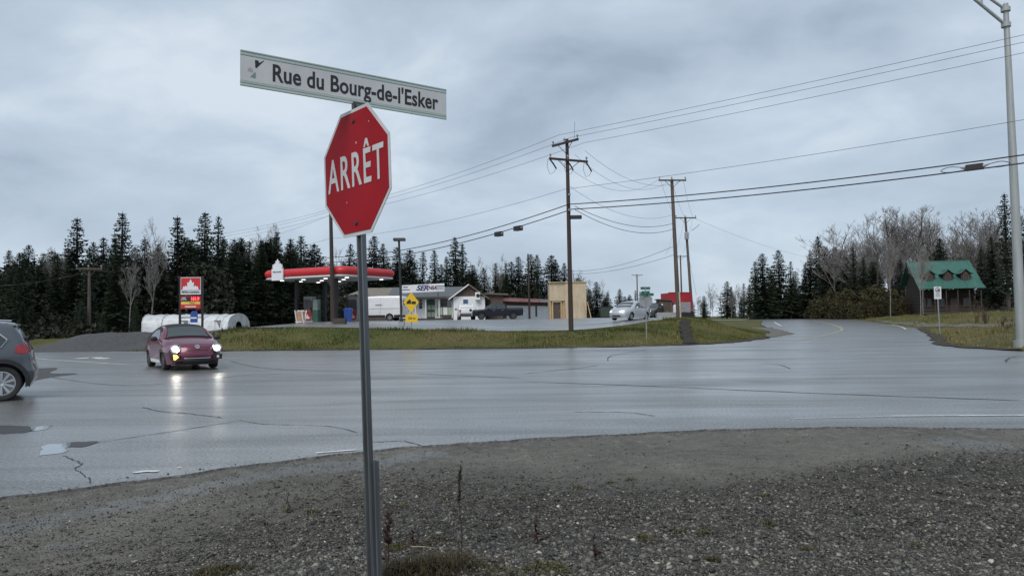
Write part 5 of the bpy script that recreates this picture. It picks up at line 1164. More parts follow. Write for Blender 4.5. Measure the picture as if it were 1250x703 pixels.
text('PETRO-CANADA', .20, M_blackink, lp_, (xc, -.11, Z_(356.8)), bold=.008, xs=.80)
pr_ = box('price_panel', (xc, -.02, (Z_(361.5) + Z_(376.8)) / 2), (wS, .16, Z_(361.5) - Z_(376.8)), M_red, pp)
box('display', (xc, -.105, (Z_(362.3) + Z_(367.6)) / 2), (wS - .08, .02, Z_(362.3) - Z_(367.6)), M_blackink, pr_)
text('161.9', .3, pmat('red_led', (.5, .02, .02), emit=(1, .03, .04), estr=4), pr_, (xc + .30, -.12, Z_(365)), bold=.012, xs=.85)
text('SANS\nPLOMB', .11, M_rim_w, pr_, (xc - .45, -.12, Z_(364.6)), bold=.003)
yb = box('yellow_strip', (xc, -.105, Z_(369.9)), (wS - .08, .022, .19), pmat('yellow_panel', (.62, .45, .08), rough=.4), pr_); text('Diesel', .14, M_blackink, yb, (xc + .1, -.12, Z_(369.9)))
rs_ = box('lower_strip', (xc, -.105, Z_(374.3)), (wS - .08, .02, .16), M_red, pr_); box('small_print', (xc, -.117, Z_(374.3)), (wS * .55, .006, .07), M_rim_w, rs_)
bl = MB().prism([(xc - .25 + .22, Z_(380) - .75), (xc + .45, Z_(380) - .75), (xc + .45, Z_(380) - .1), (xc + .38, Z_(380) + .02), (xc + .1, Z_(380) + .02), (xc - .03, Z_(380) - .12)], -.06, -.02).build('blue_panel', M_bluebin, pp)
box('number_strip', (xc + .2, -.075, Z_(387) - .06), (.4, .02, .1), M_rim_w, bl)
# green street name signs with stop sign back at the far corner
gs_ = GX(789, 42.5); hs = P(788, 351, 42.5).z - gs_.z
M_grs = pmat('green_sign_sheet', (0.03, 0.13, 0.085), rough=0.5, var=.1)
ns = thing('street_sign', 'green street-name blades over the grey back of a stop sign at the far grass corner', 'street sign', gs_)
tube('post', [(0, 0, -.2), (-.03, 0, hs)], .032, M_greymetal, ns, 6)
for z, a, l in ((.06, 15, .6), (-.18, -50, .62), (-.30, 30, .95)): box('name_blade', (-.02 + (.1 if z < -.2 else 0), 0, hs + z - .1), (l, .02, .16), M_grs, ns, rot=Matrix.Rotation(rad(a), 3, 'Z'))
MB().prism([(.375 * 1.082 * math.cos(rad(22.5 + 45 * k)), hs - .75 + .375 * 1.082 * math.sin(rad(22.5 + 45 * k))) for k in range(8)], .035, .05).build('stop_plate_back', M_greymetal, ns)
# white truck-ban sign on the lawn
gw = GH(1147, 399); gw = GX(1147.5, 52); hw = P(1144, 350, 52).z - gw.z
wsn = thing('regulation_sign', 'white sign with black symbol in a ring on a pale post, lawn edge', 'road sign', gw, rad(12))
dxw = P(1144, 350, 52).x - gw.x
tube('post', [(0, .04, -.15), (dxw, .04, hw)], .04, M_greymetal, wsn, 6)
pl_ = box('plate', (dxw, 0, hw - .43), (.58, .02, .87), M_rim_w, wsn)
ring = MB(); n = 24; vs = []
for k in range(n):
    t = 2 * math.pi * k / n
    for rr in (.15, .2): vs.append((dxw + rr * math.cos(t), -.014, hw - .25 + rr * math.sin(t)))
ring.add(vs, [(2 * k, 2 * k + 1, (2 * k + 3) % (2 * n), (2 * k + 2) % (2 * n)) for k in range(n)]).build('ring', M_dred, pl_)
MB().prism([(dxw - .11, hw - .31), (dxw + .12, hw - .31), (dxw + .12, hw - .19), (dxw - .02, hw - .19), (dxw - .05, hw - .24), (dxw - .11, hw - .25)], -.022, -.012).build('symbol', M_blackink, pl_)
for z in (.52, .60, .68): box('small_print', (dxw, -.014, hw - z), (.36, .006, .035), M_ins, pl_)

# ------------------------------------------------------------------ the stop sign in front
M_stopred = pmat('stop_red', (0.330, 0.006, 0.013), rough=0.55, col2=(0.27, 0.005, 0.011), scale=4, var=.08, spec=.15)
M_reflw = pmat('reflective_white', (0.56, 0.57, 0.57), rough=0.45, col2=(0.47, 0.48, 0.48), scale=5)
M_galv = pmat('wet_galvanised', (0.175, 0.19, 0.20), rough=0.42, metal=0.5, col2=(0.10, 0.11, 0.12), scale=7, sc3=(2, 2, .25))
M_galvd = pmat('dark_steel', (0.07, 0.075, 0.08), rough=0.45, metal=0.5, var=.3)
M_pgreen = pmat('pale_green_edge', (0.36, 0.43, 0.40), rough=0.45, var=.08)
YS = 4.1
top, bot = P(432.5, 121, YS), P(451.5, 740, YS)
zbt = float(gz(np.array([bot.x]), np.array([bot.y]))[0]); 
root = Vector((bot.x, bot.y, zbt))
stop = thing('stop_sign', 'red ARRÊT stop sign topped by a white street-name blade in the foreground', 'stop sign', root)
axis_ = (top - root); hp = axis_.length; axis_.normalize()
YAW = math.atan2(-.74, .672); ux = Vector((math.cos(YAW), math.sin(YAW), 0))   # direction to the image right along the plate
ux = (ux - axis_ * ux.dot(axis_)).normalized(); ny_ = axis_.cross(ux).normalized()
Mstop = Matrix((( ux.x, ny_.x, axis_.x, 0), (ux.y, ny_.y, axis_.y, 0), (ux.z, ny_.z, axis_.z, 0), (0, 0, 0, 1)))
def upost(x, y, z0, z1, wdt, dep, name, mat, holes=True, par=None):
    # hat-section (U) steel post, open side to -y
    o = [(-wdt / 2, -dep), (-wdt / 2 + .012, -dep), (-wdt * .2, 0), (wdt * .2, 0), (wdt / 2 - .012, -dep), (wdt / 2, -dep), (wdt / 2, -dep + .004), (wdt / 2 - .009, -dep + .004), (wdt * .2 + .003, .004), (-wdt * .2 - .003, .004), (-wdt / 2 + .009, -dep + .004), (-wdt / 2, -dep + .004)]
    b = MB(); b.loft([[Vector((x + a, y + c, z)) for a, c in o] for z in (z0, z1)])
    ob = b.build(name, mat, par)
    return ob
post = upost(0, .035, -.25, hp - .03, .058, .032, 'post', M_galv, par=stop); post.matrix_local = Mstop
stub = upost(0, 0, -.3, P(458, 561, YS).z - zbt, .056, .032, 'stub_post', M_galv, par=stop)
stub.matrix_local = Matrix.Translation((0.064, -.015, 0)) @ Mstop
hb = MB()
for k in range(14): hb.tube([(0, .0335, .12 + k * .14), (0, .0375, .12 + k * .14)], .006, 8)
hbo = hb.build('post_hole', M_black, post)
ctr = P(433.4, 210, YS); zc_ = (ctr - root).dot(axis_); xc_ = (ctr - root).dot(ux)
def octa(r, rot=22.5): return [(r * math.cos(rad(rot + 45 * k)), r * math.sin(rad(rot + 45 * k))) for k in range(8)]
R8 = .357 * 1.0824
plate = MB().prism([(x + xc_, z + zc_) for x, z in octa(R8)], -.004, .0).build('plate', M_reflw, stop); plate.matrix_local = Mstop
MB().prism([(x + xc_, z + zc_) for x, z in octa(R8 * .945)], -.0062, -.0045).build('red_field', M_stopred, plate)
text('ARRÊT', .272, M_reflw, plate, (xc_ - .003, -.0075, zc_ + .004), bold=.0032, xs=.67, depth=.0008, space=1.17)
for z in (.288, -.288): MB().tube([(xc_ - .004, -.0065, zc_ + z), (xc_ - .004, -.013, zc_ + z)], [.013, .010], 12).build('bolt', M_black, plate, smooth=40)
wr = MB()
for x, z, s in ((-.13, .10, .008), (.02, .16, .006), (.05, -.06, .007), (.16, .25, .004), (-.1, -.16, .004)): wr.prism([(xc_ + x - s, zc_ + z), (xc_ + x + s * .3, zc_ + z - s), (xc_ + x + s, zc_ + z + s * .6), (xc_ + x, zc_ + z + s * 1.4)], -.0068, -.0063)
wr.build('paint_chips', M_reflw, plate)
box('back_bar', (xc_, .018, zc_), (.05, .03, .5), M_galvd, plate)
# street-name blade
b0_, b1_ = P(293.3, 82.6, 3.76), P(544.6, 128, 4.46); cB = (b0_ + b1_) / 2; LB_ = (b1_ - b0_).length
vx = (b1_ - b0_).normalized(); vy = Vector((-vx.y, vx.x, 0)).normalized(); vz = vx.cross(vy).normalized()
if vz.z < 0: vz = -vz
MBL = Matrix(((vx.x, vy.x, vz.x, cB.x - root.x), (vx.y, vy.y, vz.y, cB.y - root.y), (vx.z, vy.z, vz.z, cB.z - root.z), (0, 0, 0, 1)))
HB_ = .186
prof = [(-.0055, -HB_ / 2), (-.0055, -HB_ / 2 + .006), (-.003, -HB_ / 2 + .009), (-.003, -HB_ / 2 + .014), (-.0045, -HB_ / 2 + .017), (-.0045, -HB_ / 2 + .024), (-.002, -HB_ / 2 + .027)]
prof = prof + [(y, -z) for y, z in reversed(prof)]; prof = prof + [(-y, z) for y, z in reversed(prof)]
blade = MB().loft([[(x, y, z) for y, z in prof] for x in (-LB_ / 2, LB_ / 2)]).build('name_blade', M_pgreen, stop); blade.matrix_local = MBL
box('face_sheet', (0, -.0028, 0), (LB_ - .004, .0012, HB_ - .056), M_reflw, blade)
text("Rue du Bourg-de-l'Esker", .128, M_blackink, blade, (-LB_ / 2 + .160, -.0040, -.003), bold=.0028, xs=.775, depth=.0004, align='LEFT', space=1.02)
xe = -LB_ / 2 + .085
em = MB().prism([(xe - .012, .052), (xe + .006, .052), (xe + .010, .04), (xe + .034, .058), (xe + .036, .056), (xe - .004, .010), (xe - .010, .012)], -.0042, -.0036).build('torn_emblem', M_blackink, blade)
MB().prism([(xe - .036, -.042), (xe - .008, -.045), (xe - .008, -.012), (xe - .02, -.022)], -.0042, -.0036).build('emblem_shard', pmat('teal_ink', (.18, .30, .28), rough=.5), blade)
MB().prism([(xe - .05, -.012), (xe - .02, -.016), (xe - .028, .006), (xe - .042, .008)], -.0042, -.0036).build('emblem_shard', pmat('faded_pink_ink', (.44, .36, .38), rough=.5), blade)
bk = MB().box((0, 0, 0), (.085, .03, .038)); bk.tube([(-.02, -.02, 0), (-.02, -.012, 0)], .007, 10); bk.box((.03, 0, -.05), (.03, .02, .09)); bko = bk.build('bracket', M_galvd, stop); bko.matrix_local = MBL @ Matrix.Translation((.045, -.004, -HB_ / 2 - .010))
# ------------------------------------------------------------------ vehicles
M_tyre = pmat('tyre_rubber', (0.016, 0.016, 0.017), rough=0.75, var=.2)
M_alloy = pmat('alloy_rim', (0.42, 0.43, 0.45), rough=0.35, metal=.7, var=.1)
M_steelr = pmat('dark_rim', (0.10, 0.10, 0.11), rough=0.4, metal=.6, var=.1)
M_glass = pmat('car_glass', (0.035, 0.045, 0.047), rough=0.04, var=.1, spec=.8)
M_plast = pmat('black_plastic', (0.022, 0.022, 0.023), rough=0.55, var=.15)
M_chrome = pmat('chrome', (0.62, 0.63, 0.65), rough=0.12, metal=1, var=.02)
M_tail = pmat('tail_lamp_red', (0.32, 0.012, 0.02), rough=0.15, coat=.5, var=.1)
M_head = pmat('clear_lamp', (0.55, 0.57, 0.6), rough=0.1, coat=.6, var=.1)
M_headlit = pmat('lit_headlamp', (0.9, 0.9, 0.85), emit=(1, .96, .88), estr=1.9)
M_amber = pmat('lit_amber_lamp', (0.9, 0.6, 0.15), emit=(1, .66, .16), estr=1.0)
def paint(name, c, rough=.32, metal=.25): return pmat(name, c, rough=rough, metal=metal, coat=.7, var=.05)

class Car:
    def __init__(s, root, prof, L, axles, wr, wmax, belt, tk, zb=.22, bf=.16, br=.12, taper=.14, crown=.05, arch=.055, step=.09, rtaper=None, edge=.06):
        s.root, s.prof, s.L, s.ax, s.wr, s.wm, s.belt, s.tk, s.zb = root, prof, L, axles, wr, wmax, belt, tk, zb
        s.bf, s.br, s.tp, s.cr, s.ar, s.step, s.edge = bf, br, taper, crown, arch, step, edge; s.rt = taper if rtaper is None else rtaper
        ys = np.linspace(0, L, 400); s._ys = ys; zt = np.full(400, -1.0)
        for (a, b), (c, d) in zip(prof[:-1], prof[1:]):
            lo, hi = min(a, c), max(a, c); m = (ys >= lo - 1e-6) & (ys <= hi + 1e-6)
            z = np.full(m.sum(), max(b, d)) if hi - lo < 1e-6 else b + (d - b) * (ys[m] - a) / (c - a)
            zt[m] = np.maximum(zt[m], z)
        s._zt = zt
    def w(s, y, z):
        b = s.wm; t = max(0, 1 - y / .9); b -= s.tp * t * t; t = max(0, 1 - (s.L - y) / .9); b -= s.rt * t * t
        if z < .5: b -= .05 * (.5 - z) / .3
        if z > s.belt: b -= s.tk * (z - s.belt)
        d = min(1, max(0, (float(np.interp(y, s._ys, s._zt)) - z) / .12)); b -= s.edge * (1 - d) ** 2
        return max(.05, b)
    def pt(s, y, z, t):
        W = s.w(y, z); q = 1 - t * t
        Y = y - s.bf * q * max(0, 1 - y / 1.3) + s.br * q * max(0, 1 - (s.L - y) / 1.1)
        Z = z + s.cr * q * min(1, max(0, (z - .5) / .4))
        return Vector((W * t, Y - s.L / 2, Z))
    def outline(s):
        o = list(s.prof)
        for a in sorted(s.ax, reverse=True):
            R = s.wr + s.ar; al = math.asin((s.zb - s.wr) / R)
            for k in range(15):
                t = al + (math.pi - 2 * al) * k / 14; o.append((a + R * math.cos(t), s.wr + R * math.sin(t)))
        return o
    def patch(s, poly, off):
        bm = polybm(poly, s.step); vs = [v for v in bm.verts]; V = [(v.co.x, v.co.y) for v in vs]; ix = {v: i for i, v in enumerate(vs)}
        F = [tuple(ix[v] for v in f.verts) for f in bm.faces]; E = [(ix[e.verts[0]], ix[e.verts[1]]) for e in bm.edges if e.is_boundary]; bm.free(); return V, F, E
    def body(s, mat, under=None):
        V, F, E = s.patch(s.outline(), 0); n = len(V); b = MB()
        for sg in (1, -1):
            b.add([s.pt(y, z, sg) for y, z in V], F)
        def ontop(p):
            for (a, c), (d, e) in zip(s.prof[:-1], s.prof[1:]):
                dx, dz = d - a, e - c; t = ((p[0] - a) * dx + (p[1] - c) * dz) / (dx * dx + dz * dz + 1e-12)
                if -1e-4 <= t <= 1.0001 and math.hypot(p[0] - a - t * dx, p[1] - c - t * dz) < 1e-4: return True
            return False
        tp = {i: ontop(V[i]) for i in {k for e in E for k in e}}; u = MB(); K = 12
        for i, j in E:
            dst = b if tp[i] and tp[j] else u; vs = []
            for k in range(K + 1):
                t = 1 - 2 * k / K; vs += [s.pt(*V[i], t), s.pt(*V[j], t)]
            dst.add(vs, [(2 * k, 2 * k + 1, 2 * k + 3, 2 * k + 2) for k in range(K)])
        u.box((0, 0, s.zb + .25), (2 * s.wm - .62, s.L - .7, .5))
        def fin(m, name, mt):
            me = bpy.data.meshes.new(name); me.from_pydata(m.v, [], m.f); bm = bmesh.new(); bm.from_mesh(me)
            bmesh.ops.remove_doubles(bm, verts=bm.verts, dist=.0015); bmesh.ops.recalc_face_normals(bm, faces=bm.faces); bm.to_mesh(me); bm.free()
            return link(name, me, mt, s.root, 38)
        s.bodyo = fin(b, 'body', mat); fin(u, 'underbody', M_plast); return s.bodyo
    def side(s, poly, mat, name, off=.006, parent=None, sides=(1, -1)):
        V, F, E = s.patch(poly, 0); r = []
        for sg in sides:
            vs = []
            for y, z in V: p = s.pt(y, z, sg); p.x += sg * off; vs.append(p)
            r.append(MB().add(vs, F).build(name, mat, parent or s.root, smooth=40, fix=False))
        return r
    def front(s, a, b, t0, t1, mat, name, off=.007, parent=None, n=8, m=8, t0b=None, t1b=None):
        pa = [(a[0] + (b[0] - a[0]) * i / n, a[1] + (b[1] - a[1]) * i / n) for i in range(n + 1)] if not isinstance(a, list) else a
        G_ = []
        for i, (y, z) in enumerate(pa):
            f = i / (len(pa) - 1); u0 = t0 + ((t0b if t0b is not None else t0) - t0) * f; u1 = t1 + ((t1b if t1b is not None else t1) - t1) * f
            G_.append([s.pt(y, z, u0 + (u1 - u0) * k / m) for k in range(m + 1)])
        vs = []
        for i in range(len(G_)):
            for k in range(m + 1):
                du = G_[min(i + 1, len(G_) - 1)][k] - G_[max(i - 1, 0)][k]; dv = G_[i][min(k + 1, m)] - G_[i][max(k - 1, 0)]
                nn = dv.cross(du).normalized(); vs.append(G_[i][k] + nn * off)
        fs = [(i * (m + 1) + k, i * (m + 1) + k + 1, (i + 1) * (m + 1) + k + 1, (i + 1) * (m + 1) + k) for i in range(len(G_) - 1) for k in range(m)]
        return MB().add(vs, fs).build(name, mat, parent or s.root, smooth=60, fix=False)
    def wheels(s, rim=M_alloy, spokes=10, wd=.2, rr=.66):
        for a in s.ax:
            for sg in (1, -1):
                c = Vector((sg * (s.w(a, s.wr) - wd / 2 - .012), a - s.L / 2, s.wr)); r = s.wr
                mt = Matrix.Translation(c) @ Matrix.Rotation(rad(90 * sg), 4, 'Y')
                wv = MB().lathe([(r * rr, -wd / 2), (r * .93, -wd / 2), (r, -wd * .32), (r, wd * .32), (r * .94, wd / 2), (r * .80, wd / 2 + .004), (r * rr, wd / 2 - .012), (r * rr, -wd / 2 + .01)], 28, mt).build('wheel', M_tyre, s.root, smooth=40)
                b = MB(); R = r * rr
                b.lathe([(R, wd / 2 - .08), (R, wd / 2 - .008), (R * .92, wd / 2 - .006), (R * .9, wd / 2 - .05), (R * .9, wd / 2 - .08)], 28, mt); b.lathe([(.001, wd / 2 - .03), (R * .2, wd / 2 - .012), (R * .24, wd / 2 - .04)], 14, mt)
                for k in range(spokes):
                    t = 2 * math.pi * k / spokes; q = Matrix.Rotation(t, 4, 'Z'); hw = R * .75 / spokes * 1.3
                    b.add([mt @ q @ Vector(p) for p in ((R * .15, -hw * .7, wd / 2 - .02), (R * .93, -hw * 1.2, wd / 2 - .012), (R * .93, hw * 1.2, wd / 2 - .012), (R * .15, hw * .7, wd / 2 - .02), (R * .15, -hw * .7, wd / 2 - .05), (R * .93, -hw, wd / 2 - .05), (R * .93, hw, wd / 2 - .05), (R * .15, hw * .7, wd / 2 - .05))], [(0, 1, 2, 3), (0, 4, 5, 1), (2, 6, 7, 3), (1, 5, 6, 2), (4, 7, 6, 5)])
                b.build('rim', rim, wv, smooth=35)
                MB().lathe([(R * .9, wd / 2 - .085), (.02, wd / 2 - .084)], 20, mt).build('brake_disc', M_plast, wv, fix=False)
    def mirror(s, y, z, mat, sc=1.0):
        for sg in (1, -1):
            p = s.pt(y, z, sg); b = MB(); rings = []
            for t, k in ((0, .5), (.05, 1), (.16, 1.0), (.20, .6)):
                rings.append([p + Vector((sg * (.04 + t * sc), a * .055 * k * sc, .04 + c * .075 * k * sc)) for a, c in ((-1, -.6), (-1, .6), (-.4, 1), (.8, .9), (.8, -.8), (-.4, -1))])
            b.loft(rings); b.tube([p, p + Vector((sg * .08, 0, .02))], .018, 6); b.build('mirror', mat, s.root, smooth=50)
    def handle(s, y, z, mat, ln=.18):
        for sg in (1, -1):
            p = s.pt(y, z, sg); MB().box(p + Vector((sg * .014, 0, 0)), (.03, ln, .03)).build('door_handle', mat, s.root)
def rootat(name, label, cat, px, y, rz, group=None, z=None):
    g = GX(px, y)
    return thing(name, label, cat, (g.x, y, g.z + .004 if z is None else z), rz, group)

# --- maroon round-backed convertible, headlamps on
bt = rootat('parked_car', 'rounded maroon convertible car with lit round headlamps and a black soft top', 'car', 222, 26.3, rad(36), z=.004)
bt.name = 'convertible_car'
PB = paint('maroon_metallic', (0.135, 0.020, 0.046))
c = Car(bt, [(.12, .20), (.03, .34), (.0, .52), (.03, .63), (.10, .74), (.26, .84), (.60, .945), (1.05, 1.02), (1.22, 1.10), (1.46, 1.26), (1.70, 1.385), (1.95, 1.45), (2.3, 1.475), (2.7, 1.45), (3.05, 1.36), (3.40, 1.18), (3.62, 1.04), (3.9, .96), (4.1, .84), (4.23, .66), (4.27, .50), (4.22, .28), (4.15, .22)], 4.28, (.88, 3.42), .335, .895, 1.0, .50, zb=.19, bf=.24, br=.22, taper=.16, crown=.05, edge=.10)
# narrow the bonnet between the wings
_w0 = c.w
def _w(y, z):
    b = _w0(y, z)
    return b
c.w = _w
c.body(PB)
for sg in (1, -1):   # round front and rear wings
    for (y0, y1, xo, hw, zt0, zk) in ((-.03, 1.62, .70, .215, .62, .90), (2.62, 4.16, .70, .22, .60, .93)):
        rings = []
        for i in range(15):
            f = i / 14; y = y0 + (y1 - y0) * f; bell = math.sin(math.pi * min(1, max(0, f * .92 + .05))) ** .55
            zt = zt0 + (zk - zt0) * bell; hw_ = hw * (.62 + .38 * bell)
            x0 = xo * sg if f < .5 else (xo + .0 * f) * sg
            rings.append([Vector((x0 + hw_ * math.cos(t) * (1 if sg * math.cos(t) > 0 else 1.1), y - 2.14, .60 + max(0, (zt - .60)) * max(0, math.sin(t)))) for t in [math.pi * k / 12 for k in range(13)]])
        MB().loft(rings, True).build('wing', PB, bt, smooth=60)
c.front((1.13, 1.06), (1.68, 1.372), -.86, .86, M_glass, 'windscreen', .022, t0b=-.88, t1b=.88, n=16, m=16)
M_top = pmat('black_fabric_top', (0.022, 0.020, 0.023), rough=.85, var=.2)
c.front([(1.68, 1.372), (1.8, 1.415), (1.95, 1.45), (2.3, 1.475), (2.7, 1.45), (3.05, 1.36), (3.40, 1.18), (3.58, 1.065)], None, -1.0, 1.0, M_top, 'soft_top', .014, m=14)
c.side([(1.62, 1.30), (1.95, 1.41), (2.3, 1.44), (2.7, 1.415), (3.03, 1.33), (3.36, 1.16), (3.5, 1.04), (3.2, 1.0), (2.9, 1.0), (2.86, 1.18), (2.6, 1.30), (2.2, 1.34), (1.9, 1.32), (1.66, 1.22)], M_top, 'soft_top_side', .012)
c.side([(1.30, 1.03), (1.62, 1.23), (1.9, 1.33), (2.2, 1.35), (2.6, 1.31), (2.84, 1.19), (2.88, 1.02), (2.2, 1.015)], M_glass, 'side_window', .009)
tube('screen_frame', [c.pt(1.10, 1.045, t / 6) + Vector((0, -.012, .008)) for t in range(-6, 7)], .014, M_plast, bt)
for sg in (1, -1): tube('screen_pillar', [c.pt(1.10, 1.04, sg * .95) + Vector((0, 0, .0)), c.pt(1.40, 1.22, sg * .95) + Vector((0, 0, .02)), c.pt(1.68, 1.372, sg * .96) + Vector((0, 0, .01))], .03, PB if sg < 0 else PB, bt)
for sg in (1, -1):
    m4 = Matrix.Translation((sg * .655, -2.14 - .02, .715)) @ Matrix.Rotation(rad(sg * 14), 4, 'Z') @ Matrix.Rotation(rad(76), 4, 'X')
    hl_ = MB().lathe([(.165, -.05), (.165, .02), (.150, .035), (.116, .022), (.10, .02)], 24, m4).build('headlamp', M_chrome, bt, smooth=40)
    MB().lathe([(.100, .034), (.085, .056), (.055, .068), (.002, .074)], 24, m4).build('lens', M_headlit, hl_, smooth=60)
    tp_ = c.pt(.02, .40, sg * .76); fl = MB().box((sg * .66, tp_.y - .005, .43), (.30, .08, .17), Matrix.Rotation(rad(sg * 22), 3, 'Z')).build('fog_lamp_housing', M_plast, bt)
    if sg < 0: MB().prism([(-.07, .09), (.03, .09), (.10, .0), (.0, -.09), (-.05, -.09)], -.03, .0, Matrix.Translation((sg * .66, tp_.y - .045, .445)) @ Matrix.Rotation(rad(sg * 22), 4, 'Z')).build('turn_lamp', M_amber, fl)
    else: MB().lathe([(.05, 0), (.045, .015), (.002, .02)], 14, Matrix.Translation((sg * .66, tp_.y - .05, .43)) @ Matrix.Rotation(rad(90), 4, 'X')).build('fog_lens', M_head, fl)
ge = c.front((.02, .28), (.0, .43), -.56, .56, M_plast, 'lower_grille', .012, n=4, m=10, t0b=-.60, t1b=.60)
tube('chrome_strip', [c.pt(.0, .40, t / 8 * .56) + Vector((0, -.02, 0)) for t in range(-8, 9)], .016, M_chrome, ge); tube('grille_bar', [c.pt(.01, .345, t / 8 * .54) + Vector((0, -.02, 0)) for t in range(-8, 9)], .010, M_steelr, ge)
c.front((.10, .19), (.03, .275), -.9, .9, M_plast, 'front_lip', .01, n=3, m=10)
tube('bonnet_seam', [c.pt(.04, .64, t / 8 * .52) + Vector((0, -.006, 0)) for t in range(-8, 9)], .009, M_plast, bt)
pe = c.pt(.10, .745, 0); me_ = Matrix.Translation(pe + Vector((0, -.02, .0))) @ Matrix.Rotation(rad(62), 4, 'X')
eb = MB().lathe([(.075, 0), (.075, .012), (.062, .016), (.002, .016)], 24, me_).build('badge', M_chrome, bt, smooth=40)
bd_ = MB()
for pts in ([(-.034, .046), (-.012, .0), (0, .022), (.012, 0), (.034, .046)], [(-.052, .024), (-.024, -.05), (0, -.004), (.024, -.05), (.052, .024)]): bd_.tube([me_ @ Vector((x, y, .019)) for x, y in pts], .006, 6)
bd_.build('badge_letters', pmat('badge_blue', (.05, .08, .2), rough=.3), eb)
c.wheels(M_steelr, 10, .21, .70); c.mirror(1.42, 1.0, M_plast, 1.0); c.handle(2.55, .86, M_chrome)
c.side([(1.35, .21), (2.95, .21), (2.95, .33), (1.35, .33)], M_rim_w, 'sill_trim', .006)
for sg in (1, -1):
    sp = bpy.data.lights.new('headlamp_beam', 'SPOT'); sp.energy = 6; sp.spot_size = rad(50); sp.spot_blend = .9; sp.shadow_soft_size = .08; sp.color = (1, .95, .86)
    so_ = bpy.data.objects.new('headlamp_beam', sp); COL.objects.link(so_); so_.parent = bt; so_.location = (sg * .655, -2.42, .69); so_.rotation_euler = (rad(83), 0, 0)
    so_.rotation_euler = Vector((0, 1, .13)).to_track_quat('Z', 'Y').to_euler()

# --- grey SUV at the left edge
ps = GX(2.5, 15.35); RZ = rad(-59)
sv = thing('suv_car', 'dark grey SUV cut by the left edge of the photo', 'car', (0, 0, .004), RZ)
LS = 4.19; axr = 3.62
off = Matrix.Rotation(RZ, 3, 'Z') @ Vector((.86, axr - LS / 2, 0)); 
fl_ = Vector((ps.x, 15.35, 0)); sv.location = Vector((fl_.x, fl_.y, .004)) - (Matrix.Rotation(RZ, 3, 'Z') @ Vector((.9, axr - LS / 2, 0)))
PS_ = paint('dark_grey_metallic', (0.085, 0.095, 0.112))
s_ = Car(sv, [(.15, .26), (.03, .42), (.0, .70), (.08, .86), (.45, .98), (1.10, 1.07), (1.45, 1.28), (1.85, 1.53), (2.15, 1.62), (2.7, 1.665), (3.3, 1.655), (3.70, 1.60), (3.79, 1.575), (3.92, 1.38), (4.05, 1.10), (4.10, 1.0), (4.14, .74), (4.19, .62), (4.18, .42), (4.10, .28)], LS, (.92, axr), .362, .925, 1.02, .30, zb=.26, bf=.16, br=.05, taper=.16, crown=.035, arch=.06, edge=.07)
s_.body(PS_)
R_ = .362 + .062
for a in s_.ax:   # black arch cladding
    s_.side([(a + (R_ + .085) * math.cos(rad(t)), .362 + (R_ + .085) * math.sin(rad(t))) for t in range(-12, 193, 9)] + [(a + R_ * math.cos(rad(t)), .362 + R_ * math.sin(rad(t))) for t in range(192, -13, -9)], M_plast, 'arch_cladding', .012)
s_.side([(1.42, .27), (3.12, .27), (3.12, .42), (1.42, .42)], M_plast, 'sill_cladding', .012); s_.side([(4.075, .32), (4.10, .29), (4.175, .42), (4.18, .60), (4.05, .60), (4.06, .5)], pmat('grey_plastic', (.045, .05, .06), rough=.5), 'bumper_cladding', .01)
for poly, nm in (([(1.55, 1.06), (1.62, 1.20), (1.95, 1.45), (2.35, 1.53), (2.42, 1.53), (2.42, 1.055)], 'side_window'), ([(2.5, 1.055), (2.5, 1.535), (3.0, 1.54), (3.28, 1.50), (3.30, 1.06)], 'side_window'), ([(3.38, 1.07), (3.36, 1.48), (3.48, 1.45), (3.68, 1.27), (3.60, 1.13)], 'quarter_window')):
    for o_w in s_.side(poly, M_glass, nm, .008): pass
for sg in (1, -1):
    ln = [(1.5, 1.045), (2.5, 1.04), (3.4, 1.055), (3.61, 1.115), (3.71, 1.27), (3.49, 1.47), (3.3, 1.53), (2.4, 1.56), (1.95, 1.47)]
    tube('window_chrome', [s_.pt(y, z, sg) + Vector((sg * .012, 0, 0)) for y, z in ln], .014, M_chrome, sv, 6)
s_.side([(3.84, 1.0), (3.88, 1.13), (3.98, 1.19), (4.04, 1.10), (4.09, .99), (4.0, .96)], M_tail, 'tail_lamp', .012)
s_.front([(4.0, 1.20), (4.05, 1.10), (4.095, .99)], None, .62, .97, M_tail, 'tail_lamp', .010); s_.front([(4.0, 1.20), (4.05, 1.10), (4.095, .99)], None, -.97, -.62, M_tail, 'tail_lamp', .010)
s_.front((3.81, 1.54), (4.02, 1.16), -.80, .80, M_glass, 'rear_window', .010); s_.front((1.12, 1.08), (1.83, 1.515), -.86, .86, M_glass, 'windscreen', .01)
sp_ = MB().loft([[Vector((x, y - LS / 2, z)) for y, z in ((3.66, 1.625), (3.87, 1.585), (3.88, 1.555), (3.70, 1.585))] for x in (-.62, .62)]).build('spoiler', M_rim_w if False else pmat('pale_grey_paint', (.22, .24, .26), rough=.3, coat=.5), sv)
for sg in (1, -1): tube('roof_rail', [s_.pt(1.95, 1.55, sg * .9) + Vector((0, 0, .03)), s_.pt(2.6, 1.655, sg * .9) + Vector((0, 0, .05)), s_.pt(3.7, 1.62, sg * .9) + Vector((0, 0, .04))], .02, M_alloy, sv)
s_.wheels(M_alloy, 10, .225, .70); s_.mirror(1.65, 1.03, PS_); s_.handle(2.25, .95, PS_); s_.handle(3.2, .96, PS_)
s_.front((.03, .62), (.08, .84), -.9, -.5, M_head, 'headlamp', .01); s_.front((.03, .62), (.08, .84), .5, .9, M_head, 'headlamp', .01); s_.front((.02, .45), (.02, .80), -.4, .4, M_plast, 'grille', .01); s_.front((4.14, .74), (4.12, .88), -.22, .22, M_rim_w, 'licence_plate', .01)
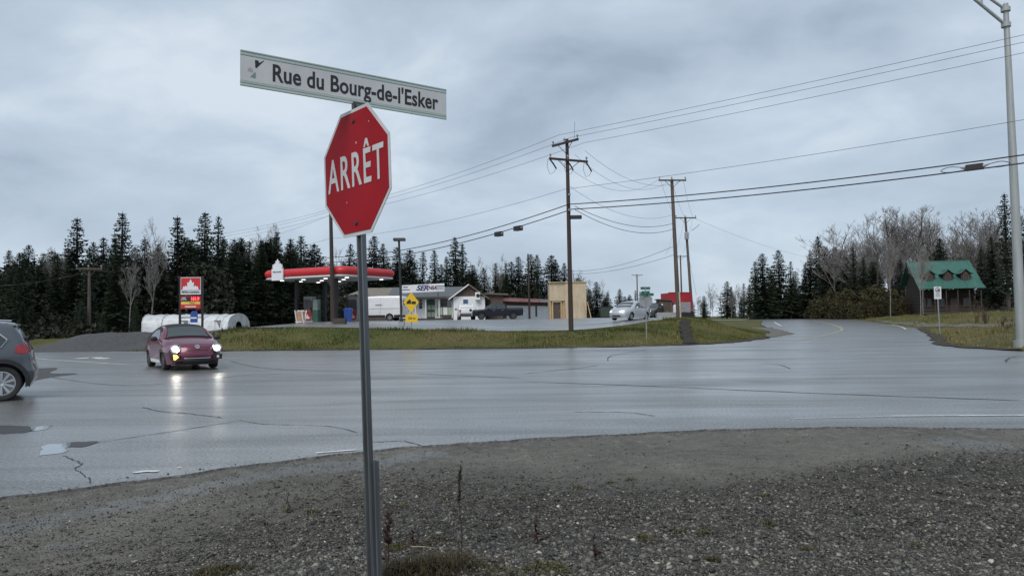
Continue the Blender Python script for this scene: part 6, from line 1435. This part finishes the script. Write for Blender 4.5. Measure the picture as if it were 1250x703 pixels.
tube('door_seam', [s_.pt(3.45, .45, -1) + Vector((-.004, 0, 0)), s_.pt(3.36, .8, -1) + Vector((-.004, 0, 0)), s_.pt(3.36, 1.04, -1) + Vector((-.004, 0, 0))], .006, M_plast, sv, 5)

# --- silver hatchback on the lot, lamps on
sh_ = rootat('parked_car', 'silver compact car facing the road at the right end of the parking lot', 'car', 769.5, 60, rad(-38)); sh_.name = 'hatchback_car'
PSV = paint('silver_metallic', (0.52, 0.54, 0.57), .3, .4)
k_ = Car(sh_, [(.12, .20), (.02, .38), (.0, .58), (.06, .74), (.35, .88), (.95, 1.0), (1.3, 1.2), (1.75, 1.42), (2.1, 1.50), (2.6, 1.525), (3.2, 1.49), (3.7, 1.40), (4.0, 1.15), (4.18, .95), (4.25, .70), (4.22, .35), (4.1, .22)], 4.25, (.85, 3.4), .315, .87, .95, .36, zb=.2, bf=.2, br=.12, taper=.16)
k_.body(PSV); k_.front((1.0, 1.03), (1.72, 1.405), -.88, .88, M_glass, 'windscreen', .01); k_.front((3.72, 1.38), (4.0, 1.13), -.8, .8, M_glass, 'rear_window', .01)
k_.side([(1.3, .98), (1.75, 1.30), (2.1, 1.40), (2.35, 1.42), (2.35, .97)], M_glass, 'side_window'); k_.side([(2.43, .97), (2.43, 1.42), (3.0, 1.40), (3.35, 1.34), (3.6, 1.1), (3.3, .98)], M_glass, 'side_window')
for a_, b_ in ((-.96, -.5), (.5, .96)): hl2 = k_.front((.03, .63), (.12, .79), a_, b_, M_head, 'headlamp', .012); k_.front((.05, .66), (.09, .74), a_ * .9, a_ * .9 + .16 if a_ < 0 else .62, M_lamp, 'lit_bulb', .016, hl2)
gr = k_.front((.04, .60), (.09, .755), -.46, .46, M_plast, 'grille', .012, t0b=-.5, t1b=.5); k_.front((.055, .665), (.065, .70), -.46, .46, M_chrome, 'chrome_bar', .016, gr); k_.front((.02, .3), (.0, .42), -.5, .5, M_plast, 'lower_grille', .012)
k_.wheels(M_alloy, 7, .2, .64); k_.mirror(1.45, .97, PSV); k_.handle(2.2, .86, PSV); k_.handle(3.2, .87, PSV)
# --- dark car half hidden behind it
dk = rootat('parked_car', 'dark grey car mostly hidden behind the silver compact car', 'car', 797, 72, rad(-32)); dk.name = 'sedan_car'
PDK = paint('charcoal_paint', (0.06, 0.066, 0.07))
k_ = Car(dk, [(.1, .2), (.0, .5), (.1, .74), (1.2, .95), (1.5, 1.15), (1.9, 1.38), (2.5, 1.45), (3.2, 1.38), (3.7, 1.1), (4.3, 1.0), (4.5, .8), (4.5, .4), (4.4, .22)], 4.5, (.9, 3.6), .31, .88, .95, .4, zb=.2)
k_.body(PDK); k_.front((1.25, .98), (1.88, 1.365), -.86, .86, M_glass, 'windscreen', .01); k_.side([(1.5, .96), (1.95, 1.30), (2.5, 1.36), (3.1, 1.30), (3.5, .98)], M_glass, 'side_window'); k_.wheels(M_alloy, 7); k_.mirror(1.6, .96, PDK)
for a_, b_ in ((-.92, -.5), (.5, .92)): k_.front((.04, .58), (.09, .72), a_, b_, M_head, 'headlamp', .012)
# --- black pickup side-on
PBK = pmat('black_paint', (0.010, 0.012, 0.020), rough=.35, spec=.3, var=.05)
def pickup(root, P_, chrome=True):
    k_ = Car(root, [(.12, .38), (.02, .55), (.0, 1.0), (.08, 1.13), (1.3, 1.20), (1.65, 1.42), (2.02, 1.80), (2.3, 1.875), (3.2, 1.88), (3.75, 1.84), (3.92, 1.62), (4.0, 1.30), (5.78, 1.31), (5.84, 1.2), (5.84, .62), (5.76, .45)], 5.84, (1.02, 4.72), .41, .99, 1.22, .26, zb=.42, bf=.16, br=.02, taper=.10, rtaper=.01, crown=.03, arch=.08, step=.12)
    k_.body(P_); k_.front((1.36, 1.25), (2.0, 1.78), -.88, .88, M_glass, 'windscreen', .01); k_.front((3.78, 1.80), (3.97, 1.40), -.8, .8, M_glass, 'rear_window', .01)
    k_.side([(1.72, 1.24), (1.85, 1.45), (2.12, 1.74), (2.70, 1.78), (2.70, 1.23)], M_glass, 'side_window', .008); k_.side([(2.80, 1.23), (2.80, 1.78), (3.5, 1.77), (3.7, 1.70), (3.82, 1.26)], M_glass, 'side_window', .008)
    k_.front([(4.06, 1.302), (4.9, 1.306), (5.76, 1.31)], None, -.93, .93, M_plast, 'bed_cover', .012)
    k_.wheels(M_steelr if chrome else M_alloy, 6, .26, .58); k_.mirror(1.8, 1.25, M_plast, 1.3); k_.handle(2.45, 1.08, M_chrome); k_.handle(3.45, 1.08, M_chrome)
    for a_, b_ in ((-.98, -.62), (.62, .98)): k_.front((.01, .86), (.04, 1.06), a_, b_, M_head, 'headlamp', .012); k_.front([(5.84, 1.2), (5.84, .85)], None, a_ if a_ < 0 else .80, b_ if a_ > 0 else -.80, M_tail, 'tail_lamp', .012)
    k_.front((.02, .62), (.02, 1.05), -.55, .55, M_plast, 'grille', .012)
    MB().loft([[Vector((x, y - 2.92, z)) for y, z in ((-.22 + .1 * abs(x), .48), (-.22 + .1 * abs(x), .70), (-.05, .72), (-.05, .46))] for x in (-.95, -.5, 0, .5, .95)]).build('front_bumper', M_chrome, root); box('rear_bumper', (0, 2.99, .60), (1.8, .14, .2), M_chrome if chrome else M_plast, root, .02)
    return k_
bp_ = rootat('pickup_truck', 'black crew-cab pickup parked side-on in front of the long low building', 'pickup', 607.5, 86, rad(-86)); pickup(bp_, PBK)
wp_ = rootat('pickup_truck', 'white pickup parked nose-in before the gabled shop, its tailgate and black bed cover showing', 'pickup', 569, 88, rad(187)); kw = pickup(wp_, paint('white_paint', (.70, .71, .72), .3, 0), False)
box('tailgate_seam', (0, 2.955, .78), (1.7, .02, .05), pmat('grey_plastic', (.1, .1, .11)), wp_); MB().lathe([(.16, 0), (.15, .015), (.002, .02)], 14, Matrix.Translation((-.35, 2.95, 1.12)) @ Matrix.Rotation(rad(-90), 4, 'X')).build('badge', M_black, wp_)
# --- white cargo van
vn_ = rootat('cargo_van', 'long white cargo van parked under the tan roof, rear doors towards the yellow sign', 'van', 461.5, 75, rad(-101))
PW = paint('van_white', (.72, .73, .75), .35, 0)
k_ = Car(vn_, [(.1, .35), (.0, .55), (.05, .95), (.3, 1.08), (.85, 1.25), (1.35, 1.85), (1.75, 2.35), (2.1, 2.48), (3.5, 2.52), (5.4, 2.50), (5.72, 2.46), (5.82, 2.2), (5.86, 1.2), (5.86, .5), (5.75, .38)], 5.9, (1.0, 4.55), .36, 1.01, 1.3, .085, zb=.36, bf=.2, br=.02, taper=.12, rtaper=.02, crown=.05, arch=.07, step=.14)
k_.body(PW); k_.front((.92, 1.33), (1.68, 2.22), -.88, .88, M_glass, 'windscreen', .01); k_.side([(1.2, 1.32), (1.6, 1.85), (1.8, 1.95), (2.2, 1.96), (2.2, 1.3)], M_glass, 'side_window')
k_.side([(.5, .38), (5.7, .40), (5.8, .62), (.4, .62)], M_plast, 'sill_trim', .008) if False else k_.side([(1.45, .37), (4.1, .37), (4.1, .62), (1.45, .62)], M_plast, 'sill_trim', .008)
k_.side([(5.02, .37), (5.70, .39), (5.84, .55), (5.84, .66), (5.02, .62)], M_plast, 'sill_trim', .008)
for sg in (1, -1): box('tail_lamp', (sg * .985, 2.905, 1.25), (.10, .09, .62), M_tail, vn_, .01)
for sg in (-1, 1): box('rear_door', (sg * .46, 2.935, 1.45), (.88, .03, 1.75), PW, vn_, .01); box('rear_window', (sg * .46, 2.954, 1.85), (.55, .01, .5), M_glass, vn_)
box('rear_bumper', (0, 2.97, .5), (1.8, .14, .2), M_plast, vn_, .02); k_.side([(3.05, 1.55), (3.75, 1.55), (3.75, 1.68), (3.05, 1.68)], M_ins, 'side_lettering', .006)
for y in (2.3, 3.6): k_.side([(y, .66), (y + .02, .66), (y + .02, 2.2), (y, 2.2)], M_ins, 'door_seam', .005)
k_.side([(2.35, 1.24), (5.6, 1.24), (5.6, 1.28), (2.35, 1.28)], M_ins, 'rub_strip', .008)
k_.wheels(M_alloy, 6, .22, .62); k_.mirror(1.35, 1.35, M_plast, 1.6); k_.front((.02, .7), (.1, .98), -.95, -.6, M_head, 'headlamp', .01); k_.front((.02, .7), (.1, .98), .6, .95, M_head, 'headlamp', .01); k_.front((.02, .55), (.04, .9), -.45, .45, M_plast, 'grille', .01)
# wheels of the two trailers
for t_, xs_, yy, rr in ((rt, (1.0,), -.05, .36), (ut, (-.05,), -.08, .3)):
    for x_ in xs_:
        for y_ in (yy, 2.5 if t_ is rt else 1.7):
            m4 = Matrix.Translation((x_, y_, rr - .05)) @ Matrix.Rotation(rad(90), 4, 'X'); wv = MB().lathe([(rr * .6, -.1), (rr, -.08), (rr, .08), (rr * .6, .1)], 20, m4).build('wheel', M_tyre, t_, smooth=40); MB().lathe([(rr * .6, -.03), (rr * .55, .05), (.02, .08)], 16, m4).build('rim', M_alloy, wv)
box('mudguard', (1.0, -.12, .72), (.85, .3, .06), M_greymetal, rt, .01)

# ------------------------------------------------------------------ weeds in the foreground
def gpt(px, py):
    d = ray(px, py); p = G(px, py, 0.05)
    for _ in range(6): p = G(px, py, float(gz(np.array([p.x]), np.array([p.y]))[0]))
    return p
M_stalk = pmat('dry_brown_stalk', (0.038, 0.024, 0.018), rough=.85, var=.3, scale=20)
M_redleaf = pmat('red_dock_leaf', (0.060, 0.020, 0.017), rough=.7, col2=(.03, .014, .012), scale=14)
M_leafg = blademat('weed_leaf', [(0.0, (.045, .030, .016)), (.35, (.060, .048, .020)), (.6, (.058, .062, .022)), (.85, (.10, .10, .035)), (1.0, (.17, .14, .065))])
M_straw = pmat('straw', (.42, .36, .24), rough=.7, var=.15)
def stalk(px, py, ptop, label, n=26, spike=.42, seed=1, leaf=.03, mat=M_stalk, lean=(0, 0), rw=.004):
    g = gpt(px, py); hh = P(px, ptop, g.y).z - g.z; r = random.Random(seed); t = thing('dry_weed', label, 'weed', g, 0)
    pts = [Vector((lean[0] * f + .008 * math.sin(7 * f), lean[1] * f, hh * f - .02)) for f in np.linspace(0, 1, 9)]
    MB().tube(pts, [rw * (1.2 - .8 * k / 8) for k in range(9)], 6).build('stem', mat, t, smooth=180)
    b = MB()
    for i in range(n):
        f = 1 - spike * r.random() ** .8; i0 = min(7, int(f * 8)); p = pts[i0].lerp(pts[i0 + 1], f * 8 - i0); a = r.uniform(0, 6.28); L = leaf * r.uniform(.5, 1.2); d = Vector((math.cos(a), math.sin(a), r.uniform(.3, 1.4))).normalized(); q = d.cross(Vector((0, 0, 1))).normalized() * L * .28
        b.add([p, p + d * L * .5 + q, p + d * L, p + d * L * .5 - q + Vector((0, 0, .003))], [(0, 1, 2), (0, 2, 3)])
    b.build('seed_head', mat, t, fix=False)
    b = MB()
    for i in range(8):
        a = r.uniform(0, 6.28); L = leaf * r.uniform(1.2, 2.6); z = hh * r.uniform(.02, .3); d = Vector((math.cos(a), math.sin(a), r.uniform(-.2, .7))).normalized(); q = d.cross(Vector((0, 0, 1))).normalized() * L * .15; p = Vector((0, 0, z))
        b.add([p, p + d * L * .5 + q, p + d * L - Vector((0, 0, L * .2)), p + d * L * .5 - q], [(0, 1, 2), (0, 2, 3)])
    b.build('leaves', mat, t, fix=False); return t
stalk(562.5, 680, 563, 'tall single dry brown weed stalk right of the sign post', 90, .42, 3, .028, rw=.0045)
stalk(472, 690, 622, 'dark reddish dock weed just right of the stub post', 60, .6, 4, .045, M_redleaf, (.02, 0))
stalk(655, 664, 628, 'short reddish weed with a low rosette, right of the tall stalk', 40, .7, 5, .035, M_redleaf); stalk(726, 684, 650, 'small dark red weed, farther right of the tall stalk', 40, .8, 6, .03, M_redleaf)
stalk(505, 665, 645, 'small red-brown leaf sprig in the grass clump right of the sign post', 30, .9, 7, .04, M_redleaf); stalk(352, 620, 598, 'thin dry weed left of the sign post near the asphalt edge', 18, .8, 8, .02)
def tuft(px, py, label, n, rx, hh, tone, seed, ry=None, leafy=False, group=None):
    g = gpt(px, py); r = np.random.default_rng(seed); t = thing('grass_tuft', label, 'grass tuft', g, 0, group)
    a = r.uniform(0, 6.28, n); q = np.sqrt(r.random(n)); X = np.cos(a) * q * rx; Y = np.sin(a) * q * (ry or rx * .6); Z = gz(X + g.x, Y + g.y) - g.z
    if not leafy:
        h_ = hh * r.uniform(.4, 1.2, n) * (1.1 - .5 * q); b = r.uniform(0, 6.28, n); L = h_ * r.uniform(.2, 2.2, n); w_ = .003
        m1 = np.stack([X + np.cos(b) * L * .35, Y + np.sin(b) * L * .35, Z + h_ * .65], 1); tip = np.stack([X + np.cos(b) * L, Y + np.sin(b) * L, Z + h_], 1); c_ = np.stack([-np.sin(b) * w_, np.cos(b) * w_, 0 * b], 1); p = np.stack([X, Y, Z - .01], 1)
        V = np.stack([p - c_, p + c_, m1 + c_ * .8, p - c_, m1 + c_ * .8, m1 - c_ * .8, m1 - c_ * .8, m1 + c_ * .8, tip], 1).reshape(-1, 3); k = 9
    else:
        s_ = r.uniform(.008, .02, n)[:, None]; u = r.normal(size=(n, 3)); u[:, 2] = abs(u[:, 2]) * .5; u /= np.linalg.norm(u, axis=1)[:, None]; v = np.cross(u, r.normal(size=(n, 3))); v /= np.linalg.norm(v, axis=1)[:, None]; c_ = np.stack([X, Y, Z + hh * r.random(n) * (1 - q * .7)], 1)
        V = np.stack([c_, c_ + u * s_ * .5 + v * s_ * .4, c_ + u * s_, c_, c_ + u * s_, c_ + u * s_ * .5 - v * s_ * .4], 1).reshape(-1, 3); k = 6
    me = np_mesh('blades', V, np.arange(len(V)).reshape(-1, 3)); at = me.attributes.new('tone', 'FLOAT', 'POINT'); at.data.foreach_set('value', np.repeat(np.clip(tone + r.normal(0, .18, n), 0, 1), k).astype(np.float32))
    link('blades', me, M_leafg, t); return t
tuft(520, 698, 'broad brown and olive grass clump at the foot of the sign post', 800, .30, .11, .16, 1, .17); tuft(478, 672, 'yellow-green leafy weed in the gravel right behind the stub post', 240, .10, .08, .7, 33, leafy=True); tuft(572, 690, 'brown and green leafy patch at the foot of the tall stalk', 420, .20, .07, .3, 34, leafy=True); tuft(610, 700, 'dull green leafy patch at the bottom edge right of the grass clump', 300, .16, .05, .5, 35, leafy=True); tuft(500, 668, 'rust-brown leafy patch in the gravel just right of the stub post', 260, .16, .07, .08, 31, leafy=True); tuft(538, 662, 'small olive leafy patch left of the foot of the tall stalk', 200, .12, .05, .3, 32, leafy=True); tuft(545, 684, 'loose brown grass patch beside the tall dry stalk', 160, .2, .06, .15, 2)
tuft(490, 700, 'green leafy patch hugging the stub post', 420, .1, .06, .35, 3, leafy=True); tuft(667, 697, 'small yellow-green leafy weed at the bottom edge right of the tall stalk', 420, .13, .07, .65, 4, leafy=True)
tuft(275, 697, 'low moss-green leafy patch at the bottom edge left of the sign post', 600, .20, .03, .35, 5, .09, True); tuft(262, 700, 'short grass among the moss-green patch left of the sign post', 250, .16, .05, .4, 6)
GRP = 'tiny grass tufts in the gravel'
for i, (px, py, n_, tn) in enumerate([(352, 624, 40, .5), (380, 626, 60, .7), (490, 618, 40, .8), (598, 645, 60, .3), (745, 590, 40, .6), (785, 657, 80, .7), (795, 662, 60, .5), (870, 686, 120, .25), (860, 652, 60, .6), (935, 606, 50, .7), (938, 640, 60, .6), (705, 596, 40, .5), (770, 586, 50, .6), (830, 650, 50, .6), (640, 610, 30, .5), (545, 610, 30, .5), (1120, 668, 50, .5), (985, 672, 50, .5), (320, 640, 40, .6)]):
    tuft(px, py, 'tiny tuft of yellowing grass growing through the gravel right of the sign post' if px > 460 else 'tiny tuft of yellowing grass growing through the gravel left of the sign post', n_, .06, .045, tn, 40 + i, group=GRP)
g = gpt(515, 676); sw_ = MB().tube([(0, 0, 0), (.08, .01, -.004), (.17, -.005, -.012)], [.0035, .003, .0015], 5).build('straw', M_straw, smooth=180); sw_.location = g + Vector((-.07, 0, .05)); tag(sw_, 'pale bent straw lying on the grass clump by the sign post', 'straw')
